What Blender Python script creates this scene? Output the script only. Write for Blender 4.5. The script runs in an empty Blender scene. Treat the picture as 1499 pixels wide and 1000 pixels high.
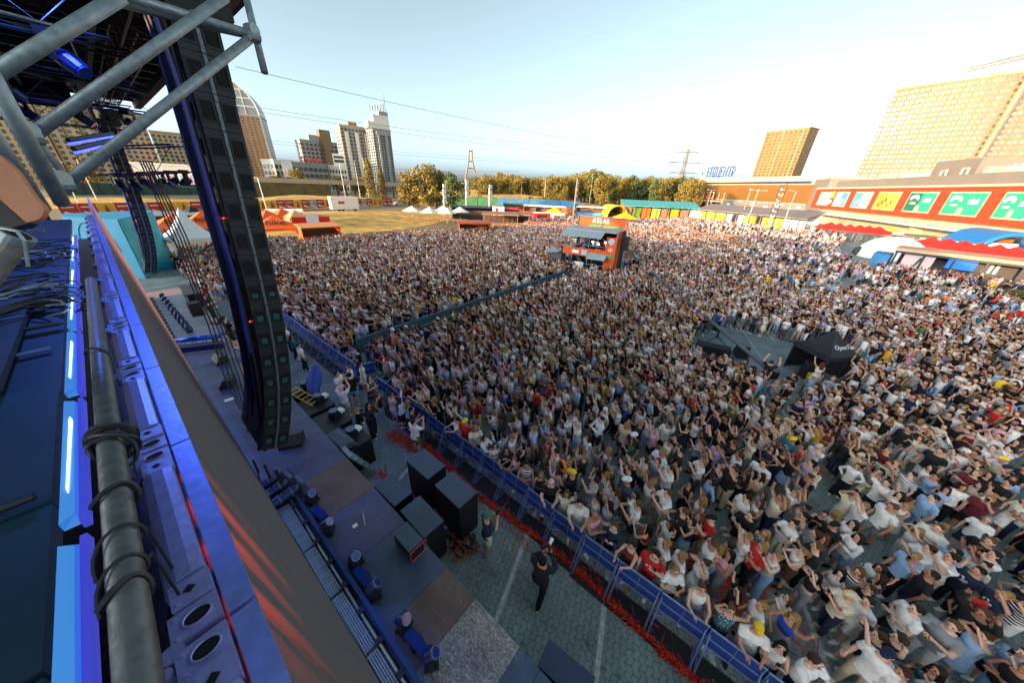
import bpy, math, random
import numpy as np
from mathutils import Vector, Matrix
rnd = random.Random(7)
SC = bpy.context.scene
COL = SC.collection
R = math.radians
# ------------------------------------------------------------------ camera geometry
CAMH = 10.0
F_PX, CX, CY = 454.0, 750.0, 500.0
_roll, _p, _hd = math.atan(.0417), math.atan(227.6/454.0), R(51.5)
_fh = Vector((math.sin(_hd), math.cos(_hd), 0)); _rh = Vector((math.cos(_hd), -math.sin(_hd), 0)); _up = Vector((0, 0, 1))
C_F = _fh*math.cos(_p) - _up*math.sin(_p)
_u0 = _fh*math.sin(_p) + _up*math.cos(_p)
C_R = _rh*math.cos(_roll) + _u0*math.sin(_roll)
C_U = _u0*math.cos(_roll) - _rh*math.sin(_roll)
CAM = Vector((0, 0, CAMH))
def ray(x, y): return C_F*F_PX + C_R*(x-CX) - C_U*(y-CY)
def gd(x, y, z=0.0):                       # point of the surveyed photo on the horizontal plane z
    d = ray(x, y); return CAM + d*((z-CAMH)/d.z)
def at(x, y, D):                           # point at horizontal distance D
    d = ray(x, y); return CAM + d*(D/math.hypot(d.x, d.y))
def ax(x, y, depth):                       # point at depth along the viewing axis
    return CAM + ray(x, y)*(depth/F_PX)
def px(P):
    d = Vector(P)-CAM; k = d.dot(C_F)
    if k < .05: return None
    return CX + F_PX*d.dot(C_R)/k, CY - F_PX*d.dot(C_U)/k, k
cam = bpy.data.objects.new('camera', bpy.data.cameras.new('camera')); COL.objects.link(cam)
M = Matrix((C_R, C_U, -C_F)).transposed().to_4x4(); M.translation = CAM
cam.matrix_world = M
cam.data.sensor_width = 36; cam.data.lens = F_PX/1499*36
cam.data.clip_start = .03; cam.data.clip_end = 6000
SC.camera = cam
# ------------------------------------------------------------------ helpers
def lin(h):
    h = h.lstrip('#'); v = [int(h[i:i+2], 16)/255 for i in (0, 2, 4)]
    return tuple(c/12.92 if c <= .04045 else ((c+.055)/1.055)**2.4 for c in v)
MATS = {}
def mat(name, col, rough=.65, metal=0., var=.18, scale=6., bump=0., emit=None, estr=0., spec=None, coord='Object', alpha=None):
    if name in MATS: return MATS[name]
    if isinstance(col, str): col = lin(col)
    m = bpy.data.materials.new(name); m.use_nodes = True; nt = m.node_tree; N = nt.nodes; L = nt.links
    b = N['Principled BSDF']; b.inputs['Roughness'].default_value = rough; b.inputs['Metallic'].default_value = metal
    if spec is not None: b.inputs['Specular IOR Level'].default_value = spec
    tc = N.new('ShaderNodeTexCoord'); nz = N.new('ShaderNodeTexNoise'); nz.inputs['Scale'].default_value = scale; nz.inputs['Detail'].default_value = 6
    L.new(tc.outputs[coord], nz.inputs['Vector'])
    mp = N.new('ShaderNodeMapRange'); mp.inputs[1].default_value = .3; mp.inputs[2].default_value = .7
    mp.inputs[3].default_value = 1-var; mp.inputs[4].default_value = 1+var; L.new(nz.outputs[0], mp.inputs[0])
    mx = N.new('ShaderNodeVectorMath'); mx.operation = 'SCALE'; mx.inputs[0].default_value = col[:3]
    L.new(mp.outputs[0], mx.inputs['Scale']); L.new(mx.outputs[0], b.inputs['Base Color'])
    if bump:
        bp = N.new('ShaderNodeBump'); bp.inputs['Strength'].default_value = bump; bp.inputs['Distance'].default_value = .02
        L.new(nz.outputs[0], bp.inputs['Height']); L.new(bp.outputs[0], b.inputs['Normal'])
    if emit:
        b.inputs['Emission Color'].default_value = (*(lin(emit) if isinstance(emit, str) else emit), 1); b.inputs['Emission Strength'].default_value = estr
    if alpha: b.inputs['Transmission Weight'].default_value = alpha
    MATS[name] = m; return m
def tag(o, label=None, cat=None, group=None, kind=None):
    if label: o['label'] = label
    if cat: o['category'] = cat
    if group: o['group'] = group
    if kind: o['kind'] = kind
    return o
def thing(name, label, cat, loc=(0, 0, 0), rz=0., group=None):
    o = bpy.data.objects.new(name, None); COL.objects.link(o); o.location = loc; o.rotation_euler = (0, 0, rz)
    o.empty_display_size = .2
    return tag(o, label, cat, group)
def kids(o): return [c for c in bpy.data.objects if c.parent is o]
class MB:
    def __init__(s): s.v = []; s.f = []; s.m = []; s.cur = 0
    def mi(s, i): s.cur = i; return s
    def face(s, idx): s.f.append(tuple(idx)); s.m.append(s.cur)
    def verts(s, vs):
        k = len(s.v); s.v += [tuple(v) for v in vs]; return k
    def poly(s, vs):
        k = s.verts(vs); s.face(range(k, k+len(vs))); return s
    def hexa(s, b, t):           # 4 bottom, 4 top points
        k = s.verts(list(b)+list(t))
        for q in ((3, 2, 1, 0), (4, 5, 6, 7), (0, 1, 5, 4), (1, 2, 6, 5), (2, 3, 7, 6), (3, 0, 4, 7)): s.face([k+i for i in q])
        return s
    def box(s, x0, x1, y0, y1, z0, z1):
        return s.hexa([(x0, y0, z0), (x1, y0, z0), (x1, y1, z0), (x0, y1, z0)], [(x0, y0, z1), (x1, y0, z1), (x1, y1, z1), (x0, y1, z1)])
    def obox(s, c, sx, sy, sz, rot=None):   # centred box with optional 3x3 rotation
        c = Vector(c); pts = []
        for z in (-sz/2, sz/2):
            for x, y in ((-sx/2, -sy/2), (sx/2, -sy/2), (sx/2, sy/2), (-sx/2, sy/2)):
                p = Vector((x, y, z)); p = rot @ p if rot else p; pts.append(c+p)
        return s.hexa(pts[:4], pts[4:])
    def loft(s, rings, cap=True):
        n = len(rings[0]); ks = [s.verts(r) for r in rings]
        for a, b in zip(ks, ks[1:]):
            for i in range(n): s.face((a+i, a+(i+1) % n, b+(i+1) % n, b+i))
        if cap: s.face([ks[0]+i for i in range(n-1, -1, -1)]); s.face([ks[-1]+i for i in range(n)])
        return s
    def tube(s, pts, r, n=8, cap=True):
        pts = [Vector(p) for p in pts]; rs = r if isinstance(r, (list, tuple)) else [r]*len(pts); rings = []
        prev = None
        for i, p in enumerate(pts):
            d = (pts[min(i+1, len(pts)-1)] - pts[max(i-1, 0)])
            d = d.normalized() if d.length > 1e-9 else Vector((0, 0, 1))
            ref = prev if prev is not None else (Vector((1, 0, 0)) if abs(d.x) < .8 else Vector((0, 1, 0)))
            v = d.cross(ref)
            if v.length < 1e-5: v = d.cross(Vector((0, 1, .3)))
            v.normalize(); u = v.cross(d).normalized(); prev = u
            rings.append([p + u*rs[i]*math.cos(2*math.pi*k/n) + v*rs[i]*math.sin(2*math.pi*k/n) for k in range(n)])
        return s.loft(rings, cap)
    def cyl(s, c, r, h, n=16, axis='z', r2=None):
        c = Vector(c); a = {'x': Vector((1, 0, 0)), 'y': Vector((0, 1, 0)), 'z': Vector((0, 0, 1))}[axis] if isinstance(axis, str) else Vector(axis).normalized()
        return s.tube([c, c+a*h], [r, r if r2 is None else r2], n)
    def ell(s, c, rx, ry, rz, n=12, m=8, z0=-1., z1=1., rot=None):
        c = Vector(c); rings = []
        for j in range(m+1):
            t = -1 + 2*j/m; a = math.asin(max(-1, min(1, z0+(z1-z0)*(t+1)/2))); k = max(math.cos(a), .02)
            ring = []
            for i in range(n):
                q = Vector((rx*k*math.cos(2*math.pi*i/n), ry*k*math.sin(2*math.pi*i/n), rz*math.sin(a)))
                ring.append(c + (rot @ q if rot else q))
            rings.append(ring)
        return s.loft(rings)
    def build(s, name, mats, parent=None, smooth=False, label=None):
        me = bpy.data.meshes.new(name); me.from_pydata(s.v, [], s.f)
        for m in (mats if isinstance(mats, (list, tuple)) else [mats]): me.materials.append(m)
        if any(s.m): me.polygons.foreach_set('material_index', s.m)
        if smooth: me.polygons.foreach_set('use_smooth', [True]*len(s.f))
        me.update()
        o = bpy.data.objects.new(name, me); COL.objects.link(o)
        if parent is not None: o.parent = parent
        if label: o['label'] = label
        return o
def part(name, me, parent, m=None, color=None):
    o = bpy.data.objects.new(name, me); COL.objects.link(o); o.parent = parent
    if color: o.color = (*color, 1)
    return o
CHILD = {}
def dup(root, loc, rz=0., label=None, group=None, scale=None, parent=None):
    r = root.copy(); COL.objects.link(r); r.location = loc; r.rotation_euler = (0, 0, rz)
    if parent is not None: r.parent = parent
    if scale: r.scale = scale if isinstance(scale, (tuple, list)) else (scale,)*3
    if label: r['label'] = label
    if group: r['group'] = group
    for c in kids(root):
        d = c.copy(); COL.objects.link(d); d.parent = r
        for e in kids(c):
            f = e.copy(); COL.objects.link(f); f.parent = d
    return r
def text(name, body, size, parent, loc, rot, m, extrude=.01, align='CENTER', sx=1., bold=0.):
    cu = bpy.data.curves.new(name, 'FONT'); cu.body = body; cu.size = size; cu.align_x = align; cu.align_y = 'CENTER'; cu.extrude = extrude; cu.offset = bold
    cu.materials.append(m); o = bpy.data.objects.new(name, cu); COL.objects.link(o)
    bpy.context.view_layer.update(); me = bpy.data.meshes.new_from_object(o.evaluated_get(bpy.context.evaluated_depsgraph_get())); bpy.data.objects.remove(o); me.name = name
    o = bpy.data.objects.new(name, me); COL.objects.link(o)
    o.location = loc; o.rotation_euler = rot; o.scale = (sx, 1, 1)
    if parent is not None: o.parent = parent
    return o
def struct(o): o['kind'] = 'structure'; return o
# ------------------------------------------------------------------ sky, sun, exposure
SUN_EL = R(7.5); SUN_AZ = math.atan2(-.96, .28)
sdir = Vector((math.sin(SUN_AZ)*math.cos(SUN_EL), math.cos(SUN_AZ)*math.cos(SUN_EL), math.sin(SUN_EL)))
w = bpy.data.worlds.new('World'); SC.world = w; w.use_nodes = True
nt = w.node_tree; sky = nt.nodes.new('ShaderNodeTexSky'); sky.sky_type = 'NISHITA'; sky.sun_disc = False
sky.sun_elevation = R(SKY_EL) if (SKY_EL := 7.5) else 0; sky.sun_rotation = SUN_AZ; sky.air_density = .3; sky.dust_density = 8.0; sky.altitude = 1200; sky.ozone_density = 1.6
bg = nt.nodes['Background']; bg.inputs['Strength'].default_value = .15
hsv = nt.nodes.new('ShaderNodeHueSaturation'); hsv.inputs['Hue'].default_value = .445; hsv.inputs['Saturation'].default_value = .52; nt.links.new(sky.outputs[0], hsv.inputs['Color']); nt.links.new(hsv.outputs[0], bg.inputs[0])
sl = bpy.data.lights.new('sun', 'SUN'); sl.energy = 2.0; sl.angle = R(.6); sl.color = (1., .62, .31)
so = bpy.data.objects.new('sun', sl); COL.objects.link(so); so.rotation_euler = sdir.to_track_quat('Z', 'Y').to_euler(); so.location = (-60, 20, 60)
SC.view_settings.view_transform = 'Standard'; SC.view_settings.look = 'None'; SC.view_settings.exposure = 2.2; SC.view_settings.gamma = 1
SC.cycles.max_bounces = 6; SC.cycles.diffuse_bounces = 3; SC.cycles.use_denoising = True
# ------------------------------------------------------------------ common materials
steel = mat('galvanised_steel', '#8d9a9c', .45, .6, .15, 30, .05)
dark_steel = mat('dark_steel', '#2a2f33', .5, .4, .2, 20)
black = mat('black_plastic', '#121417', .5, 0, .25, 12)
blackfab = mat('black_fabric', '#0e1013', .9, 0, .3, 8, .1)
whitep = mat('white_fabric', '#e8e6e0', .8, 0, .06, 2)
orange = mat('orange_fabric', '#f0641a', .8, 0, .1, 2)
red_c = mat('red_canvas', '#d3261a', .75, 0, .12, 2)
grey_c = mat('grey_canvas', '#7d8a8e', .8, 0, .1, 3)
wood = mat('plywood', '#8a6b50', .75, 0, .2, 5)
glassd = mat('window_glass', '#4a5660', .12, 0, .25, 3, spec=.8)
yellow = mat('yellow_plastic', '#e9b51c', .6, 0, .1, 4)
conc = mat('concrete', '#a39a8c', .85, 0, .12, 2, .1)
# ------------------------------------------------------------------ the ground
def uv_mat(name, build):
    m = bpy.data.materials.new(name); m.use_nodes = True; build(m.node_tree); MATS[name] = m; return m
def pavers(nt):
    N, L = nt.nodes, nt.links; b = N['Principled BSDF']; b.inputs['Roughness'].default_value = .8
    tc = N.new('ShaderNodeTexCoord'); mp = N.new('ShaderNodeMapping'); mp.inputs['Rotation'].default_value = (0, 0, R(-17.8))
    L.new(tc.outputs['Object'], mp.inputs['Vector'])
    wv = N.new('ShaderNodeTexWave'); wv.wave_type = 'BANDS'; wv.bands_direction = 'X'; wv.wave_profile = 'TRI'; wv.inputs['Scale'].default_value = 1.55; wv.inputs['Distortion'].default_value = 0
    L.new(mp.outputs[0], wv.inputs['Vector'])
    sep = N.new('ShaderNodeSeparateXYZ'); L.new(mp.outputs[0], sep.inputs[0])
    md = N.new('ShaderNodeMath'); md.operation = 'MULTIPLY_ADD'; md.inputs[1].default_value = .07; L.new(wv.outputs[0], md.inputs[0]); L.new(sep.outputs['Y'], md.inputs[2])
    cb = N.new('ShaderNodeCombineXYZ'); L.new(sep.outputs['X'], cb.inputs[0]); L.new(md.outputs[0], cb.inputs[1])
    br = N.new('ShaderNodeTexBrick'); br.inputs['Scale'].default_value = 1.; br.inputs['Brick Width'].default_value = .3; br.inputs['Row Height'].default_value = .15
    br.inputs['Mortar Size'].default_value = .009; br.inputs['Mortar Smooth'].default_value = .3; br.inputs['Color1'].default_value = (.21, .27, .265, 1); br.inputs['Color2'].default_value = (.26, .32, .31, 1); br.inputs['Mortar'].default_value = (.07, .09, .09, 1)
    L.new(cb.outputs[0], br.inputs['Vector'])
    nz = N.new('ShaderNodeTexNoise'); nz.inputs['Scale'].default_value = .7; nz.inputs['Detail'].default_value = 8; L.new(tc.outputs['Object'], nz.inputs['Vector'])
    mr = N.new('ShaderNodeMapRange'); mr.inputs[1].default_value = .3; mr.inputs[2].default_value = .7; mr.inputs[3].default_value = .72; mr.inputs[4].default_value = 1.18; L.new(nz.outputs[0], mr.inputs[0])
    n5 = N.new('ShaderNodeTexNoise'); n5.inputs['Scale'].default_value = 3.1; n5.inputs['Detail'].default_value = 3; n5.inputs['Distortion'].default_value = .8; L.new(tc.outputs['Object'], n5.inputs['Vector']); m5 = N.new('ShaderNodeMapRange'); m5.inputs[1].default_value = .6; m5.inputs[2].default_value = .72; m5.inputs[3].default_value = 1.; m5.inputs[4].default_value = .62; L.new(n5.outputs[0], m5.inputs[0]); mm5 = N.new('ShaderNodeMath'); mm5.operation = 'MULTIPLY'; L.new(mr.outputs[0], mm5.inputs[0]); L.new(m5.outputs[0], mm5.inputs[1]); mr = mm5
    sc = N.new('ShaderNodeVectorMath'); sc.operation = 'SCALE'; L.new(br.outputs['Color'], sc.inputs[0]); L.new(mr.outputs[0], sc.inputs['Scale'])
    L.new(sc.outputs[0], b.inputs['Base Color'])
    bp = N.new('ShaderNodeBump'); bp.inputs['Strength'].default_value = .6; bp.inputs['Distance'].default_value = .01; bp.invert = True
    L.new(br.outputs['Fac'], bp.inputs['Height']); L.new(bp.outputs[0], b.inputs['Normal'])
paver_m = uv_mat('pavers', pavers)
grass_m = mat('dry_grass', (.58, .33, .07), .95, 0, .45, .35, .4)
grass_far = mat('far_ground', (.22, .16, .06), .95, 0, .4, .02)
struct(MB().poly([(-2500, -2500, 0), (2500, -2500, 0), (2500, 2500, 0), (-2500, 2500, 0)]).build('ground', grass_far))
lot = [gd(*p) for p in [(455, 352), (500, 347), (600, 343), (690, 337), (715, 318), (760, 311), (900, 309), (1040, 311)]]
mdir = Vector((math.sin(R(72.2)), math.cos(R(72.2)), 0)); ndir = Vector((-mdir.y, mdir.x, 0))
lot_pts = [(-40, -90), (240, -150), (260, 20)] + [(p.x, p.y) for p in lot[::-1]] + [(14, 72), (-40, 72)]
struct(MB().poly([(x, y, .004) for x, y in lot_pts]).build('parking_lot', paver_m))
line_m = mat('white_line', '#b9bdb8', .8, 0, .35, 9)
ml = MB()
o0 = Vector((5.22, .55, 0))
for k in range(-24, 26):
    for row in range(0, 9):
        base = o0 + ndir*2.55*k + mdir*(row*10.9 - 2.35)
        a, b_ = base, base + mdir*5.0
        if a.x < 2.6 and b_.x < 2.6: continue
        wd = ndir*.06
        z = Vector((0, 0, .008))
        ml.poly([a-wd+z, b_-wd+z, b_+wd+z, a+wd+z])
        if row == 0 or k % 2 == 0: ml.poly([a-ndir*.35-mdir*.12+z, a-ndir*.35+z-mdir*.01, a+ndir*.35+z-mdir*.01, a+ndir*.35-mdir*.12+z])
struct(ml.build('parking_lines', line_m))
# grass field with low mounds
def field(name, x0, x1, y0, y1, nx, ny, hf, m, skip=None):
    mb = MB(); k = mb.verts([(x0+(x1-x0)*i/nx, y0+(y1-y0)*j/ny, hf(x0+(x1-x0)*i/nx, y0+(y1-y0)*j/ny)) for j in range(ny+1) for i in range(nx+1)])
    for j in range(ny):
        for i in range(nx):
            a = k+j*(nx+1)+i; mb.face((a, a+1, a+nx+2, a+nx+1))
    return struct(mb.build(name, m, smooth=True))
def hmound(x, y):
    h = -.05
    for cx, cy, rx, ry, hh in ((36, 84, 14, 9, 1.1), (46, 100, 18, 12, 1.3), (28, 98, 14, 12, 1.0), (60, 92, 12, 8, .6)):
        h += hh*math.exp(-((x-cx)/rx)**2-((y-cy)/ry)**2)
    return h
field('grass_field', 12, 80, 66, 122, 60, 50, hmound, grass_m)
# ------------------------------------------------------------------ concert stage
SZ = 1.6
stage = thing('concert_stage', 'long dark concert stage deck with scuffed plywood panels between screen wall and pit', 'stage', (0, 0, 0))
def deckmat(name, col, scr):
    def b(nt):
        N, L = nt.nodes, nt.links; p = N['Principled BSDF']; p.inputs['Roughness'].default_value = .42
        tc = N.new('ShaderNodeTexCoord'); mp = N.new('ShaderNodeMapping'); mp.inputs['Scale'].default_value = (1, .22, 1); mp.inputs['Rotation'].default_value = (0, 0, .6); L.new(tc.outputs['Object'], mp.inputs['Vector'])
        n1 = N.new('ShaderNodeTexNoise'); n1.inputs['Scale'].default_value = 42; n1.inputs['Detail'].default_value = 12; n1.inputs['Distortion'].default_value = 2.0; L.new(mp.outputs[0], n1.inputs['Vector'])
        n2 = N.new('ShaderNodeTexNoise'); n2.inputs['Scale'].default_value = 1.4; n2.inputs['Detail'].default_value = 4; L.new(tc.outputs['Object'], n2.inputs['Vector'])
        vo = N.new('ShaderNodeTexNoise'); vo.inputs['Scale'].default_value = 2.2; vo.inputs['Detail'].default_value = 2; vo.inputs['Distortion'].default_value = 2.5; L.new(mp.outputs[0], vo.inputs['Vector']); vs = N.new('ShaderNodeMath'); vs.operation = 'SUBTRACT'; vs.inputs[1].default_value = .5; L.new(vo.outputs[0], vs.inputs[0]); va = N.new('ShaderNodeMath'); va.operation = 'ABSOLUTE'; L.new(vs.outputs[0], va.inputs[0])
        cr = N.new('ShaderNodeMapRange'); cr.inputs[1].default_value = .0; cr.inputs[2].default_value = .006; cr.inputs[3].default_value = .5; cr.inputs[4].default_value = 0; L.new(va.outputs[0], cr.inputs[0])
        a = N.new('ShaderNodeMapRange'); a.inputs[1].default_value = scr; a.inputs[2].default_value = scr+.14; L.new(n1.outputs[0], a.inputs[0])
        mul = N.new('ShaderNodeMath'); mul.operation = 'MULTIPLY'; L.new(cr.outputs[0], mul.inputs[0]); L.new(n2.outputs[0], mul.inputs[1])
        mxx = N.new('ShaderNodeMath'); mxx.operation = 'MAXIMUM'; L.new(a.outputs[0], mxx.inputs[0]); L.new(mul.outputs[0], mxx.inputs[1])
        mix = N.new('ShaderNodeMix'); mix.data_type = 'RGBA'; c = lin(col); mix.inputs['A'].default_value = (*c, 1); mix.inputs['B'].default_value = (*[min(1, .22+x*1.5) for x in c], 1)
        L.new(mxx.outputs[0], mix.inputs['Factor'])
        m2 = N.new('ShaderNodeMapRange'); m2.inputs[1].default_value = .3; m2.inputs[2].default_value = .7; m2.inputs[3].default_value = .75; m2.inputs[4].default_value = 1.25; L.new(n2.outputs[0], m2.inputs[0])
        sc = N.new('ShaderNodeVectorMath'); sc.operation = 'SCALE'; L.new(mix.outputs['Result'], sc.inputs[0]); L.new(m2.outputs[0], sc.inputs['Scale']); L.new(sc.outputs[0], p.inputs['Base Color'])
    return uv_mat(name, b)
d_navy = deckmat('deck_navy', '#474b68', .70); d_brown = deckmat('deck_brown', '#5f4c48', .71); d_pale = deckmat('deck_scraped', '#5d5856', .47); d_grey = deckmat('deck_grey', '#6a6d74', .72); d_slate = deckmat('deck_slate', '#3c4a5e', .71)
seams = [-7, -5, -3, -1, .95, 1.45, 2.75, 3.75, 5.5, 7.15, 8.9, 10.7, 12.5, 14.3, 16.1, 17.9, 19.7, 21.5, 23.3, 25.1, 26.9, 28.7, 30.5, 32.3, 34.2]
dm = [d_navy, d_slate, d_brown, d_slate, d_slate, d_pale, d_brown, d_slate, d_navy, d_brown, d_navy, d_navy, d_slate, d_navy, d_navy, d_slate, d_grey, d_grey, d_grey, d_grey, d_grey, d_grey, d_grey, d_grey]
for i, (a, b_) in enumerate(zip(seams, seams[1:])):
    for x0, x1 in ((-13.5, -6), (-6, .2), (.2, 2.5)):
        mm = dm[i] if x1 > 0 else d_slate
        mb = MB(); mb.box(x0+.004, x1-.004, a+.004, b_-.004, SZ-.08, SZ + (0 if (i % 2) else .003)); mb.build('deck_panel', mm, stage)
mb = MB(); mb.box(2.40, 2.44, -7, 34.2, .02, SZ-.085); mb.build('skirt', blackfab, stage)
mb = MB()
for y in np.arange(-6.5, 34, 2.): 
    for x in (-13, -8, -3, 1.8): mb.tube([(x, y, 0), (x, y, SZ-.09)], .03, 6)
mb.build('leg_frame', steel, stage)
mb = MB()
for z in (.3, .6, .9, 1.2): mb.box(2.72-.25*z/1.2*0, 3.28, 9.05, 9.62, z, z+.04)
ramp = thing('stage_steps', 'short grey aluminium steps at the stage front beside the lighting risers', 'steps', (2.55, 9.0, 0))
mb = MB()
for k in range(5): mb.box(.05+.14*k, .2+.14*k, 0, .62, 1.42-.29*k, 1.45-.29*k)
mb.build('tread', steel, ramp)
mb = MB(); [mb.tube([(.05, y, 1.45), (.75, y, .03)], .02, 6) for y in (0, .62)]; mb.build('stringer', steel, ramp)
mb = MB(); mb.tube([(.1, .66, 1.4), (.1, .66, 2.2), (.75, .66, .9), (.75, .66, .1)], .018, 6); mb.build('handrail', steel, ramp)
# plank at far end
pk = thing('stage_ramp_board', 'pinkish plywood board lying at the far end of the stage', 'board', (.7, 35.2, 0))
MB().box(-.9, 1.6, -.95, 1.2, 1.5, 1.56).build('board', mat('pink_ply', '#c79c8c', .7, 0, .12, 3), pk)
MB().box(-.8, 1.5, -.8, 1.1, .01, 1.5).build('base', black, pk)
# ------------------------------------------------------------------ stage front: grating, cable tray, steel beam
gr_m = mat('grating_metal', '#8f9a98', .5, .4, .15, 40)
for i, (a, b_) in enumerate([(2.2, 3.62), (3.7, 5.1), (5.18, 6.6), (6.68, 8.4)]):
    t = thing('floor_grating', ['grey slotted floor grating at the near end of the light trough', 'second grey slotted floor grating from the frame edge', 'third grey slotted floor grating along the light trough', 'grey slotted floor grating next to the spotlight case'][i], 'grating', (.47, a, SZ+.02), 0, 'floor gratings along the light trough')
    L_ = b_-a
    mb = MB(); [mb.box(-.16+.042*k, -.16+.042*k+.024, .02, L_-.02, .03, .06) for k in range(8)]; mb.build('slat', gr_m, t)
    mb = MB(); [mb.box(-.17, .17, y, y+.03, 0, .028) for y in np.linspace(0, L_-.03, 6)]; mb.build('cross_bar', gr_m, t)
t = thing('steel_beam', 'long dark blue steel beam running beside the row of moving lights', 'beam', (.86, 1.8, SZ+.004))
MB().box(-.045, .045, 0, 6.9, .1, .16).build('flange', mat('blue_beam', '#27436b', .45, .5, .15, 12), t)
MB().box(-.012, .012, 0, 6.9, 0, .097).build('web', mat('blue_beam'), t) if False else MB().box(-.012, .012, 0, 6.9, 0, .097).build('web', MATS['blue_beam'], t)
t = thing('pipe_truss', 'grey pipe with black clamps and cables running between grating and blue beam', 'truss', (.7, 1.8, SZ+.01))
MB().tube([(0, 0, .07), (0, 6.8, .07)], .028, 8).build('pipe', steel, t, True)
for k in range(9):
    mb = MB(); mb.box(-.06, .07, .3+.75*k, .42+.75*k, 0, .12); mb.build('clamp', black, t)
mb = MB()
for k in range(4):
    mb.tube([(.03+.02*math.sin(y*5+k*2)+.012*k, y, .02+.01*k) for y in np.linspace(0, 6.8, 50)], .009, 5)
mb.build('cable', black, t)
# ------------------------------------------------------------------ lights on the stage
blue_l = mat('blue_lens', '#16307a', .15, 0, .1, 6); blueshell = mat('navy_shell', '#1b2450', .35, .2, .2, 10)
lensring = mat('lens_ring', '#5f6b80', .4, .6, .1, 10)
def moving_light(loc, rz, label, group='moving lights along the stage trough'):
    t = thing('moving_light', label, 'stage light', loc, rz, group)
    mb = MB(); mb.box(-.16, .16, -.17, .17, 0, .13); mb.box(-.14, .14, -.15, .15, .13, .16); mb.build('base', black, t)
    mb = MB(); mb.box(-.2, -.15, -.06, .06, .13, .42); mb.box(.15, .2, -.06, .06, .13, .42); mb.box(-.2, .2, -.06, .06, .1, .15); mb.build('yoke', black, t)
    mb = MB(); mb.tube([(0, .16, .30), (0, .05, .38), (0, -.1, .5)], [.1, .145, .135], 14); h = mb.build('head', blueshell, t, False)
    d = Vector((0, -.15, .12)).normalized()
    mb = MB(); p = Vector((0, -.1, .5)); mb.tube([p, p+d*.05], [.14, .14], 16); mb.build('lens_ring', lensring, h)
    mb = MB(); mb.tube([p+d*.052, p+d*.056], [.115, .115], 16); mb.build('lens', blue_l, h)
    return t
ml0 = moving_light((1.1, 8.0, SZ+.004), .4, 'blue headed moving light standing right against the open spotlight case'); ml0.scale = (.8, .8, .8)
for (x, y, a, lb) in ((1.02, 6.75, .9, 'moving light with silver lens ring second along the trough from the case'), (1.12, 5.45, .2, 'moving light pointing up at the middle of the light trough'), (1.08, 4.5, 1.2, 'moving light just beyond the brown plywood panel'), (1.17, 3.5, .5, 'moving light standing on the brown plywood panel'), (1.2, 2.62, .9, 'nearest moving light at the edge of the scraped panel')):
    dup(ml0, (x, y, SZ+.004), a, lb)
def strobe(loc, rz, label):
    t = thing('strobe_light', label, 'stage light', loc, rz, 'strobe lights along the stage trough')
    MB().box(-.1, .1, -.28, .28, .05, .2).build('housing', blueshell, t)
    MB().box(-.075, .075, -.26, .26, .202, .21).build('lens', blue_l, t)
    mb = MB(); mb.box(-.13, -.105, -.05, .05, 0, .15); mb.box(.105, .13, -.05, .05, 0, .15); mb.build('bracket', black, t)
    return t
s0 = strobe((1.06, 7.35, SZ+.004), .1, 'blue strobe bar standing between the two farthest moving lights')
for y, lb in ((4.98, 'blue strobe bar between moving lights in the middle of the trough'), (3.06, 'blue strobe bar between the two nearest moving lights')): dup(s0, (1.06 if y > 4 else 1.17, y, SZ+.004), .05, lb)
# spotlight case with three follow spots
t = thing('spotlight_case', 'open silver edged case holding three dark blue spotlight tubes', 'flight case', (.55, 8.75, SZ+.004), .12)
mb = MB(); mb.box(-.6, .62, -.45, .95, 0, .06); mb.build('base', black, t)
for k in range(3):
    y = -.2+.45*k; x = -.1*k
    c = MB(); c.tube([(x-.55, y, .22), (x-.3, y, .22), (x+.25, y, .22), (x+.42, y, .22)], [.09, .13, .15, .13], 14); s_ = c.build('spotlight', blueshell, t, True)
    c = MB(); [c.cyl((x+q, y, .22), .155, .03, 14, 'x') for q in (-.1, .2)]; c.build('band', lensring, s_)
    c = MB(); X = x+.46
    c.box(X, X+.1, y-.2, y-.17, .02, .45); c.box(X, X+.1, y+.17, y+.2, .02, .45); c.box(X, X+.1, y-.2, y+.2, .45, .48); c.box(X, X+.1, y-.2, y+.2, 0, .02); c.build('case_end', lensring, t)
    c = MB(); c.tube([(x+.05, y, .35), (x+.12, y+.05, .9)], .018, 6); c.obox((x+.12, y+.05, .95), .05, .05, .5); c.build('handle', black, t)
# flight case far
t = thing('light_case', 'shiny blue tube light lying on a silver truss case at the screen edge', 'flight case', (.9, 21.8, SZ+.004), -.5)
mb = MB()
for y in (-.25, .25):
    for z in (.06, .45): mb.tube([(-1.1, y, z), (1.1, y, z)], .025, 6)
for x in np.linspace(-1.1, 1.1, 6): mb.tube([(x, -.25, .06), (x, -.25, .45), (x, .25, .45), (x, .25, .06), (x, -.25, .06)], .018, 6)
mb.build('frame', lensring, t)
MB().tube([(-1., .1, .6), (.9, .1, .62)], .13, 12).build('tube', mat('blue_metal', '#2e62c8', .2, .6, .1, 5), t, True)
MB().obox((.2, -.55, .35), 2., .25, .3).build('lid', blueshell, t)
# row of drum lights far end
for k in range(9):
    o = dup(ml0, (.9+.03*k-.25, 33.4-1.05*k, SZ+.004), 1.4+.2*k, 'far moving light in the dark row along the screen side of the stage', 'far row of moving lights')
mb = MB()
tr = thing('cable_trough', 'dark trough of clamps and cables along the far stage beside the drum lights', 'trough', (.2, 24, SZ+.004))
mb.box(-.35, -.28, 0, 10, 0, .16); mb.box(.05, .12, 0, 10, 0, .16); mb.build('side_rail', lensring, tr)
for k in range(14): MB().box(-.22, .0, .2+.7*k, .6+.7*k, 0, .22).build('clamp', black, tr)
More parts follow.
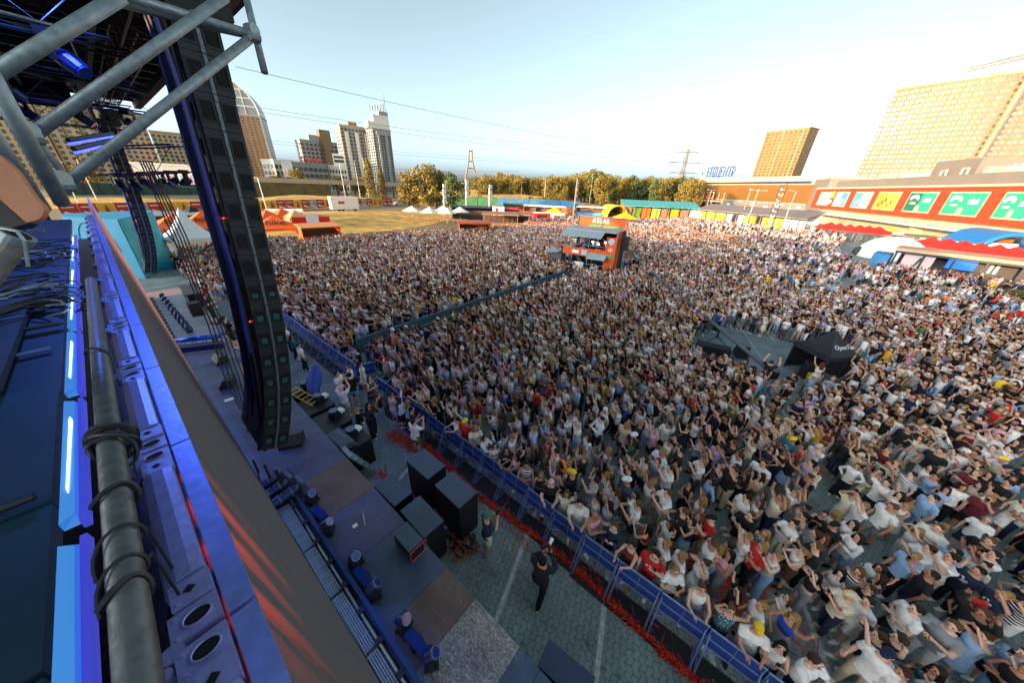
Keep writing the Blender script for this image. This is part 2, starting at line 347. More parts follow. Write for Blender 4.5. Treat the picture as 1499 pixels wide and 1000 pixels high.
# stage monitors
def wedge(loc, rz, label):
    t = thing('stage_monitor', label, 'stage monitor', loc, rz, 'stage monitor wedges')
    mb = MB(); pr = [(-.25, 0), (.25, 0), (.25, .12), (.02, .42), (-.25, .36)]
    mb.loft([[(-.35, y, z) for y, z in pr], [(.35, y, z) for y, z in pr]]); mb.build('cabinet', black, t)
    n = Vector((0, .30, .23)).normalized()
    c = Vector((0, .14, .275)); mb = MB(); mb.tube([c+Vector((-.12, 0, 0)), c+Vector((-.12, 0, 0))+n*.008], [.13, .13], 14); mb.build('cone', dark_steel, t)
    mb = MB(); mb.tube([c+Vector((.17, 0, 0)), c+Vector((.17, 0, 0))+n*.008], [.06, .06], 12); mb.build('horn', lensring, t)
    return t
wd = wedge((1.55, 10.9, SZ+.004), 2.6, 'black wedge monitor directly below the near speaker hang')
for x, y, a, lb in ((1.25, 19.5, 1.7, 'black wedge monitor in front of the crouching man'), (1.0, 16.8, 1.2, 'black wedge monitor beside the yellow stand'), (2.3, 25.6, 1.9, 'black wedge monitor near the woman in the pink top'), (1.5, 14.2, 2., 'small black wedge monitor between yellow stand and speaker hang')): dup(wd, (x, y, SZ+.004), a, lb)
t = thing('microphone_stand', 'yellow microphone stand leaning over the stage floor by a black wedge', 'microphone stand', (1.55, 16.3, SZ+.004), .3)
MB().tube([(0, 0, .02), (.15, .25, .9)], .02, 6).build('pole', yellow, t); MB().ell((0, 0, .05), .16, .16, .05, 10, 4).build('base', yellow, t)
t = thing('set_list', 'white paper sheet lying on the stage by the yellow stand', 'paper', (.75, 15.5, SZ+.004)); MB().box(-.15, .15, -.1, .12, .001, .004).build('sheet', whitep, t)
t = thing('floor_tag', 'small white card and stick left on the stage boards', 'card', (1.55, 6.4, SZ+.004)); MB().box(-.06, .06, -.05, .05, .001, .012).build('card', whitep, t); MB().tube([(.18, -.2, .01), (.32, .2, .012)], .006, 5).build('stick', whitep, t)
t = thing('stage_bench', 'black bench at the stage front near the crouching man', 'bench', (2.0, 22.2, SZ+.004), .3)
MB().box(-.6, .6, -.2, .2, .4, .46).build('seat', black, t); [MB().box(x-.03, x+.03, -.18, .18, 0, .4).build('leg', black, t) for x in (-.5, .5)]
t = thing('keyboard_riser', 'black draped riser on the far stage behind the woman in pink', 'riser', (2.0, 31.4, SZ+.004))
MB().box(-.3, .45, -1.6, 1.4, 0, .9).build('drape', blackfab, t); MB().box(-.35, .5, -1.65, 1.45, .903, .95).build('top', black, t)
# low block with red frame on the stage edge
t = thing('small_speaker', 'small grey topped speaker on the stage edge with a red frame', 'speaker', (2.2, 4.82, SZ+.004))
MB().box(-.2, .19, -.34, .34, 0, .42).build('cabinet', black, t); MB().box(-.21, .2, -.35, .35, .423, .44).build('top', mat('box_top', '#3d4d5c', .55, 0, .15, 14, .1), t)
mb = MB(); mb.tube([(-.2, -.38, .4), (.25, -.38, .4), (.25, -.38, .05), (-.2, -.38, .05), (-.2, -.38, .4)], .015, 6); mb.build('frame', mat('red_paint', '#a8382e', .5, 0, .15, 8), t)
# ------------------------------------------------------------------ pit: subwoofers, risers
boxtop = MATS['box_top']
def sub_stack(loc, sx, sy, h, n, label, rz=0):
    t = thing('subwoofer_stack', label, 'subwoofer stack', loc, rz)
    for k in range(n):
        z0, z1 = h/n*k, h/n*(k+1)-.012
        c = MB().box(-sx/2, sx/2, -sy/2, sy/2, z0, z1).build('cabinet', black, t)
        g_ = MB(); g_.box(sx/2+.002, sx/2+.012, -sy/2+.04, sy/2-.04, z0+.04, z1-.04); g_.build('grille', dark_steel, c)
        h_ = MB(); [h_.box(-sx/2+.1+.25*q, -sx/2+.22+.25*q, -sy/2-.008, -sy/2-.002, (z0+z1)/2-.03, (z0+z1)/2+.03) for q in range(2)]; h_.build('handle', dark_steel, c)
    MB().box(-sx/2-.003, sx/2+.003, -sy/2-.003, sy/2+.003, h-.008, h+.008).build('top_plate', boxtop, t)
    return t
sub_stack((4.1, 6.72, 0.004), .72, 1.14, 1.6, 3, 'tall black subwoofer stack standing farther from the camera by the red streamers', .01)
sub_stack((4.1, 5.23, 0.004), .72, 1.16, 1.6, 3, 'tall black subwoofer stack nearest the photographer in the green cap', -.02)
sub_stack((2.9, 6.8, 0.004), .62, 1.12, 1.42, 2, 'low black subwoofer stack against the stage edge farther along', .03)
sub_stack((2.93, 5.35, 0.004), .66, 1.16, 1.5, 2, 'low black subwoofer stack against the stage edge next to the small speaker', -.02)
t = thing('dark_speaker', 'dark blue topped speaker cabinet at the stage edge by the bottom frame edge', 'speaker', (2.83, .55, .004), .1)
MB().box(-.24, .24, -.5, .5, 0, 1.5).build('cabinet', black, t); MB().box(-.25, .25, -.51, .51, 1.503, 1.52).build('top', mat('navy_top', '#24324c', .5, 0, .15, 10), t)
labs = ['black lighting riser nearest the steps with a slate board on it', 'second black lighting riser from the steps with a white topped spark machine', 'third black lighting riser from the steps with a white topped spark machine', 'black lighting riser farthest from the steps under the blue flag']
for k, y in enumerate((10.2, 11.75, 13.3, 14.9)):
    t = thing('lighting_riser', labs[k], 'riser', (3.1, y, .004), .05, 'black risers in front of the stage')
    MB().box(-.5, .55, -.62, .62, 0, 1.15).build('skirt', blackfab, t); MB().box(-.52, .57, -.64, .64, 1.153, 1.19).build('deck', mat('riser_deck', '#141c22', .45, .1, .3, 14), t)
    if k in (0, 3): MB().obox((-.28, .0, 1.33), .5, 1.1, .24).build('board', boxtop, t)
def spark(loc, rz, lb):
    t = thing('spark_machine', lb, 'spark machine', loc, rz, 'spark machines on the pit risers')
    mb = MB(); mb.box(-.17, .17, -.17, .17, 0, .2); mb.box(-.13, .13, -.13, .13, .2, .26); mb.build('body', black, t)
    mb = MB(); mb.tube([(0, 0, .26), (0, 0, .34)], [.14, .17], 14); mb.build('nozzle', lensring, t)
    mb = MB(); mb.box(.2, .42, -.13, .13, .02, .16); mb.build('panel', whitep, t)
    mb = MB(); mb.tube([(-.2, 0, .1), (-.35, .1, .04), (-.45, -.1, .02)], .012, 5); mb.build('cable', black, t)
    return t
sp0 = spark((3.25, 10.25, 1.2), .4, 'spark machine on the riser nearest the steps')
for y, lb in ((11.8, 'spark machine beside the blond woman at the second riser'), (13.35, 'spark machine on the third riser near the pink scarf'), (14.8, 'spark machine on the riser under the blue flag')): dup(sp0, (3.3, y, 1.2), .4, lb)
t = thing('step_ladder', 'yellow folding ladder lying across the far lighting riser', 'ladder', (2.9, 13.9, 1.25), .3)
mb = MB(); [mb.tube([(x, -.8, .05), (x+.05, .8, .25)], .02, 6) for x in (-.2, .2)]; mb.build('rail', yellow, t)
mb = MB(); [mb.tube([(-.2, y, .15+.12*y), (.22, y, .15+.12*y)], .015, 6) for y in np.linspace(-.7, .7, 6)]; mb.build('rung', yellow, t)
t = thing('folded_flag', 'blue and yellow flag on a pole leaning across the pit riser', 'flag', (3.7, 14.7, .004), -.5)
MB().tube([(0, -1, 1.3), (0, 1.1, 2.0)], .02, 6).build('pole', wood, t)
mb = MB(); ks = []
for i in range(9):
    y = -1.1+.22*i; w_ = .28*math.sin(math.pi*(i+.6)/9.6)
    ks.append([(-.02-w_, y, 1.28+.33*(i*.22)), (.03, y+.02, 1.42+.33*(i*.22)), (.08+w_, y, 1.25+.33*(i*.22)), (.03, y, 1.2+.33*(i*.22))])
mb.loft(ks).build('cloth', mat('blue_flag', '#1f3c8c', .8, 0, .15, 4), t, True)
# cables in the pit
mb = MB()
for k in range(14):
    x, y = 3.4+rnd.random()*.5, 4.3+rnd.random()*.9
    pts = []
    for i in range(16): a = i*.8+k; pts.append((x+.2*math.cos(a)*(.5+rnd.random()), y+.25*math.sin(a)*(.5+rnd.random()), .02+.05*rnd.random()))
    mb.mi(k % 3 == 0).tube(pts, .012, 5)
tag(mb.build('cable_coil', [black, mat('orange_cable', '#d8502a', .6, 0, .1, 9)], None), 'tangle of black and orange cables on the pavers behind the subwoofers', 'cable')
# ------------------------------------------------------------------ red streamers (uncountable)
sm = [mat('red_streamer', '#e02a16', .55, 0, .2, 6), mat('orange_streamer', '#e8602a', .55, 0, .2, 6), mat('dark_red_streamer', '#a81a14', .6, 0, .2, 6)]
mb = MB(); rs = random.Random(5)
def streamer(x, y, L_, spread, rr, zz=.06):
    a = rr.gauss(math.pi/2, spread); p = Vector((x, y, .012+rr.random()*zz)); w_ = .006+rr.random()*.008
    pts = []
    for i in range(9):
        pts.append(p.copy()); a += rr.gauss(0, .16); p = p + Vector((math.cos(a), math.sin(a), 0))*L_/8; p.z = .012+rr.random()*zz
    mb.cur = rr.choice((0, 0, 0, 1, 2))
    for q, r_ in zip(pts, pts[1:]):
        d = (r_-q); n_ = Vector((-d.y, d.x, rr.gauss(0, .4)*d.length)).normalized()*w_; mb.poly([q-n_, r_-n_, r_+n_, q+n_])
def xline(y): return 5.24+.1*min(1, max(0, (y-1)/3))+.12*math.sin(y*.9)-.02*max(0, y-6)
for k in range(1500):
    y = rs.uniform(-3.2, 9.3); streamer(xline(y)+rs.gauss(0, .034), y, rs.uniform(.15, .4), .04, rs, .12)
for k in range(14): y = rs.uniform(2.5, 4.4); streamer(5.0-(y-3.4)**2*.12+rs.gauss(0, .06), y, rs.uniform(.3, .7), .4, rs, .08)
for k in range(110): y = rs.uniform(5.2, 8.6); streamer(3.45+.03*(y-7)**2+rs.gauss(0, .05), y, rs.uniform(.3, .8), .25, rs)
for k in range(150): y = rs.uniform(8.9, 10.6); streamer(5.1-.12*(y-8.6)+rs.gauss(0, .12), y-.2, rs.uniform(.2, .5), .8, rs)
for k in range(10): streamer(rs.uniform(4.6, 5.6), rs.uniform(-3, 9), rs.uniform(.2, .9), 1.2, rs)
for k in range(22): streamer(5.55+rs.gauss(0, .15), rs.uniform(-2, 9), rs.uniform(.3, .8), 1.4, rs, .3)
for k in range(230): streamer(rs.choice((7.2, 8.3, 7.8))+rs.gauss(0, .35), rs.gauss(-2.1, .8), rs.uniform(.3, .9), 1.5, rs, .05)
for k in range(3): streamer(rs.uniform(3.9, 5), rs.uniform(2.8, 3.3)+rs.random(), rs.uniform(.4, 1.), 1.5, rs)
tag(mb.build('streamers', sm), 'heap of red and orange paper streamers lying along the foot of the barrier', 'streamers', kind='stuff')
# ------------------------------------------------------------------ crowd barrier
bar_m = mat('barrier_steel', '#7488b4', .4, .45, .12, 20); mesh_m = mat('barrier_panel', '#2c4790', .5, .3, .15, 25)
def barrier(loc, rz, label, group):
    t = thing('crowd_barrier', label, 'barrier', loc, rz, group)   # local x along the barrier, -y pit side, 1.06 long
    mb = MB(); mb.box(0, 1.05, -.012, .0, .52, 1.14); mb.build('panel', mesh_m, t)
    mb = MB(); mb.tube([(0, 0, 1.17), (1.05, 0, 1.17)], .025, 6); mb.tube([(.02, 0, .05), (.02, 0, 1.16)], .02, 6); mb.tube([(1.03, 0, .05), (1.03, 0, 1.16)], .02, 6); mb.tube([(0, -.02, .5), (1.05, -.02, .5)], .02, 6); mb.tube([(0, -.02, .82), (1.05, -.02, .82)], .014, 6); mb.tube([(.53, -.02, .5), (.53, -.02, 1.15)], .014, 6); mb.build('frame', bar_m, t)
    for x in (.04, 1.01):
        mb = MB(); mb.tube([(x, -.02, 1.0), (x, -.52, .05)], .02, 6); mb.tube([(x, 0, .05), (x, -.55, .05)], .02, 6); mb.tube([(x, -.24, .55), (x+(.28 if x < .5 else -.28), -.02, .5)], .012, 6); mb.build('brace', bar_m, t)
    mb = MB(); mb.box(0, 1.05, -.62, -.02, .012, .03); mb.build('tread_plate', dark_steel, t)
    return t
lb = 'blue panelled steel crowd barrier section between the front row and the pit'
b0 = barrier((5.72, -3.74, .006), R(-90), lb, 'crowd barriers along the pit')
y = -4.8+1.07
k = 0
while y < 12.4:
    x = 5.72 - .004*max(0, -y)**2 + .26*min(1, max(0, (y-.5)/3.5))
    dup(b0, (x, y+1.06, .006), R(-90)+(.0 if k % 3 else .012)); y += 1.07; k += 1
for yy in np.arange(15.2, 34, 1.07): dup(b0, (5.86, yy+1.06, .006), R(-90), 'blue panelled steel crowd barrier section beyond the gap, along the far front row', 'far crowd barriers along the pit')
for i, (x, y, a) in enumerate(((5.9, 12.5, 20), (6.7, 12.9, 20), (5.7, 15.15, -20))): dup(b0, (x, y, .006), R(a), ['blue barrier section turned in at the near side of the gap', 'blue barrier section reaching out from the near side of the gap', 'blue barrier section turned in at the far side of the gap'][i], 'barriers turned at the gap')
# snake lane fences through the crowd
lane_m = mat('lane_panel', '#4e6a6c', .6, .3, .15, 8); 
def lane(loc, rz, label, group):
    t = thing('lane_fence', label, 'fence', loc, rz, group)
    MB().box(0, 2.1, -.012, .012, .12, 1.12).build('panel', lane_m, t)
    mb = MB(); mb.tube([(0, 0, 1.15), (2.1, 0, 1.15)], .022, 6); [mb.tube([(x, 0, 0), (x, 0, 1.15)], .022, 6) for x in (.02, 1.05, 2.08)]; mb.build('frame', bar_m, t)
    return t
l0 = lane((7.2, 16.95, .006), R(3), 'grey green fence panel on the near side of the narrow lane through the crowd', 'fence panels along the near side of the lane')
for k in range(1, 13): dup(l0, (7.2+2.13*k, 16.95+.03*k, .006), R(1))
for k in range(13): dup(l0, (7.3+2.13*k, 18.2+.02*k, .006), R(1), 'grey green fence panel on the far side of the narrow lane through the crowd', 'fence panels along the far side of the lane')
# ------------------------------------------------------------------ hanging speaker arrays
boxm = mat('speaker_cabinet', '#24272b', .5, .1, .12, 16, .05); recess = mat('speaker_recess', '#08090b', .8); tealp = mat('teal_handle', '#32585e', .35, .2, .2, 12)
rigm = mat('rigging_metal', '#6d7377', .4, .6, .3, 30); bluelitcab = mat('blue_cable', '#26308a', .4, 0, .2, 10); redled = mat('red_led', '#ff2a2a', .4, 0, 0, 3, emit='#ff2010', estr=4)  # blue glow on the rear cables is put into the cable colour
def array(loc, label):
    t = thing('speaker_array', label, 'speaker array', loc, 0, 'hanging speaker arrays')
    n = 16; hgt = .41; p = Vector((1.45, 0, 11.75))
    Y0, Y1 = -.67, .67
    tilts = [-2.5, -3, -3.5, -3.5, -3.5, -4, -4, -4.5, -5, -6, -7.5, -9, -11, -14, -17, -21]
    for i in range(n):
        a = R(tilts[i]); f = Vector((math.cos(a), 0, math.sin(a))); d = Vector((math.sin(a), 0, -math.cos(a))); yv = Vector((0, 1, 0))
        c = p + d*hgt/2
        def P(u, v, w_): return c + f*(u*(.84 if i > 1 else .9)) + d*v + yv*w_           # u depth (front +), v down, w along Y
        h = hgt/2-.003
        b = MB(); b.hexa([P(-.25, h, Y0), P(.25, h, Y0), P(.25, h, Y1), P(-.25, h, Y1)], [P(-.25, -h, Y0), P(.25, -h, Y0), P(.25, -h, Y1), P(-.25, -h, Y1)])
        bo = b.build('speaker_box', boxm, t)
        for s_ in (-1, 1):
            u0 = .135*s_-.075; u1 = .135*s_+.075
            mb = MB(); y = Y0-.012
            for (a0, a1, v0, v1) in ((u0-.018, u1+.018, -.13, -.105), (u0-.018, u1+.018, .105, .13), (u0-.018, u0, -.105, .105), (u1, u1+.018, -.105, .105)):
                mb.hexa([P(a0, v1, y), P(a1, v1, y), P(a1, v1, Y0+.001), P(a0, v1, Y0+.001)], [P(a0, v0, y), P(a1, v0, y), P(a1, v0, Y0+.001), P(a0, v0, Y0+.001)])
            mb.build('port_frame', black, bo)
            mb = MB(); mb.poly([P(u0, .105, Y0-.003), P(u1, .105, Y0-.003), P(u1, -.105, Y0-.003), P(u0, -.105, Y0-.003)])
            o = mb.build('port', recess, bo)
            mb = MB(); w_ = .05; mb.hexa([P(.135*s_-w_, .075, Y0-.007), P(.135*s_+w_, .075, Y0-.007), P(.135*s_+w_, .075, Y0-.004), P(.135*s_-w_, .075, Y0-.004)], [P(.135*s_-w_, .0 if i < 9 else -.03, Y0-.007), P(.135*s_+w_, .0 if i < 9 else -.03, Y0-.007), P(.135*s_+w_, .0 if i < 9 else -.03, Y0-.004), P(.135*s_-w_, .0 if i < 9 else -.03, Y0-.004)])
            mb.build('handle', tealp if i > 7 else recess, bo)
        mb = MB(); mb.hexa([P(-.022, .2, Y0-.02), P(.022, .2, Y0-.02), P(.022, .2, Y0), P(-.022, .2, Y0)], [P(-.022, -.2, Y0-.02), P(.022, -.2, Y0-.02), P(.022, -.2, Y0), P(-.022, -.2, Y0)])
        for q in (-.15, .02, .12): mb.obox(P(.0, q, Y0-.026), .03, .012, .07)
        mb.build('rigging_strip', rigm, bo)
        mb = MB(); mb.hexa([P(-.2, h+.02, -.5), P(.2, h+.02, -.5), P(.2, h+.02, .5), P(-.2, h+.02, .5)], [P(-.2, -h-.004, -.5), P(.2, -h-.004, -.5), P(.2, -h-.004, .5), P(-.2, -h-.004, .5)]); mb.build('joint_core', black, bo)
        mb = MB(); [mb.obox(P(-.262, 0, w_), .02, .1, .2) for w_ in (-.35, .35)]; mb.build('rear_handle', dark_steel, bo)
        if i in (5, 9, 13): MB().obox(P(-.268, .1, -.5), .012, .014, .014).build('lamp', redled, bo)
        p = p + d*hgt
    mb = MB()
    mb.obox((1.56, -.45, 11.9), .7, .1, .2); mb.obox((1.56, .45, 11.9), .7, .1, .2); mb.obox((1.65, 0, 12.05), .14, 1.3, .16); mb.obox((1.4, 0, 12.05), .14, 1.3, .16); mb.build('bumper', black, t)
    mb = MB(); mb.box(1.4, 2.05, -.5, .3, 12.05, 12.4); mb.build('hoist_box', black, t)
    mb = MB(); [mb.tube([(1.56, y, 12.), (1.56, y, 13.9)], .02, 6) for y in (-.4, .4)]; mb.build('chain', steel, t)
    mb = MB()
    for k, (y, q) in enumerate(((-.55, .02), (-.3, .015), (.05, .02), (.3, .015), (-.45, .012))):
        mb.mi(k % 2); mb.tube([(1.22-.02*k, y, 13.5), (1.17, y, 11.5), (1.04, y+.05, 9.5), (.95, y, 8.2), (.8, y-.03, 7.0), (.64, y, 6.0), (.48-.02*k, y+.04, 5.2)], q+.012, 6)
    mb.build('cable', [black, bluelitcab], t)
    mb = MB(); mb.tube([(1.12, -.6, 13.4), (1.09, -.62, 11.), (.95, -.62, 8.6), (.8, -.6, 7.3)], .028, 8); mb.build('blue_cable_loom', bluelitcab, t)
    return t
array((0, 6.93, 0), 'large black curved speaker array hanging near the camera over the stage edge')
array((-.12, 25.2, 0), 'smaller looking far speaker array hanging at the other side of the stage')
# hanging cable bundle near far array
t = thing('cable_bundle', 'bundle of black cables sagging from the roof down to the stage floor', 'cables', (0, 0, 0))
mb = MB()
for k in range(5):
    o = .08*k
    mb.tube([at(205+4*k, 235, 17), at(255+5*k, 350, 16.5)+Vector((0, 0, o*.3)), at(285+5*k, 430, 16), at(305+6*k, 475, 15.6), at(330+7*k, 555, 14.5-.2*k), at(352+3*k, 600, 13.8)], .022, 5)
mb.build('cable', black, t)
MB().obox(at(287, 452, 16), .35, .35, .5).build('connector_box', black, t)
t = thing('drooping_cable', 'thin black cable drooping between the far and near speaker arrays', 'cable', (0, 0, 0))
MB().tube([at(236, 258, 14), at(260, 272, 12), at(292, 275, 9)], .018, 5).build('cable', black, t)
t = thing('looped_cable', 'thin black cable looping in front of the white pagoda tent', 'cable', (0, 0, 0))
MB().tube([at(240, 335, 15), at(262, 362, 14), at(290, 372, 12.5), at(312, 355, 10.5), at(322, 340, 9)], .02, 5).build('cable', black, t)
# ------------------------------------------------------------------ stage roof and trusses
roof = thing('stage_roof', 'black fabric stage roof covering the top left corner', 'roof', (0, 0, 0))
MB().box(-14, 3.2, 3.2, 33, 13.9, 14.2).build('roof_sheet', blackfab, roof)
MB().box(3.21, 3.5, 3.2, 33, 13.4, 14.6).build('fascia', blackfab, roof)
mb = MB(); [mb.box(-13.5, 3.1, y, y+.15, 13.5, 13.88) for y in np.arange(3.5, 32, 1.6)]; [mb.box(x, x+.12, 3.3, 32.5, 13.3, 13.49) for x in np.arange(-12, 3, 1.9)]; mb.build('rafter', dark_steel, roof)
for (x, y) in ((-13, 3), (-13, 29), (-2.2, 29.), (-13, 18)):
    MB().box(x-.3, x+.3, y-.3, y+.3, .02, 13.58).build('tower_leg', blackfab, roof)
MB().box(-13.9, -13.52, 3.4, 28.5, 2.2, 13.58).build('back_drop', blackfab, roof)
def truss(a, b_, s, name, label, m, nseg=None, group=None, cat='truss'):
    a, b_ = Vector(a), Vector(b_); d = b_-a; L_ = d.length; u = d.normalized(); v = Vector((0, 0, 1)); w_ = u.cross(v).normalized(); v = w_.cross(u)
    t = thing(name, label, cat, a, 0, group)
    cs = [w_*s*i/2+v*s*j/2 for i, j in ((-1, -1), (1, -1), (1, 1), (-1, 1))]
    mb = MB(); [mb.tube([c, d+c], .028, 6) for c in cs]; mb.build('chord', m, t)
    n = nseg or max(2, int(L_/s)); mb = MB()
    for q in range(4):
        c0, c1 = cs[q], cs[(q+1) % 4]
        mb.tube([(c0 if k % 2 == 0 else c1)+d*k/n for k in range(n+1)], .014, 5)
    mb.build('lacing', m, t); return t
trm = mat('black_truss', '#17191d', .45, .4, .2, 20); trb = mat('blue_truss', '#1d2a8a', .35, .5, .3, 12)  # second material has blue lamp light put into the truss colour
truss((-11, 10, 12.3), (1.0, 10, 12.3), .7, 'lighting_truss', 'black lattice truss crossing just below the roof nearest the camera', trm)
truss((-11, 15.2, 12.4), (1.9, 15.2, 12.4), .8, 'lighting_truss', 'black lattice truss hung second from the camera, carrying lamps', trm)
truss((-11, 20, 12.4), (2.3, 20, 12.4), .9, 'lighting_truss', 'third lattice truss from the camera, tinted blue by lamps', trb)
A_, B_ = at(150, 237, 21), at(272, 232, 19.5)
tb = truss(A_, B_, .9, 'lighting_truss', 'short blue lit lattice truss hanging lowest, behind the far speaker array', trb)
truss((1.9, 8.5, 13.1), (1.9, 33, 13.1), .5, 'front_truss', 'long black truss running along the front edge of the roof', trm)
truss((-11, 26, 12.2), (2.4, 26, 12.2), 1.0, 'lighting_truss', 'fourth lattice truss from the camera, black and deep', trm)
for k, (x0, x1, y, z0, z1) in enumerate(((-11, -1.5, 24.2, 12.9, 13.5), (-11, .8, 29, 12.6, 13.5), (-11, 2.2, 13, 12.9, 13.4))):
    t = thing('roof_drape', ['short black drape hung between the roof trusses on the far side', 'black drape hung at the far end of the stage roof', 'narrow black drape hung near the middle of the stage roof'][k], 'drape', (0, y, 0)); mb = MB(); xs_ = np.linspace(x0, x1, 40); mb.loft([[(x, .05*math.sin(i*1.7)-.02, z0) for i, x in enumerate(xs_)]+[(x, .05*math.sin(i*1.7)+.02, z0) for i, x in reversed(list(enumerate(xs_)))], [(x, .05*math.sin(i*1.7)-.02, z1) for i, x in enumerate(xs_)]+[(x, .05*math.sin(i*1.7)+.02, z1) for i, x in reversed(list(enumerate(xs_)))]]); mb.build('cloth', blackfab, t)
lampm = mat('blue_lamp', '#3a4cff', .3, 0, 0, 3, emit='#2a38ff', estr=1.6)
fix = []
def hung_light(p, label):
    t = thing('hanging_light', label, 'stage light', p, rnd.random()*3, 'lights hanging from the stage trusses')
    mb = MB(); mb.box(-.14, .14, -.14, .14, -.02, .12); mb.box(-.2, -.16, -.05, .05, -.35, 0); mb.box(.16, .2, -.05, .05, -.35, 0); mb.build('yoke', black, t)
    h = MB().tube([(0, .12, -.2), (0, -.05, -.32), (0, -.18, -.45)], [.1, .15, .13], 12).build('head', blueshell, t)
    MB().tube([(0, -.18, -.45), (0, -.2, -.47)], .12, 12).build('lens', lampm if rnd.random() < .25 else blue_l, h)
    return t
h0 = hung_light((-1, 15.2, 11.9), 'dark moving light hanging from one of the roof trusses')
for k in range(9): dup(h0, (-8.6+1.15*k, 15.2, 11.9), rnd.random()*6)
for k in range(9): dup(h0, (-7.5+1.15*k, 20, 11.85), rnd.random()*6)
for k in range(7): dup(h0, (-8+1.4*k, 10, 11.9), rnd.random()*6)
for k in range(6): P_ = A_.lerp(B_, (k+.5)/6); dup(h0, (P_.x, P_.y, P_.z-.5), rnd.random()*6, 'dark moving light hanging under the lowest blue truss', 'lights hanging under the lowest truss')
for (x, y, z, e) in ((-3.5, 18, 12.6, 90), (.2, 9, 12.8, 60), (-1.2, 22.5, 11.2, 70)):
    l = bpy.data.lights.new('blue_wash', 'SPOT'); l.energy = e*3; l.color = (.1, .2, 1); l.spot_size = R(140); l.shadow_soft_size = .15
    o = bpy.data.objects.new('blue_wash', l); COL.objects.link(o); o.location = (x, y, z); o.rotation_euler = (R(0), R(20), 0)
for k, (p, q) in enumerate(((at(100, 205, 14), at(165, 195, 16)), (at(108, 218, 13), at(160, 206, 15)))):
    t = thing('blue_batten', ['blue glowing batten light just above its twin under the roof', 'lower of two blue glowing batten lights under the roof'][k], 'stage light', p)
    MB().tube([(0, 0, 0), q-p], .05, 6).build('housing', black, t); MB().tube([Vector((0, 0, -.07)), q-p+Vector((0, 0, -.07))], .03, 6).build('tube', lampm, t)
# roof winch lines
for k, (x, y0, y1) in enumerate(((75, 20, 130), (125, 60, 120), (150, 75, 120))):
    pass
# ------------------------------------------------------------------ LED wall beside the camera (top edge, casings, latches)
lav = mat('painted_casing', '#8f90c4', .38, .25, .14, 30, .06); railm = mat('alu_rail', '#7d8fd6', .35, .35, .14, 26, .05); dark = mat('dark_hole', '#05060a', .9)
def ledface(nt):
    N, L = nt.nodes, nt.links; b = N['Principled BSDF']; b.inputs['Base Color'].default_value = (.115, .11, .10, 1); b.inputs['Roughness'].default_value = .5
    tc = N.new('ShaderNodeTexCoord'); sep = N.new('ShaderNodeSeparateXYZ'); L.new(tc.outputs['Object'], sep.inputs[0])
    mp = N.new('ShaderNodeMapping'); mp.inputs['Scale'].default_value = (1, 7., .55); mp.inputs['Rotation'].default_value = (R(12), 0, 0); L.new(tc.outputs['Object'], mp.inputs['Vector'])
    nz = N.new('ShaderNodeTexNoise'); nz.inputs['Scale'].default_value = 1.1; nz.inputs['Detail'].default_value = 5; L.new(mp.outputs[0], nz.inputs['Vector'])
    cr = N.new('ShaderNodeMapRange'); cr.inputs[1].default_value = .44; cr.inputs[2].default_value = .72; L.new(nz.outputs[0], cr.inputs[0])
    def win(sock, a, b_, c, d):
        m1 = N.new('ShaderNodeMapRange'); m1.inputs[1].default_value = a; m1.inputs[2].default_value = b_; L.new(sock, m1.inputs[0])
        m2 = N.new('ShaderNodeMapRange'); m2.inputs[1].default_value = d; m2.inputs[2].default_value = c; L.new(sock, m2.inputs[0])
        mm = N.new('ShaderNodeMath'); mm.operation = 'MULTIPLY'; L.new(m1.outputs[0], mm.inputs[0]); L.new(m2.outputs[0], mm.inputs[1]); return mm.outputs[0]
    def mul(a, b_):
        mm = N.new('ShaderNodeMath'); mm.operation = 'MULTIPLY'; L.new(a, mm.inputs[0]); L.new(b_, mm.inputs[1]); return mm.outputs[0]
    red = mul(mul(win(sep.outputs['Y'], .55, 1.05, 1.15, 1.6), win(sep.outputs['Z'], 8.2, 8.95, 9.2, 9.5)), cr.outputs[0])
    n2 = N.new('ShaderNodeTexNoise'); n2.inputs['Scale'].default_value = .8; L.new(tc.outputs['Object'], n2.inputs['Vector'])
    rp = N.new('ShaderNodeValToRGB'); e = rp.color_ramp.elements; e[0].position = .35; e[0].color = (.35, .02, .01, 1); e[1].position = .65; e[1].color = (.75, .3, .25, 1); L.new(n2.outputs[0], rp.inputs[0])
    pinkw = win(sep.outputs['Y'], 9, 13.5, 30, 31)
    sc = N.new('ShaderNodeVectorMath'); sc.operation = 'SCALE'; L.new(rp.outputs[0], sc.inputs[0]); L.new(pinkw, sc.inputs['Scale'])
    s2 = N.new('ShaderNodeVectorMath'); s2.operation = 'SCALE'; s2.inputs[0].default_value = (1.0, .045, .01); L.new(red, s2.inputs['Scale'])
    ad = N.new('ShaderNodeVectorMath'); L.new(sc.outputs[0], ad.inputs[0]); L.new(s2.outputs[0], ad.inputs[1])
    L.new(ad.outputs[0], b.inputs['Emission Color']); b.inputs['Emission Strength'].default_value = .17
ledm = uv_mat('led_face', ledface)
led = thing('led_wall', 'edge of a large video wall with blue lit casings and a dark reddish face', 'video wall', (0, 0, 0))
def topx(y): return -.075-.0072*y
def botx(y): return .27-.013*y
pitch = .86; y = -.95; k = 0
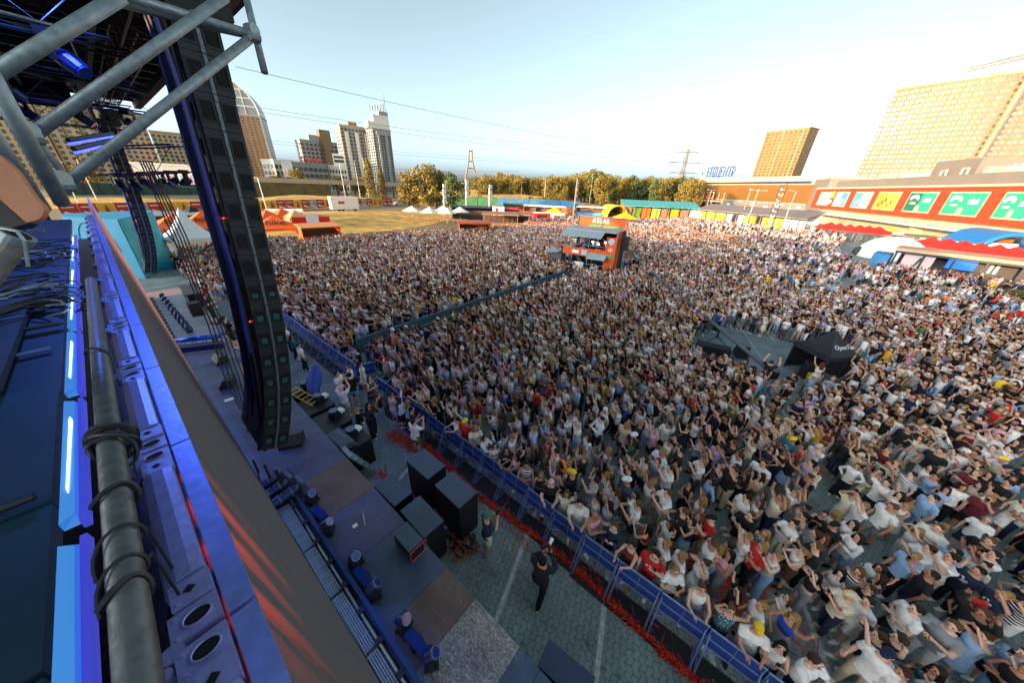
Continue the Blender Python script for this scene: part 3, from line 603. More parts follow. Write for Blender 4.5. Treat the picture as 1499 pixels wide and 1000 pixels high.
while y < 20:
    y1 = y+pitch-.012
    xt0, xt1, xb0, xb1 = topx(y), topx(y1), botx(y), botx(y1)
    zt, zb = 9.0, 5.0; th = .025
    f = MB(); f.hexa([(xb0-.1, y, zb), (xb0, y, zb), (xb1, y1, zb), (xb1-.1, y1, zb)], [(xt0-.06, y, zt-.02), (xt0, y, zt-.02), (xt1, y1, zt-.02), (xt1-.06, y1, zt-.02)])
    fo = f.build('screen_cabinet', ledm, led)
    r_ = MB(); r_.hexa([(xt0-.05, y, zt-.02), (xt0+.004, y, zt-.02), (xt1+.004, y1, zt-.02), (xt1-.05, y1, zt-.02)], [(xt0-.05, y, zt+.012), (xt0+.004, y, zt+.012), (xt1+.004, y1, zt+.012), (xt1-.05, y1, zt+.012)]); r_.build('edge_rail', railm, fo)
    if y < 12:
        c = MB()   # rounded casing
        ya, yb = y+.17, y1-.16
        prof = [(-.15, -.08), (-.15, -.01), (-.14, .02), (-.115, .036), (-.085, .04), (-.062, .036), (-.057, -.08)]
        c.loft([[(topx(ya)+u, ya, zt+v) for u, v in prof], [(topx(yb)+u, yb, zt+v) for u, v in prof]]); c.build('casing', lav, fo)
        for (pa, pb, nm) in ((y+.09, y+.165, 'end_plate'), (y1-.155, y1-.08, 'end_plate'), (y+.005, y+.085, 'latch'), (y1-.075, y1-.002, 'latch')):
            x = topx(pa)
            q = MB(); w0 = -.135 if nm == 'end_plate' else -.148
            q.box(x+w0, x-.057, pa, pb, zt-.06, zt+(.03 if nm == 'end_plate' else .022))
            hz = zt+(.03 if nm == 'end_plate' else .022)+.002; cx, cy = x-.098, (pa+pb)/2
            q.mi(1)
            if nm == 'end_plate': q.poly([(cx+.013*math.cos(a), cy+.013*math.sin(a), hz) for a in np.arange(0, 6.28, math.pi/2)])
            else: q.poly([(cx+.027*math.cos(a), cy+.02*math.sin(a), hz) for a in np.linspace(0, 6.28, 17)[:-1]])
            q.mi(0)
            if nm == 'latch': q.tube([(cx-.027*math.cos(a), cy+.021*math.sin(a), hz) for a in np.linspace(0, 6.28, 17)], .003, 5)
            [q.cyl((x+w0+.012, yy_, zt+(.03 if nm == 'end_plate' else .022)), .0045, .004, 6) for yy_ in (pa+.012, pb-.012)]; q.build(nm, [lav, dark], fo)
        q = MB(); q.cyl((topx(y)-.15, y-.004, zt-.01), .022, .03, 12); q.cyl((topx(y)-.165, y-.04, zt-.03), .014, .05, 10); q.build('latch_knob', lav, fo)
    y += pitch; k += 1
# lower border of the wall
MB().hexa([(botx(-1)-.12, -.95, 4.86), (botx(-1)+.01, -.95, 4.86), (botx(20)+.01, 20, 4.86), (botx(20)-.12, 20, 4.86)], [(botx(-1)-.12, -.95, 4.99), (botx(-1)+.01, -.95, 4.99), (botx(20)+.01, 20, 4.99), (botx(20)-.12, 20, 4.99)]).build('lower_border', blackfab, led)
# pipe with straps
t = thing('scaffold_pipe', 'thick grey weathered pipe lying between light panels and screen casings', 'pipe', (0, 0, 0))
pipem = mat('weathered_pipe', '#54595a', .45, .5, .3, 30, .2)  # base grey darkened to hold the shade of the gap it lies in
MB().tube([(-.2, .45, 9.3), (-.218, 3.6, 9.3)], .0255, 16).build('pipe', pipem, t, True)
mb = MB()
for yy, rr in ((.72, .03), (1.02, .034)):
    mb.tube([(-.205+rr*math.cos(a), yy+.012*math.sin(a*2), 9.3+rr*math.sin(a)) for a in np.linspace(0, 6.3, 20)], .006, 5)
mb.build('strap', black, t)
mb = MB()
for k in range(7):
    j1, j2 = rnd.uniform(-.02, .02), rnd.uniform(0, 6)
    mb.tube([(-.208+(.034+.004*(k % 3))*math.cos(a)+.012*max(0, math.cos(a)), 1.26+.014*k+j1*math.sin(a+j2)*2, 9.297+(.033+.004*(k % 3))*math.sin(a)-.02*max(0, -math.sin(a))) for a in np.linspace(0, 6.3, 22)], .0055, 6)
mb.build('cable_wrap', black, t)
t = thing('loose_cables', 'thin grey cables looping around the weathered pipe', 'cable', (0, 0, 0))
mb = MB()
for k in range(2): mb.tube([(-.205+(.032+.003*k)*math.cos(q), .78+.09*k+.05*math.sin(q*.8)-.03*q, 9.3+(.031+.003*k)*math.sin(q)) for q in np.linspace(3.3, -1.2, 14)]+[(-.19, .9+.09*k, 9.2), (-.2, .9+.09*k, 9.0)], .0035, 6)
mb.tube([(-.215+.033*math.cos(q), 2.0+.03*q, 9.3+.033*math.sin(q)) for q in np.linspace(3.3, -1.2, 14)], .005, 6); mb.build('cable', dark_steel, t)
t = thing('understructure', 'dark struts and diagonal braces below the weathered pipe', 'frame', (0, 0, 0))
mb = MB(); 
for k in range(10): mb.tube([(-.3, .3+.8*k, 8.7), (-.12, .75+.8*k, 8.85)], .012, 6); mb.tube([(-.13, .2+.8*k, 8.8), (-.3, .65+.8*k, 8.6)], .01, 6)
mb.build('brace', black, t); MB().box(-1.2, -.16, -.8, 14, 8.3, 8.35).build('floor_board', dark_steel, t)
# blue light panels
glow = mat('blue_glow_panel', '#4448a0', .25, 0, .05, 2, emit='#4a50f0', estr=.11); hot = mat('white_tube', '#ffffff', .3, 0, 0, 2, emit='#dfe9ff', estr=.8); cyan = mat('cyan_panel', '#4f93c8', .2, 0, .05, 2, emit='#3c7fe0', estr=.11)
for k in range(9):
    y0 = .36+.62*k*(1+.06*k) - (.35 if k == 0 else 0); y1 = .36+.62*(k+1)*(1+.06*(k+1))-.05
    x0 = -.247-.0095*y0; x1 = -.247-.0095*y1
    if k > 6: break
    t = thing('glow_light', ['nearest blue glowing light panel at the bottom frame edge', 'second blue glowing light panel from the bottom edge', 'blue light panel with the longest white tube', 'fourth blue glowing light panel along the platform edge', 'fifth blue glowing light panel along the platform edge', 'sixth blue glowing light panel towards the scaffold corner', 'farthest blue glowing light panel at the scaffold corner'][k], 'light', (0, 0, 0), 0, 'blue light panels along the platform')
    MB().hexa([(x0-.008, y0, 9.262), (x0+.004, y0, 9.262), (x1+.004, y1, 9.262), (x1-.008, y1, 9.262)], [(x0-.008, y0, 9.285), (x0+.002, y0, 9.285), (x1+.002, y1, 9.285), (x1-.008, y1, 9.285)]).build('panel', glow, t)
    MB().hexa([(x0-.034, y0+.01, 9.27), (x0-.010, y0+.01, 9.27), (x1-.010, y1-.01, 9.27), (x1-.034, y1-.01, 9.27)], [(x0-.034, y0+.01, 9.292), (x0-.012, y0+.03, 9.292), (x1-.012, y1-.03, 9.292), (x1-.034, y1-.01, 9.292)]).build('diffuser', cyan, t)
    if k >= 1:
        a, b_ = y0+.2*(y1-y0), y0+.75*(y1-y0)
        MB().hexa([(x0-.026, a, 9.2925), (x0-.022, a-.02, 9.2925), (x1-.014, b_, 9.2925), (x1-.020, b_+.03, 9.2925)], [(x0-.025, a+.01, 9.296), (x0-.022, a, 9.296), (x1-.0145, b_-.01, 9.296), (x1-.0195, b_, 9.296)]).build('lamp_tube', hot, t)
# platform boards on the left
plat = mat('painted_board', '#123344', .5, .1, .25, 3, .1); plat2 = mat('painted_board_dark', '#0b222e', .6, .1, .3, 4, .1)  # blue light falling on the boards is put into their teal colour
t = thing('scaffold_platform', 'dark teal painted scaffold platform boards along the left frame edge', 'platform', (0, 0, 0))
ys = [-.6, .72, 1.2, 1.9, 2.7, 3.6, 4.8, 6.5, 9]
for i, (a, b_) in enumerate(zip(ys, ys[1:])):
    xa = -.31-.0095*a; xb = -.31-.0095*b_; dz = .006*(i % 3)
    MB().hexa([(-3.2, a+.004, 9.2), (xa, a+.004, 9.2), (xb, b_-.006, 9.2), (-3.2, b_-.006, 9.2)], [(-3.2, a+.004, 9.24+dz), (xa, a+.004, 9.24+dz), (xb, b_-.006, 9.24+dz), (-3.2, b_-.006, 9.24+dz)]).build('board', plat if i % 3 else plat, t)
mb = MB()
for i, (x, y0, y1) in enumerate(((-.62, .8, 1.6), (-.9, 1.3, 2.6), (-.5, 2.0, 3.4), (-1.3, 2.4, 4.5))): mb.box(x-.07-.04*i, x+.05, y0, y1, 9.262, 9.29)
mb.build('cover_plate', plat2, t)
mb = MB(); [mb.tube([(-3, y, 9.27), (-.34, y, 9.27)], .01, 6) for y in (1.22, 2.75, 4.9)]; mb.build('seam_bar', dark_steel, t)
# clutter on the platform
for k, (x, y, a) in enumerate(((-.55, .95, .3), (-.8, 1.7, -.2), (-.5, 2.4, .1))):
    t = thing('tape_strip', ['strip of grey tape stuck on the nearest platform board', 'strip of grey tape farther left on the platform', 'strip of grey tape on the platform near the cable heap'][k], 'tape', (x, y, 9.2585), a); MB().box(-.14, .14, -.018, .018, 0, .0012).build('tape', mat('grey_tape', '#5f6a6e', .5, 0, .25, 20), t)
t = thing('cable_heap', 'heap of dark cables and clamps on the platform by the tan board', 'cables', (0, 0, 0))
mb = MB()
for k in range(46):
    c = gd(rnd.uniform(5, 78), rnd.uniform(335, 470), 9.27)
    pts = [c+Vector((.16*math.cos(q*.5+k), .16*math.sin(q*.6+k*2), .02+.02*math.sin(q+k))) for q in range(10)]
    mb.mi(k % 4 == 0).tube(pts, .006, 5)
mb.build('cable', [black, steel], t)
t = thing('tan_board', 'rounded tan board leaning behind the scaffold tubes at the left edge', 'board', (0, 0, 0))
tanm = mat('tan_board', '#b07450', .55, 0, .16, 14, .08)
pts = [(-30, 215), (15, 240), (48, 285), (64, 303), (60, 318), (45, 324), (30, 318), (-30, 258)]
def smooth_(p, n=5):
    o = []
    for i in range(len(p)):
        a, b, c, d = p[i-1], p[i], p[(i+1) % len(p)], p[(i+2) % len(p)]
        for k in range(n):
            u = k/n; o.append(tuple(.5*(2*b[j]+(c[j]-a[j])*u+(2*a[j]-5*b[j]+4*c[j]-d[j])*u*u+(3*b[j]-a[j]-3*c[j]+d[j])*u**3) for j in (0, 1)))
    return o
pts = smooth_(pts)
fr = [ax(x, y, .95) for x, y in pts]; bk = [p+C_F*.012 for p in fr]
MB().loft([fr, bk]).build('board', tanm, t)
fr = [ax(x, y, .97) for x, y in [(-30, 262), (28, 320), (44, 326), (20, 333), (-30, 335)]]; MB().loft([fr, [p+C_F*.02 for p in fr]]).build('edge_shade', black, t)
t = thing('grey_pipe', 'short fat grey pipe end lying on the platform at the left edge', 'pipe', (0, 0, 0))
MB().tube([ax(-60, 455, .9), ax(20, 352, .9)], .03, 20).build('pipe', mat('tan_pipe', '#8e8a80', .45, .4, .25, 20, .1), t, False); q0_, q1_ = ax(20, 352, .9), ax(27, 343, .9); MB().tube([q0_, q1_], .034, 20).build('end_ring', steel, t); MB().tube([q1_, q1_+(q1_-q0_)*.05], .024, 16).build('bore', dark, t)
MB().tube([ax(-10, 332, .82), ax(25, 338, .83), ax(36, 352, .84), ax(42, 390, .86)], .004, 6).build('strap', steel, t)
# ------------------------------------------------------------------ scaffold tubes around the camera
tubem = mat('scaffold_tube', '#8b979a', .5, .5, .25, 28, .12)
def stube(a, b_, label, r=.0242, fit=True):
    t = thing('scaffold_tube', label, 'scaffold tube', a)
    MB().tube([(0, 0, 0), b_-a], r, 14).build('tube', tubem, t, True)
    return t
def clamp(p, label):
    t = thing('scaffold_clamp', label, 'clamp', p, .4)
    mb = MB(); mb.tube([(-.03, 0, 0), (.03, 0, 0)], .034, 10); mb.tube([(0, -.03, .03), (0, .03, .03)], .034, 10); mb.build('body', steel, t)
    mb = MB(); mb.cyl((.0, .03, -.02), .007, .07, 6, 'y'); mb.build('bolt', steel, t)
stube(ax(-60, 140, 1.12), ax(178, -6, 1.3), 'uppermost of the three slanting scaffold tubes at the top left')
stube(ax(42, 202, 1.42), ax(330, -6, 1.75), 'middle slanting scaffold tube crossing the top left corner')
stube(ax(92, 272, 1.55), ax(374, 50, 2.05), 'lowest slanting scaffold tube crossing in front of the near speaker array')
stube(ax(180, -8, 1.75), ax(382, 54, 2.05), 'level scaffold tube reaching right to the upright short tube')
stube(ax(352, -40, 2.1), ax(388, 106, 2.2), 'short upright scaffold tube hanging free against the sky', .022)
stube(ax(-25, 90, 1.0), ax(92, 298, 1.35), 'scaffold upright running down into the platform corner')
stube(ax(-60, 130, .95), ax(62, 305, 1.3), 'scaffold upright just left of its neighbour at the platform corner')
stube(ax(-60, 60, 1.5), ax(100, 262, 1.75), 'thin scaffold brace behind the corner uprights', .016)
stube(ax(0, 16, 1.9), ax(108, 44, 2.3), 'thin dark scaffold rail below the roof in the corner', .01)
stube(ax(290, -5, 2.3), ax(460, -130, 2.9), 'scaffold tube slanting out of the top of the frame')
for p, l in ((ax(371, 52, 2.03), 'scaffold clamp where the level tube meets the short upright'), (ax(92, 270, 1.52), 'scaffold clamp at the foot of the lowest slanting tube'), (ax(44, 200, 1.4), 'scaffold clamp at the foot of the middle slanting tube')): clamp(p, l)
t = thing('scaffold_deck', 'dark scaffold deck board seen from below along the level tube', 'board', (0, 0, 0))
pl = [ax(170, 2, 1.85), ax(275, 35, 1.95), ax(370, 58, 2.12), ax(310, 45, 2.4), ax(180, 12, 2.5), ax(100, -20, 2.2)]
MB().loft([pl, [p+Vector((0, 0, .04)) for p in pl]]).build('board', dark_steel, t)
# unseen block added behind the camera to throw evening shade over the crowd
hs = thing('stage_house', 'long dark service building far behind the stage', 'building', (0, 0, 0))
MB().box(-84, -70, -110, 84, .02, 20.2).build('wall', mat('backstage_wall', '#3a3d42', .8, 0, .1, .5), hs)
MB().box(-84.3, -69.7, -110.3, 84.3, 20.21, 20.6).build('roof', dark_steel, hs)
# ------------------------------------------------------------------ people
def clothmat(name, pat=None):
    def b(nt):
        N, L = nt.nodes, nt.links; p = N['Principled BSDF']; p.inputs['Roughness'].default_value = .85
        oi = N.new('ShaderNodeObjectInfo'); tc = N.new('ShaderNodeTexCoord')
        nz = N.new('ShaderNodeTexNoise'); nz.inputs['Scale'].default_value = 9; nz.inputs['Detail'].default_value = 4; L.new(tc.outputs['Object'], nz.inputs['Vector'])
        mr = N.new('ShaderNodeMapRange'); mr.inputs[1].default_value = .3; mr.inputs[2].default_value = .7; mr.inputs[3].default_value = .85; mr.inputs[4].default_value = 1.12; L.new(nz.outputs[0], mr.inputs[0])
        sc = N.new('ShaderNodeVectorMath'); sc.operation = 'SCALE'; L.new(oi.outputs['Color'], sc.inputs[0]); L.new(mr.outputs[0], sc.inputs['Scale']); out = sc.outputs[0]
        bp = N.new('ShaderNodeBump'); bp.inputs['Strength'].default_value = .5; bp.inputs['Distance'].default_value = .02; n3 = N.new('ShaderNodeTexNoise'); n3.inputs['Scale'].default_value = 14; n3.inputs['Distortion'].default_value = 1.5; L.new(tc.outputs['Object'], n3.inputs['Vector']); L.new(n3.outputs[0], bp.inputs['Height']); L.new(bp.outputs[0], p.inputs['Normal'])
        if pat:
            mix = N.new('ShaderNodeMix'); mix.data_type = 'RGBA'; mix.inputs['B'].default_value = {'stripe': (.75, .74, .72, 1), 'check': (.08, .09, .12, 1), 'print': (.75, .73, .68, 1), 'floral': (.7, .62, .55, 1)}[pat]
            sep = N.new('ShaderNodeSeparateXYZ'); L.new(tc.outputs['Object'], sep.inputs[0])
            if pat == 'stripe':
                m1 = N.new('ShaderNodeMath'); m1.operation = 'MULTIPLY'; m1.inputs[1].default_value = 90; L.new(sep.outputs['Z'], m1.inputs[0]); m2 = N.new('ShaderNodeMath'); m2.operation = 'SINE'; L.new(m1.outputs[0], m2.inputs[0]); m3 = N.new('ShaderNodeMath'); m3.operation = 'GREATER_THAN'; m3.inputs[1].default_value = .1; L.new(m2.outputs[0], m3.inputs[0]); f = m3.outputs[0]
            elif pat == 'check':
                ck = N.new('ShaderNodeTexChecker'); ck.inputs['Scale'].default_value = 22; L.new(tc.outputs['Object'], ck.inputs['Vector']); f = ck.outputs['Fac']
            elif pat == 'floral':
                vo = N.new('ShaderNodeTexVoronoi'); vo.inputs['Scale'].default_value = 22; L.new(tc.outputs['Object'], vo.inputs['Vector']); m3 = N.new('ShaderNodeMath'); m3.operation = 'LESS_THAN'; m3.inputs[1].default_value = .3; L.new(vo.outputs[0], m3.inputs[0]); f = m3.outputs[0]
            else:
                n2 = N.new('ShaderNodeTexNoise'); n2.inputs['Scale'].default_value = 16; L.new(tc.outputs['Object'], n2.inputs['Vector'])
                cm = N.new('ShaderNodeVectorMath'); cm.operation = 'SUBTRACT'; cm.inputs[1].default_value = (0, -.12, 1.26); L.new(tc.outputs['Object'], cm.inputs[0])
                sm_ = N.new('ShaderNodeVectorMath'); sm_.operation = 'MULTIPLY'; sm_.inputs[1].default_value = (1, .9, 1.2); L.new(cm.outputs[0], sm_.inputs[0])
                ln = N.new('ShaderNodeVectorMath'); ln.operation = 'LENGTH'; L.new(sm_.outputs[0], ln.inputs[0])
                m1 = N.new('ShaderNodeMath'); m1.operation = 'LESS_THAN'; m1.inputs[1].default_value = .1; L.new(ln.outputs['Value'], m1.inputs[0])
                m2 = N.new('ShaderNodeMath'); m2.operation = 'GREATER_THAN'; m2.inputs[1].default_value = .5; L.new(n2.outputs[0], m2.inputs[0]); m3 = N.new('ShaderNodeMath'); m3.operation = 'MULTIPLY'; L.new(m1.outputs[0], m3.inputs[0]); L.new(m2.outputs[0], m3.inputs[1]); f = m3.outputs[0]
            L.new(f, mix.inputs['Factor']); L.new(out, mix.inputs['A']); out = mix.outputs['Result']
        L.new(out, p.inputs['Base Color'])
    return uv_mat(name, b)
CM = {None: clothmat('cloth'), 'stripe': clothmat('striped_cloth', 'stripe'), 'check': clothmat('checked_cloth', 'check'), 'print': clothmat('printed_cloth', 'print'), 'floral': clothmat('floral_cloth', 'floral')}
def objcol_mat(name, rough, sheen=0):
    def b(nt):
        N, L = nt.nodes, nt.links; p = N['Principled BSDF']; p.inputs['Roughness'].default_value = rough; oi = N.new('ShaderNodeObjectInfo'); tc = N.new('ShaderNodeTexCoord')
        nz = N.new('ShaderNodeTexNoise'); nz.inputs['Scale'].default_value = 30; L.new(tc.outputs['Object'], nz.inputs['Vector']); mr = N.new('ShaderNodeMapRange'); mr.inputs[3].default_value = .7; mr.inputs[4].default_value = 1.3; L.new(nz.outputs[0], mr.inputs[0])
        sc = N.new('ShaderNodeVectorMath'); sc.operation = 'SCALE'; L.new(oi.outputs['Color'], sc.inputs[0]); L.new(mr.outputs[0], sc.inputs['Scale']); L.new(sc.outputs[0], p.inputs['Base Color'])
    return uv_mat(name, b)
skin_m = objcol_mat('skin', .55); hair_m = objcol_mat('hair', .6); hair_m.node_tree.nodes['Principled BSDF'].inputs['Specular IOR Level'].default_value = .2; eye_m = mat('eye_dark', '#1c1412', .4, 0, .1, 5); lip_m = mat('lips', '#9a4a44', .5, 0, .1, 5)
POSES = {   # right elbow, right wrist, left elbow, left wrist (x>0 is the right in local view; front is -y)
 'down': ((.26, .02, 1.12), (.27, -.08, .88), (-.26, .02, 1.12), (-.27, -.06, .88)),
 'crossed': ((.26, -.06, 1.12), (-.06, -.2, 1.14), (-.26, -.06, 1.12), (.07, -.22, 1.17)),
 'onephone': ((.27, -.2, 1.40), (.17, -.34, 1.64), (-.25, .02, 1.12), (-.22, -.14, .93)),
 'bothup': ((.30, -.08, 1.60), (.24, -.14, 1.86), (-.30, -.08, 1.60), (-.24, -.14, 1.86)),
 'filming': ((.22, -.2, 1.22), (.06, -.36, 1.46), (-.22, -.2, 1.22), (-.06, -.36, 1.46)),
 'clapping': ((.25, -.14, 1.14), (.03, -.3, 1.28), (-.25, -.14, 1.14), (-.03, -.3, 1.28)),
 'shading': ((.32, -.12, 1.46), (.1, -.16, 1.64), (-.26, .02, 1.12), (-.27, -.06, .88)),
 'hips': ((.36, .05, 1.16), (.18, -.06, 1.0), (-.36, .05, 1.16), (-.18, -.06, 1.0)),
 'leaning': ((.22, -.26, 1.24), (.13, -.42, 1.26), (-.22, -.26, 1.24), (-.13, -.44, 1.27)),
 'overhead': ((.22, -.2, 1.58), (.07, -.26, 1.82), (-.22, -.2, 1.58), (-.07, -.26, 1.82)),
 'waving': ((.30, -.04, 1.58), (.36, -.1, 1.86), (-.26, -.1, 1.14), (-.06, -.24, 1.1)),
 'camera': ((.24, -.14, 1.3), (.07, -.2, 1.55), (-.24, -.16, 1.3), (-.05, -.3, 1.54)),
}
def V(*a): return Vector(a)
def rg(mb_rings, c, rx, ry, n=12, sq=1.0):
    mb_rings.append([Vector((c[0]+rx*math.copysign(abs(math.cos(2*math.pi*i/n))**sq, math.cos(2*math.pi*i/n)), c[1]+ry*math.copysign(abs(math.sin(2*math.pi*i/n))**sq, math.sin(2*math.pi*i/n)), c[2])) for i in range(n)])
def joints(sex, pose, stance):
    m = sex == 'm'; sh = .195 if m else .172
    re_, rw, le, lw = [V(*p) for p in POSES[pose]]
    hipx = .095 if m else .09
    st = {0: ((.10, 0), (-.10, 0)), 1: ((.14, -.06), (-.11, .08)), 2: ((.07, .03), (-.13, -.1)), 3: ((.16, -.22), (-.1, .24))}[stance]
    J = {}
    for s_, sx in (('r', 1), ('l', -1)):
        ft = st[0] if sx > 0 else st[1]
        J['hip'+s_] = V(hipx*sx, .0, .9); J['ank'+s_] = V(ft[0], ft[1]+.01, .085); k = (J['hip'+s_]+J['ank'+s_])/2; J['kn'+s_] = k+V(.01*sx, -.035, .01); J['sho'+s_] = V(sh*sx, .0, 1.40)
    J['elr'], J['wrr'], J['ell'], J['wrl'] = re_, rw, le, lw
    return J
def torso_rings(sex, e=0., z0=.86, z1=1.46):
    m = sex == 'm'
    prof = [(.80, .135, .10, 0), (.86, .165, .118, .005), (.93, .172 if not m else .165, .118, .005), (1.02, .150 if m else .138, .105, 0), (1.10, .142 if m else .122, .098, -.004), (1.2, .158 if m else .138, .108, -.008), (1.29, .175 if m else .152, .118 if m else .126, -.012), (1.36, .185 if m else .160, .108, -.004), (1.41, .165 if m else .142, .088, .004), (1.445, .105, .07, .01), (1.47, .062, .06, .012)]
    r = []
    for z, rx, ry, yo in prof:
        if z0-1e-6 <= z <= z1+1e-6: rg(r, (0, yo, z), rx+e, ry+e, 14, .85)
    return r
def limb(mb, pts, rads, n=10): mb.tube(pts, rads, n)
def body_src(sex, J, fat=1.):
    m = sex == 'm'; mb = MB()
    mb.loft(torso_rings(sex, 0, .8, 1.47))
    mb.tube([V(0, .012, 1.42), V(0, .0, 1.5), V(0, -.008, 1.56)], [.068, .055 if m else .048, .052 if m else .046], 12)
    hs_ = 1.0 if m else .95
    mb.ell((0, -.005, 1.635), .077*hs_, .097*hs_, .112*hs_, 16, 10); mb.ell((0, -.03, 1.565), .056*hs_, .062, .05, 12, 6)
    for s_, sx in (('r', 1), ('l', -1)):
        k = 1. if m else .84
        limb(mb, [J['sho'+s_]-V(.05*sx, 0, .0), J['sho'+s_], J['sho'+s_].lerp(J['el'+s_], .5), J['el'+s_]], [.06*k, .058*k, .05*k, .041*k])
        mb.ell(J['el'+s_], .041*k, .041*k, .041*k, 10, 6)
        limb(mb, [J['el'+s_], J['el'+s_].lerp(J['wr'+s_], .35), J['wr'+s_]], [.041*k, .041*k, .027*k])
        d = (J['wr'+s_]-J['el'+s_]).normalized(); hnd = J['wr'+s_]+d*.045; mb.tube([J['wr'+s_]-d*.01, J['wr'+s_]+d*.03, hnd+d*.035], [.028*k, .036*k, .034*k], 10)
        k = 1. if m else 1.02
        limb(mb, [J['hip'+s_]+V(0, .005, .02), J['hip'+s_].lerp(J['kn'+s_], .4), J['kn'+s_]], [.09*k, .078*k, .055*k]); mb.ell(J['kn'+s_], .055, .055, .06, 10, 6)
        limb(mb, [J['kn'+s_], J['kn'+s_].lerp(J['ank'+s_], .3)+V(0, .015, 0), J['ank'+s_]], [.054, .057, .036])
        a = J['ank'+s_]; limb(mb, [a+V(0, .05, -.045), a+V(0, -.03, -.04), a+V(0.005*sx, -.13, -.055)], [.035, .04, .028])
    return mb
def fingers(mb, J, sex):
    k = 1. if sex == 'm' else .88
    for s_, sx in (('r', 1), ('l', -1)):
        w_ = J['wr'+s_]; d = (w_-J['el'+s_]).normalized(); side = d.cross(V(0, -1, .25)); side = side.normalized() if side.length > .1 else V(1, 0, 0); nrm = side.cross(d).normalized()
        if nrm.y > 0: nrm = -nrm
        b = w_+d*.075*k
        for q, (o, L_) in enumerate(((-.026, .052), (-.009, .064), (.009, .07), (.026, .062))):
            p0 = b+side*o*k; p1 = p0+d*L_*.5*k+nrm*.006; p2 = p1+(d*.75+nrm*.55).normalized()*L_*.5*k
            mb.tube([p0-d*.015, p1, p2], [.0095*k, .009*k, .0075*k], 6)
        t0 = w_+d*.03-side*.028*sx*k; mb.tube([t0, t0+(d*.6-side*.7*sx+nrm*.3).normalized()*.035*k, t0+(d*.9-side*.35*sx+nrm*.5).normalized()*.062*k], [.012*k, .0105*k, .0085*k], 6)
def face_bits(mb, sex):
    h = 1.0 if sex == 'm' else .95
    mb.mi(0); mb.tube([V(0, -.098*h, 1.648), V(0, -.117*h, 1.612), V(0, -.1*h, 1.6)], [.009, .016, .012], 6)
    for sx in (1, -1): mb.ell((.078*h*sx, .0, 1.625), .012, .022, .033, 8, 5)
    mb.mi(1)
    for sx in (1, -1): mb.ell((.031*h*sx, -.087*h, 1.642), .015, .012, .008, 8, 4); mb.ell((.032*h*sx, -.091*h, 1.664), .02, .01, .005, 8, 4)
    mb.mi(2); mb.ell((0, -.088*h, 1.572), .024, .012, .009, 8, 4)
    mb.mi(0)
def top_src(kind, sex, J):
    mb = MB(); e = .016
    z0 = {'crop_top': 1.1, 'dress': .93}.get(kind, .86)
    z1 = 1.41 if kind in ('tank_top', 'crop_top', 'dress') else 1.455
    r = torso_rings(sex, e, z0, z1)
    if kind in ('tshirt', 'shirt', 'jacket'):
        r[0] = [V(v.x*1.08, v.y*1.1, v.z-.03) for v in r[0]]
    mb.loft(r)
    for s_, sx in (('r', 1), ('l', -1)):
        sh, el, wr = J['sho'+s_], J['el'+s_], J['wr'+s_]; k = 1. if sex == 'm' else .86
        if kind == 'tshirt': mb.tube([sh-V(.06*sx, 0, .0), sh+V(0, 0, .005), sh.lerp(el, .62)], [.074*k, .076*k, .072*k], 12)
        elif kind in ('shirt', 'jacket'): mb.tube([sh-V(.06*sx, 0, 0), sh+V(0, 0, .005), el], [.074*k, .076*k, .06*k], 12); mb.ell(el, .06*k, .06*k, .06*k, 10, 6); mb.tube([el, el.lerp(wr, .88)], [.06*k, .046*k], 12)
        elif kind in ('tank_top', 'dress', 'crop_top'): mb.tube([V(.085*sx, -.085, 1.38), V(.095*sx, 0, 1.458), V(.085*sx, .085, 1.38)], .019, 6)
    if kind == 'dress':
        q = []; [rg(q, (0, .0, z), rx, ry, 16) for z, rx, ry in ((.5, .25, .22), (.6, .235, .205), (.75, .215, .18), (.88, .195, .152), (.97, .172, .132), (1.04, .155, .12))]; mb.loft(q)
    return mb
def bottom_src(kind, sex, J):
    mb = MB()
    if kind == 'skirt':
        q = []; [rg(q, (0, .0, z), rx, ry, 16) for z, rx, ry in ((.52, .25, .2), (.65, .235, .185), (.82, .205, .155), (.93, .187, .135), (1.02, .155, .115))]; mb.loft(q); return mb
    q = []; [rg(q, (0, .005, z), rx, ry, 14, .85) for z, rx, ry in ((.8, .16, .118), (.86, .18, .132), (.93, .187, .132), (1.0, .165, .117))]; mb.loft(q)
    for s_, sx in (('r', 1), ('l', -1)):
        h, k_, a = J['hip'+s_], J['kn'+s_], J['ank'+s_]
        if kind == 'shorts': mb.tube([h+V(0, 0, .02), h.lerp(k_, .5), h.lerp(k_, .92)], [.104, .1, .096], 12)
        elif kind == 'wide_trousers': mb.tube([h+V(0, 0, .02), h.lerp(k_, .5), k_, k_.lerp(a, .5), a+V(0, 0, -.03)], [.104, .1, .095, .098, .105], 12)
        else: mb.tube([h+V(0, 0, .02), h.lerp(k_, .5), k_, k_.lerp(a, .45)+V(0, .012, 0), a+V(0, 0, -.01)], [.104, .092, .072, .07, .056], 12)
    return mb
def shoe_src(J, s_):
    a = J['ank'+s_]; mb = MB(); q = []
    for z, w_, l0, l1 in ((.0, .046, .075, -.175), (.03, .05, .08, -.18), (.06, .044, .075, -.13), (.1, .04, .055, -.04)):
        c = V(a.x, a.y+(l0+l1)/2, z); q.append([c+V(w_*math.cos(t), (l0-l1)/2*math.sin(t), 0) for t in np.linspace(0, 2*math.pi, 13)[:-1]])
    mb.loft(q); return mb
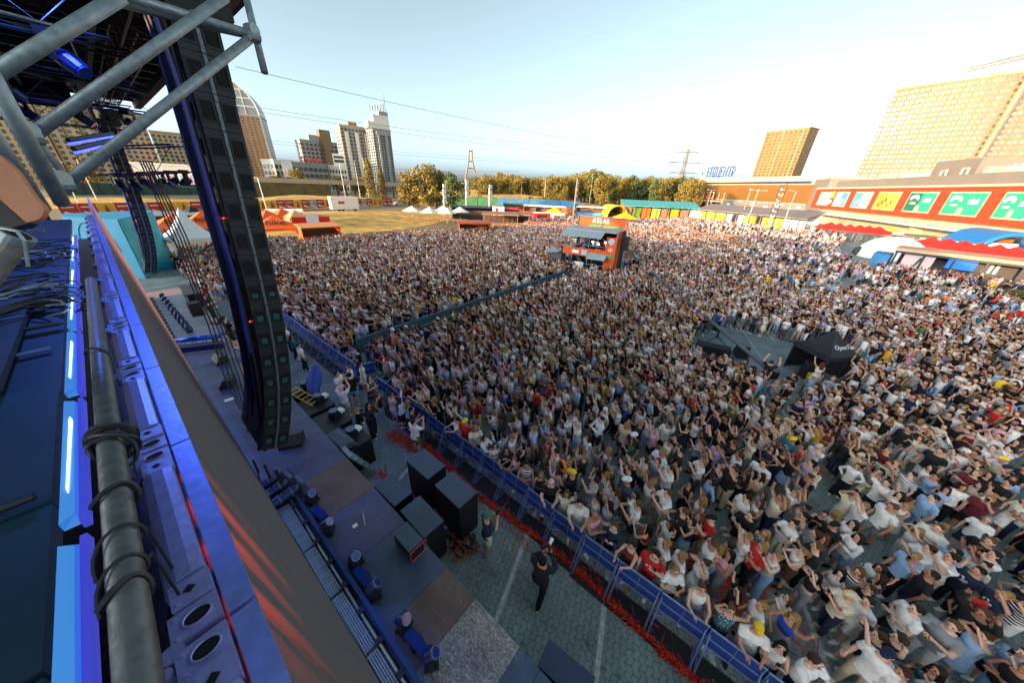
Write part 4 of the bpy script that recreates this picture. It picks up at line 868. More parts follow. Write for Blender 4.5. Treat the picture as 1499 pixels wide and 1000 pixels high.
def hair_src(kind, sex):
    mb = MB(); h = 1.0 if sex == 'm' else .95
    c = V(0, .014, 1.662)
    if kind == 'bald': return None
    if kind == 'cap':
        mb.ell((0, .0, 1.668), .09*h, .108*h, .092, 14, 8, -.1, 1.); mb.tube([V(0, -.06, 1.672), V(0, -.13, 1.672), V(0, -.17, 1.662)], [.07, .062, .02], 10); return mb
    mb.ell(c, .086*h, .099*h, .1, 16, 10, -.75, 1.)
    if kind == 'short': mb.ell((0, .045, 1.62), .078*h, .065, .07, 12, 8)
    if kind in ('long', 'wavy'):
        q = []; [rg(q, (0, y_, z), rx, ry, 12) for z, rx, ry, y_ in ((1.27, .06, .025, .1), (1.34, .105, .04, .095), (1.45, .112, .05, .075), (1.55, .1, .06, .05), (1.64, .09, .075, .03))]; mb.loft(q)
        for sx in (1, -1): mb.tube([V(.08*sx, -.02, 1.68), V(.092*sx, -.01, 1.58), V(.1*sx, -.02, 1.46), V(.095*sx, -.04 if kind == 'wavy' else .0, 1.32)], [.022, .03, .033, .014 if kind == 'long' else .035], 8)
    if kind == 'bob':
        q = []; [rg(q, (0, y_, z), rx, ry, 12) for z, rx, ry, y_ in ((1.52, .098, .07, .03), (1.58, .105, .08, .025), (1.66, .095, .085, .02))]; mb.loft(q)
    if kind == 'bun': mb.ell((0, .1, 1.7), .045, .045, .045, 10, 8); mb.ell((0, .05, 1.63), .075, .06, .065, 12, 8)
    if kind == 'ponytail': mb.tube([V(0, .09, 1.68), V(0, .15, 1.66), V(0, .16, 1.52), V(0, .13, 1.38)], [.028, .036, .035, .012], 8); mb.ell((0, .05, 1.63), .076, .06, .065, 12, 8)
    return mb
def remesh_all(jobs):
    """jobs: key -> (MB, voxel). One evaluated, smoothed surface per key."""
    obs = {}
    for k, (mb, vs) in jobs.items():
        me = bpy.data.meshes.new('src'); me.from_pydata(mb.v, [], mb.f); o = bpy.data.objects.new('src', me); COL.objects.link(o)
        r = o.modifiers.new('r', 'REMESH'); r.mode = 'VOXEL'; r.voxel_size = vs; r.use_smooth_shade = True
        s_ = o.modifiers.new('s', 'SMOOTH'); s_.factor = .5; s_.iterations = 2
        obs[k] = o
    dg = bpy.context.evaluated_depsgraph_get(); out = {}
    for k, o in obs.items(): out[k] = bpy.data.meshes.new_from_object(o.evaluated_get(dg))
    for o in obs.values():
        me = o.data; bpy.data.objects.remove(o); bpy.data.meshes.remove(me)
    return out
COLS = {'white': '#e4e2de', 'black': '#111215', 'grey': '#7f8488', 'navy': '#1b2440', 'light blue': '#8fb2d6', 'red': '#c3211c', 'pink': '#dba3b4', 'beige': '#c9b595', 'mustard': '#d29a24', 'green': '#2f6b46', 'lavender': '#b4a8cf', 'orange': '#ef7a1d', 'teal': '#1f6676', 'brown': '#5c3f2e', 'cream': '#ddd3ba', 'royal blue': '#1f49a8', 'burgundy': '#6b1f2a', 'yellow': '#e8c22a', 'olive': '#5d6038'}
TOPW = [('white', 56), ('black', 42), ('grey', 7), ('navy', 5), ('light blue', 9), ('red', 3), ('pink', 4.5), ('beige', 4.5), ('mustard', .6), ('green', 1.2), ('lavender', 2), ('orange', 1), ('teal', 2), ('brown', 1.5), ('cream', 6), ('royal blue', 1.6), ('burgundy', 1.2), ('yellow', .6), ('olive', 1)]
BOTW = [('black', 24), ('light blue', 14), ('navy', 14), ('white', 9), ('beige', 9), ('grey', 8), ('brown', 2), ('olive', 3), ('cream', 3)]
HAIRC = {'dark brown': '#22160f', 'brown': '#3b2618', 'black': '#0e0a09', 'blond': '#8c6c3a', 'light brown': '#573a22', 'reddish': '#632a14', 'grey': '#77726c'}
HAIRW = [('dark brown', 30), ('brown', 24), ('black', 12), ('blond', 16), ('light brown', 14), ('reddish', 4), ('grey', 3)]
SKINS = ['#cf9c80', '#d6a88e', '#bd886c', '#c49176', '#d8b09a', '#ac775c']
def wch(r, ws): return r.choices([a for a, _ in ws], [b for _, b in ws])[0]
TOPN = {'tshirt': 't-shirt', 'shirt': 'long-sleeved shirt', 'jacket': 'jacket', 'tank_top': 'tank top', 'crop_top': 'crop top', 'dress': 'dress'}
POSEN = {'down': 'arms hanging', 'crossed': 'arms crossed', 'onephone': 'one phone hand raised', 'bothup': 'both arms up', 'filming': 'filming with both hands', 'clapping': 'clapping', 'shading': 'shading the eyes', 'hips': 'hands on hips', 'leaning': 'arms reaching forward', 'overhead': 'hands held overhead', 'waving': 'one arm waving', 'camera': 'raising a camera'}
PATN = {None: '', 'stripe': 'striped ', 'check': 'checked ', 'print': 'printed ', 'floral': 'floral '}
def spec(r, sex=None, pose=None, front=False):
    s_ = {}
    s_['sex'] = sex or ('f' if r.random() < .64 else 'm')
    f = s_['sex'] == 'f'
    s_['pose'] = pose or (wch(r, [('leaning', 5), ('filming', 3), ('onephone', 2), ('clapping', 2), ('bothup', 1), ('waving', 1)]) if front else wch(r, [('down', 5), ('crossed', 5), ('onephone', 5), ('bothup', 3), ('filming', 5), ('clapping', 4), ('shading', 2), ('hips', 2), ('overhead', 3), ('waving', 2)]))
    s_['stance'] = r.choice((0, 1, 2))
    s_['top'] = wch(r, [('tshirt', 5), ('tank_top', 4), ('crop_top', 3), ('dress', 2), ('shirt', 2)] if f else [('tshirt', 11), ('shirt', 2), ('tank_top', 1)])
    s_['tc'] = wch(r, TOPW); s_['pat'] = wch(r, [(None, 62), ('print', 16 if s_['top'] == 'tshirt' else 0), ('stripe', 5), ('check', 4 if s_['top'] == 'shirt' else 1), ('floral', 7 if f else 1)])
    s_['bot'] = None if s_['top'] == 'dress' else wch(r, [('trousers', 4), ('wide_trousers', 5), ('shorts', 4), ('skirt', 2)] if f else [('trousers', 6), ('shorts', 6)])
    s_['bc'] = wch(r, BOTW)
    s_['hair'] = wch(r, [('long', 6), ('wavy', 5), ('bob', 2), ('bun', 3), ('ponytail', 3), ('cap', .4)] if f else [('short', 14), ('cap', 2.5), ('bald', .7)])
    s_['hc'] = wch(r, HAIRW) if s_['hair'] != 'cap' else r.choice(['black', 'black', 'white', 'yellow', 'navy', 'navy', 'red', 'beige'])
    s_['skin'] = r.choice(SKINS); s_['h'] = r.uniform(.93, 1.02) if f else r.uniform(1.0, 1.08); s_['w'] = r.uniform(.95, 1.12) if f else r.uniform(1., 1.2)
    return s_
BOTN = {'trousers': 'trousers', 'wide_trousers': 'wide trousers', 'shorts': 'shorts', 'skirt': 'skirt'}
def label_of(s_):
    hair = {'long': 'long {} hair', 'wavy': 'wavy {} hair', 'bob': '{} bob', 'bun': '{} hair bun', 'ponytail': '{} ponytail', 'short': 'short {} hair', 'cap': '{} cap', 'bald': 'bald head'}[s_['hair']].format(s_['hc'])
    b = f" and {s_['bc']} {BOTN[s_['bot']]}" if s_['bot'] else ''
    lb = f"person in {PATN[s_['pat']]}{s_['tc']} {TOPN[s_['top']]}{b}, {hair}, {POSEN[s_['pose']]}"
    return lb if len(lb.split()) <= 16 else lb.replace(' with both hands', '').replace(' hair bun', ' bun').replace(' phone hand', ' hand').replace('wide ', '').replace('long-sleeved ', '').replace(' light brown', ' brown')
# ---- who stands where
CROWD_PX = [(1640, 1150), (1150, 1150), (1060, 1010), (985, 925)]
pit_poly = [gd(*p) for p in [(1000, 525), (1008, 500), (1062, 480), (1150, 502), (1235, 505), (1262, 555), (1215, 578), (1120, 580), (1035, 548)]]
area = [(5.95, -14), (5.95, 12.6), (6.9, 13.2), (6.9, 16.7), (5.95, 15.4), (5.95, 34), (3.2, 35.5), (3.0, 52), (4.5, 57)]
area += [tuple(gd(*p)[:2]) for p in [(400, 360), (455, 362), (500, 357), (600, 350), (690, 346), (760, 338), (800, 322), (935, 326), (1025, 322), (1100, 332), (1190, 336), (1240, 352)]]
area += [(85, -9), (76, -12), (72, -30), (60, -50), (20, -40), (10, -20)]
def inside(poly, x, y):
    c = False; n = len(poly)
    for i in range(n):
        a, b_ = poly[i], poly[i-1]
        if (a[1] > y) != (b_[1] > y) and x < (b_[0]-a[0])*(y-a[1])/(b_[1]-a[1])+a[0]: c = not c
    return c
foh_poly = [(36.5, 13.8), (44.5, 12), (45.5, 22.5), (36, 23)]
def blocked(x, y):
    if 16.7 < y < 18.6 and 6.9 < x < 37: return True
    if inside(pit_poly, x, y) or inside(foh_poly, x, y): return True
    if math.hypot(x-19, y+7.5) < 0: return True
    return False
rp = random.Random(11)
spots = []
def density(x, y):
    D = math.hypot(x, y)
    d = 3.1 if D < 30 else 2.3 if D < 55 else 1.7
    t = y + .30*(x-8)          # towards the right-hand side people stand apart
    if x < 45:
        if t < -3: d = 2.3 if x < 13 else 1.8
        elif t < -.5: d = 2.5
        elif t < 2.0: d = 2.7
        if t < 4: d *= max(.4, .95+.6*math.sin(x*.9+1.9*math.sin(y*.55))*math.sin(y*1.15+1.3*math.sin(x*.5)))
        if x < 9.5 and y > -3: d = max(d, 2.2)
    else:
        az = math.degrees(math.atan2(x, y))
        if az > 94: d = .7
        elif az > 88: d = 1.05
        if D > 100 and az > 80: d = .9
    if x >= 45 and math.degrees(math.atan2(x, y)) > 84: d *= max(.2, .85+.8*math.sin(x*.33+1.7*math.sin(y*.21))*math.sin(y*.5))
    if D > 95: d *= .45
    return d
cell = .5
gx0, gx1, gy0, gy1 = 3, 150, -30, 70
for i in range(int((gx1-gx0)/cell)):
    for j in range(int((gy1-gy0)/cell)):
        x = gx0+(i+rp.uniform(.1, .9))*cell; y = gy0+(j+rp.uniform(.1, .9))*cell
        if rp.random() > density(x, y)*cell*cell: continue
        if not inside(area, x, y) or blocked(x, y): continue
        p = px((x, y, 1.2))
        if p is None or not (-260 < p[0] < 1720 and p[1] < 1160): continue
        spots.append((x, y, p))
# the front row along the barrier
frow = []
yy = -3.2
while yy < 33:
    if not 12.3 < yy < 15.2:
        frow.append((6.02+.24*min(1, max(0, (yy-.5)/3.5))+rp.uniform(0, .1), yy))
    yy += rp.uniform(.42, .6)
spots = [s_ for s_ in spots if not (s_[0] < 6.4+.24*min(1, max(0, (s_[1]-.5)/3.5)) and s_[1] < 33)]
for x, y in frow:
    p = px((x, y, 1.2))
    if p and -100 < p[0] < 1600 and p[1] < 1100: spots.append((x, y, p))
frs = set(frow)
def infr(s_): return -10 < s_[2][0] < 1509 and -20 < s_[2][1] < 1030
vis = sorted([s_ for s_ in spots if infr(s_)], key=lambda s_: s_[2][2])
hero = vis[:278]; hset = set((h[0], h[1]) for h in hero)
mass = [s_ for s_ in spots if (s_[0], s_[1]) not in hset]
def facing(x, y, r): return math.atan2(17.0-y+r.gauss(0, 3), -2.0-x) + math.pi/2 + r.gauss(0, .28)
people = []
used = set()
for (x, y, p) in hero:
    fr = (x, y) in frs
    for _ in range(40):
        s_ = spec(rp, front=fr); lb = label_of(s_)
        if lb not in used: break
    used.add(lb); s_.update(loc=(x, y), rz=facing(x, y, rp) if not fr else R(-90)+rp.gauss(0, .5)+.4, label=lb, group='concertgoers standing in the crowd'); people.append(s_)
def manual(x, y, rz, label, group, z=.006, **kw):
    s_ = spec(rp, kw.get('sex'), kw.get('pose')); s_['pat'] = None; s_.update(kw); s_.update(loc=(x, y), rz=rz, label=label, group=group, z=z); people.append(s_)
G = 'crew and guests in the pit'
manual(4.05, 3.85, R(70), 'photographer in green cap, dark blue t-shirt and pale shorts behind the subwoofers', G, sex='m', pose='camera', top='tshirt', tc='navy', bot='shorts', bc='cream', hair='cap', hc='green', stance=1)
manual(4.12, 2.0, R(100), 'photographer all in black walking on the pavers with a white lensed camera', G, sex='m', pose='camera', top='shirt', tc='black', bot='trousers', bc='black', hair='short', hc='black', stance=3)
manual(5.0, 8.72, R(95), 'person in white t-shirt with strap and olive shorts by the streamers, arms bent', G, sex='m', pose='filming', top='tshirt', tc='white', bot='shorts', bc='olive', hair='short', hc='dark brown')
manual(5.35, 9.35, R(60), 'person in black t-shirt beside the barrier behind the man in olive shorts', G, sex='m', pose='crossed', top='tshirt', tc='black', bot='trousers', bc='black', hair='short', hc='black')
manual(4.32, 10.9, R(20), 'woman all in black with long black hair standing alone on the pavers', G, sex='f', pose='clapping', top='shirt', tc='black', bot='wide_trousers', bc='black', hair='long', hc='black')
manual(3.95, 11.1, R(110), 'blond woman in black top and white trousers reaching to a spark machine', G, sex='f', pose='leaning', top='shirt', tc='black', bot='wide_trousers', bc='white', hair='ponytail', hc='blond')
manual(4.15, 13.0, R(115), 'person with pink cap, white shirt and cream shorts filming the stage', G, sex='m', pose='overhead', top='tshirt', tc='white', bot='shorts', bc='cream', hair='cap', hc='pink')
manual(4.5, 14.1, R(40), 'man in white t-shirt and black trousers at the left of the huddle', G, sex='m', pose='crossed', top='tshirt', tc='white', bot='trousers', bc='black', hair='short', hc='dark brown')
manual(4.85, 13.6, R(150), 'man in black t-shirt and light blue shorts in the middle of the huddle', G, sex='m', pose='hips', top='tshirt', tc='black', bot='shorts', bc='light blue', hair='short', hc='dark brown')
manual(5.15, 14.25, R(250), 'man in white t-shirt at the right of the huddle facing his friends', G, sex='m', pose='clapping', top='tshirt', tc='white', bot='trousers', bc='black', hair='short', hc='light brown')
manual(5.75, 14.35, R(60), 'woman in long white dress standing in the barrier gap', G, sex='f', pose='down', top='dress', tc='white', bot=None, hair='ponytail', hc='dark brown')
manual(5.35, 12.75, R(30), 'woman in dark printed dress with brown hair by the gap', G, sex='f', pose='crossed', top='dress', tc='black', pat='floral', bot=None, hair='wavy', hc='light brown')
manual(5.05, 11.5, R(40), 'woman in black top and light blue trousers left of the three by the barrier', G, sex='f', pose='down', top='tank_top', tc='black', bot='trousers', bc='light blue', hair='bob', hc='light brown')
manual(5.35, 10.9, R(75), 'woman in pink top and light blue shorts by the barrier', G, sex='f', pose='filming', top='tshirt', tc='pink', bot='shorts', bc='light blue', hair='bun', hc='brown')
manual(5.5, 10.45, R(60), 'woman in white shirt and black skirt with arm raised by the barrier', G, sex='f', pose='waving', top='shirt', tc='white', bot='skirt', bc='black', hair='long', hc='brown')
manual(5.55, 9.95, R(90), 'woman with long blond hair in light blue shirt and black skirt by barrier', G, sex='f', pose='down', top='shirt', tc='light blue', bot='skirt', bc='black', hair='long', hc='blond')
manual(4.4, 18.6, R(80), 'man in white t-shirt and dark trousers near the blue flag', G, sex='m', pose='down', top='tshirt', tc='white', bot='trousers', bc='navy', hair='short', hc='brown')
manual(4.6, 20.4, R(70), 'person in teal shirt walking along the far pit', G, sex='f', pose='clapping', top='shirt', tc='teal', bot='trousers', bc='black', hair='long', hc='brown')
manual(4.7, 21.6, R(90), 'man in white t-shirt farthest along the pit behind the speakers', G, sex='m', pose='hips', top='tshirt', tc='white', bot='trousers', bc='black', hair='short', hc='black')
S_ = 'people on the stage'
manual(2.1, 20.6, R(90), 'man in black t-shirt with bare arms bending at the stage edge', S_, SZ+.004, sex='m', pose='leaning', top='tshirt', tc='black', bot='shorts', bc='black', hair='short', hc='dark brown')
manual(2.6, 29.0, R(100), 'woman in bright pink top at the far stage edge', S_, SZ+.004, sex='f', pose='leaning', top='tshirt', tc='red', bot='trousers', bc='black', hair='bun', hc='dark brown')
manual(2.2, 25.8, R(60), 'guitar technician in black standing at the far stage edge', S_, SZ+.004, sex='m', pose='crossed', top='tshirt', tc='black', bot='trousers', bc='black', hair='short', hc='brown')
P2 = 'crew in the camera crane enclosure'
q = gd(1063, 500); 
q = gd(1113, 566); manual(q.x, q.y, R(80), 'crew member in printed black t-shirt and blue shorts raising both arms by the tent', P2, sex='m', pose='bothup', top='tshirt', tc='black', pat='print', bot='shorts', bc='navy', hair='short', hc='brown')
q = gd(1185, 568); manual(q.x, q.y, R(110), 'woman with wavy red hair, white top and cream skirt before the black tent', P2, sex='f', pose='waving', top='crop_top', tc='white', bot='skirt', bc='cream', hair='wavy', hc='reddish')
need = {}
JC = {}
for s_ in people:
    s_.setdefault('z', .006)
    k = (s_['sex'], s_['pose'], s_['stance']); J = JC.setdefault(k, joints(*k))
    need.setdefault(('body',)+k, (body_src(s_['sex'], J), .0155))
    need.setdefault(('top', s_['top'])+k[:2], (top_src(s_['top'], s_['sex'], J), .018))
    if s_['bot']: need.setdefault(('bot', s_['bot'], s_['sex'], s_['stance']), (bottom_src(s_['bot'], s_['sex'], J), .02))
    if s_['hair'] != 'bald': need.setdefault(('hair', s_['hair'], s_['sex']), (hair_src(s_['hair'], s_['sex']), .013))
    for q in 'rl': need.setdefault(('shoe', s_['sex'], s_['stance'], q), (shoe_src(J, q), .016))
ME = remesh_all(need)
for k, me in list(ME.items()):
    me.materials.clear()
    if k[0] == 'body':
        mb = MB(); fingers(mb, JC[k[1:]], k[1]); face_bits(mb, k[1]); n0 = len(me.vertices)
        co = np.empty(n0*3); me.vertices.foreach_get('co', co)
        f0 = [tuple(p.vertices) for p in me.polygons]
        nm = bpy.data.meshes.new('person'); nm.from_pydata([tuple(c) for c in co.reshape(-1, 3)]+mb.v, [], f0+[tuple(n0+i for i in f) for f in mb.f])
        nm.polygons.foreach_set('material_index', [0]*len(f0)+mb.m); nm.polygons.foreach_set('use_smooth', [True]*len(nm.polygons))
        for m in (skin_m, eye_m, lip_m): nm.materials.append(m)
        nm.update(); ME[k] = nm
    else:
        me.materials.append({'top': CM[None], 'bot': CM[None], 'hair': hair_m, 'shoe': CM[None]}[k[0]])
SHOE = ['white', 'white', 'black', 'black', 'beige', 'grey']
for s_ in people:
    k = (s_['sex'], s_['pose'], s_['stance'])
    o = bpy.data.objects.new('person', ME[('body',)+k]); COL.objects.link(o); tag(o, s_['label'], 'person', s_['group'])
    o.location = (*s_['loc'], s_['z']); o.rotation_euler = (0, 0, s_['rz']); o.scale = (s_['h']*s_['w'], s_['h']*s_['w'], s_['h']); o.color = (*lin(s_['skin']), 1)
    s_['ob'] = o
    c = part({'tshirt': 'shirt', 'shirt': 'shirt'}.get(s_['top'], s_['top']), ME[('top', s_['top'])+k[:2]], o, color=lin(COLS[s_['tc']]))
    if s_['pat']: c.material_slots[0].link = 'OBJECT'; c.material_slots[0].material = CM[s_['pat']]
    if s_['bot']: part(BOTN[s_['bot']].split()[-1], ME[('bot', s_['bot'], s_['sex'], s_['stance'])], o, color=lin(COLS[s_['bc']]))
    if s_['hair'] != 'bald': part('cap' if s_['hair'] == 'cap' else 'hair', ME[('hair', s_['hair'], s_['sex'])], o, color=lin(COLS[s_['hc']] if s_['hair'] == 'cap' else HAIRC[s_['hc']]))
    sc_ = lin(COLS[rp.choice(SHOE)])
    for q in 'rl': part('shoe', ME[('shoe', s_['sex'], s_['stance'], q)], o, color=sc_)
# phones and cameras in hands
phone_m = mat('phone_body', '#15161a', .25, .2, .1, 10); screen_m = mat('phone_screen', '#26333f', .1, 0, .1, 10, emit='#6f8ea8', estr=.25)
def handpos(s_, which):
    p = Vector(POSES[s_['pose']][which]); d = (p-Vector(POSES[s_['pose']][which-1])).normalized(); p = p+d*.11
    if s_['pose'] in ('filming', 'overhead'): p.x = 0
    M_ = Matrix.Translation((*s_['loc'], s_['z'])) @ Matrix.Rotation(s_['rz'], 4, 'Z') @ Matrix.Diagonal((s_['h']*s_['w'], s_['h']*s_['w'], s_['h'], 1))
    return M_ @ p
ph = None; n = 0
for s_ in people:
    if s_['group'] != 'concertgoers standing in the crowd' or s_['pose'] not in ('onephone', 'filming', 'overhead') or n >= 45: continue
    if s_['pose'] != 'onephone' and rp.random() < .3: continue
    who = s_['label'].split(', ')[0].replace('person in ', 'person in '); lb = 'phone held by '+', '.join(s_['label'].split(', ')[:2])
    loc = handpos(s_, 1) + Vector((0, 0, .03))
    if ph is None:
        ph = thing('phone', lb, 'phone', loc, s_['rz'], 'phones held up in the crowd')
        MB().loft([[V(x, -.005, z) for x, z in ((-.036, -.07), (-.03, -.076), (.03, -.076), (.036, -.07), (.036, .07), (.03, .076), (-.03, .076), (-.036, .07))], [V(x, .005, z) for x, z in ((-.036, -.07), (-.03, -.076), (.03, -.076), (.036, -.07), (.036, .07), (.03, .076), (-.03, .076), (-.036, .07))]]).build('body', phone_m, ph)
        MB().box(-.032, .032, .0055, .007, -.068, .068).build('screen', screen_m, ph); MB().box(.008, .03, -.009, -.0055, .04, .068).build('lens_bump', phone_m, ph)
    else: dup(ph, loc, s_['rz'], lb)
    n += 1
def camera_in(s_, lb, lensmat):
    p = handpos(s_, 1)*.5+handpos(s_, 3)*.5; t = thing('photo_camera', lb, 'camera', p, s_['rz'])
    mb = MB(); mb.box(-.075, .075, -.05, .03, -.05, .05); mb.box(-.03, .03, -.05, .03, .05, .08); mb.box(.04, .085, -.07, .03, -.05, .045); mb.build('body', black, t)
    MB().tube([(0, -.05, 0), (0, -.12, 0), (0, -.26, 0)], [.035, .038, .05], 12).build('lens', lensmat, t, True)
for s_ in people:
    if 'white lensed' in s_['label']: camera_in(s_, 'camera with white lens raised by the photographer in black', whitep)
    if 'green cap' in s_['label']: camera_in(s_, 'black camera raised by the photographer in the green cap', black)
# ---- everybody farther away: one mass
def lofts_np(parts):
    vs, fs, rg_ = [], [], []
    for rings, reg in parts:
        n = len(rings[0]); base = len(vs)
        for k_, ring in enumerate(rings):
            vs += [tuple(p) for p in ring]; rg_ += [reg[k_] if isinstance(reg, (list, tuple)) else reg]*n
        for a in range(len(rings)-1):
            for i in range(n): fs.append((base+a*n+i, base+a*n+(i+1) % n, base+(a+1)*n+(i+1) % n, base+(a+1)*n+i))
        for b0_, rev in ((base, True), (base+(len(rings)-1)*n, False)):
            idx = list(range(b0_, b0_+n)); idx = idx[::-1] if rev else idx
            for i in range(1, n-1, 2): fs.append((idx[0], idx[i], idx[i+1], idx[(i+2) % n if i+2 < n else 0] if i+2 < n else idx[i+1]))
    fs = [f if len(set(f)) == 4 else f for f in fs if len(set(f)) == 4]
    return np.array(vs, np.float32), np.array(fs, np.int32), np.array(rg_, np.int32)
def ringz(z, rx, ry, n, yo=0, xo=0, rot=0): return [V(xo+rx*math.cos(2*math.pi*(i+.5)/n+rot), yo+ry*math.sin(2*math.pi*(i+.5)/n+rot), z) for i in range(n)]
def ringd(c, d, r, n=4):
    d = d.normalized(); u = d.cross(V(0, 1, .01)); u = u.normalized() if u.length > .05 else V(1, 0, 0); v = d.cross(u)
    return [c+u*r*math.cos(2*math.pi*(i+.5)/n)+v*r*math.sin(2*math.pi*(i+.5)/n) for i in range(n)]
def lod(sex, pose, long_hair, skirt, mid):
    J = joints(sex, pose, rp.choice((0, 1, 2))); n = 6 if mid else 4; P_ = []; k = 1. if sex == 'm' else .88; g_ = 1.0 if mid else 1.12
    if skirt: P_.append(([ringz(.5, .24, .2, n), ringz(.75, .2, .16, n), ringz(.95, .165, .13, n)], 2))
    P_.append(([ringz(.86, .175*g_, .13, n), ringz(1.02, .15*k*g_, .115, n), ringz(1.28, .185*k*g_, .13, n), ringz(1.4, .175*k*g_, .1, n), ringz(1.46, .07, .06, n)], [2 if skirt else 1, 1, 1, 1, 0]))
    P_.append(([ringz(1.5, .055, .06, n, -.01), ringz(1.58, .078, .09, n, -.015), ringz(1.66, .082, .098, n, -.005), ringz(1.73, .05, .06, n)], 0))
    P_.append(([ringz(1.55, .085, .055, n, .055), ringz(1.64, .1, .098, n, .024), ringz(1.71, .085, .098, n, .006), ringz(1.775, .045, .05, n, .0)], 3))
    if long_hair: P_.append(([ringz(1.3, .08, .03, 4, .11), ringz(1.45, .11, .05, 4, .09), ringz(1.62, .09, .06, 4, .05)], 3))
    slv = rp.random() < .75
    for s_, sx in (('r', 1), ('l', -1)):
        sh, el, wr = J['sho'+s_], J['el'+s_], J['wr'+s_]; d1, d2 = el-sh, wr-el; q = .056*k
        md = sh.lerp(el, .55)
        P_.append(([ringd(sh-V(.05*sx, 0, 0), d1, q), ringd(md, d1, q), ringd(md+d1*.01, d1, q*.82)], 1 if slv else 0))
        P_.append(([ringd(md, d1, q*.8), ringd(el, d1+d2, q*.78), ringd(wr, d2, q*.6), ringd(wr+d2.normalized()*.14, d2, q*.6)], 0))
        if mid or True:
            h, kn, a = J['hip'+s_], J['kn'+s_], J['ank'+s_]
            P_.append(([ringz(.9, .09, .1, 4, h.y, h.x), ringz(.48, .07, .075, 4, kn.y, kn.x), ringz(.1, .06, .06, 4, a.y, a.x)], 2 if not skirt else [2, 0, 0]))
            P_.append(([ringz(.1, .045, .06, 4, a.y-.01, a.x), ringz(.0, .05, .13, 4, a.y-.05, a.x)], 4))
    return lofts_np(P_)
lods = {m_: [(*lod(sx, ps, lh, sk, m_), sx) for sx, ps, lh, sk in
        [('f', p_, h_, s_) for p_, h_, s_ in (('down', 1, 0), ('filming', 1, 0), ('onephone', 1, 1), ('bothup', 1, 0), ('clapping', 0, 0), ('down', 1, 1), ('crossed', 1, 0), ('waving', 1, 0), ('shading', 0, 0), ('crossed', 0, 1), ('clapping', 1, 0), ('hips', 1, 0), ('down', 1, 0))] +
        [('m', p_, 0, 0) for p_ in ('down', 'filming', 'onephone', 'down', 'crossed', 'clapping', 'hips', 'shading')]] for m_ in (True, False)}
rn = np.random.default_rng(4)
VV, FF, CC = [], [], []; off = 0
lc = {k: np.array(lin(v)) for k, v in COLS.items()}; hc_ = {k: np.array(lin(v)) for k, v in HAIRC.items()}; sk_ = [np.array(lin(c)) for c in SKINS]
mass3 = [(*m_, .006) for m_ in mass]
_fr = Matrix.Rotation(R(7), 3, 'Z')
for k_ in range(9):
    q_ = _fr @ V(-1.6+1.5*rp.random(), -2.6+.62*k_, 0); q_ = q_+V(39.6, 18.4, 0); mass3.append((q_.x, q_.y, px((q_.x, q_.y, 3.5)), 2.61))
for (x, y, p, zb_) in mass3:
    midd = p[2] < 26
    v, f, rgn, sx = lods[midd][rp.randrange(len(lods[midd]))]
    a = facing(x, y, rp); sc = rp.uniform(.93, 1.06) if sx == 'f' else rp.uniform(1., 1.09); w_ = sc*rp.uniform(.98, 1.2)
    c, s_ = math.cos(a), math.sin(a); vv = np.empty_like(v); X, Y = v[:, 0]*w_, v[:, 1]*w_
    ln = rp.gauss(0, .03); X = X+ln*v[:, 2]
    vv[:, 0] = X*c-Y*s_+x; vv[:, 1] = X*s_+Y*c+y; vv[:, 2] = v[:, 2]*sc+zb_
    pal = np.array([sk_[rp.randrange(6)]*rp.uniform(.85, 1.1), lc[wch(rp, TOPW)]*rp.uniform(.92, 1.12), lc[wch(rp, BOTW)]*rp.uniform(.8, 1.1), hc_[wch(rp, HAIRW)] if rp.random() > .1 else lc[wch(rp, TOPW)], lc['white' if rp.random() < .5 else 'black']], np.float32)
    VV.append(vv); FF.append(f+off); CC.append(pal[rgn]); off += len(v)
VV = np.concatenate(VV); FF = np.concatenate(FF); CC = np.concatenate(CC)
me = bpy.data.meshes.new('crowd'); me.vertices.add(len(VV)); me.vertices.foreach_set('co', VV.ravel())
me.loops.add(FF.size); me.loops.foreach_set('vertex_index', FF.ravel()); me.polygons.add(len(FF)); me.polygons.foreach_set('loop_start', np.arange(0, FF.size, 4, dtype=np.int32))
me.polygons.foreach_set('use_smooth', np.ones(len(FF), bool))
at_ = me.attributes.new('Col', 'FLOAT_COLOR', 'POINT'); at_.data.foreach_set('color', np.concatenate([CC, np.ones((len(CC), 1), np.float32)], 1).ravel())
me.update(); me.validate()
def cm_(nt):
    N, L = nt.nodes, nt.links; p = N['Principled BSDF']; p.inputs['Roughness'].default_value = .8; p.inputs['Specular IOR Level'].default_value = .25; a = N.new('ShaderNodeAttribute'); a.attribute_name = 'Col'; L.new(a.outputs['Color'], p.inputs['Base Color'])
me.materials.append(uv_mat('crowd_cloth', cm_))
cr_o = bpy.data.objects.new('crowd', me); COL.objects.link(cr_o); tag(cr_o, 'dense festival crowd filling the lot from barrier to the far stalls', 'crowd', kind='stuff')
print('people', len(people), 'mass', len(mass), 'faces', len(FF))

# litter among the front rows
cup0 = None
for k in range(26):
    x = rp.uniform(6.4, 16); y = rp.uniform(-8, 1.5)
    if blocked(x, y): continue
    if cup0 is None:
        cup0 = thing('paper_cup', 'white paper cup lying on the pavers between the feet of the crowd', 'cup', (x, y, .04), rp.random()*6, 'paper cups on the ground')
        mb = MB(); mb.tube([(-.05, 0, 0), (.06, 0, .006)], [.027, .04], 12); mb.build('cup', whitep, cup0, True); MB().tube([(.056, 0, .006), (.064, 0, .006)], [.042, .042], 12).build('rim', whitep, cup0)
    else: dup(cup0, (x, y, .04), rp.random()*6)
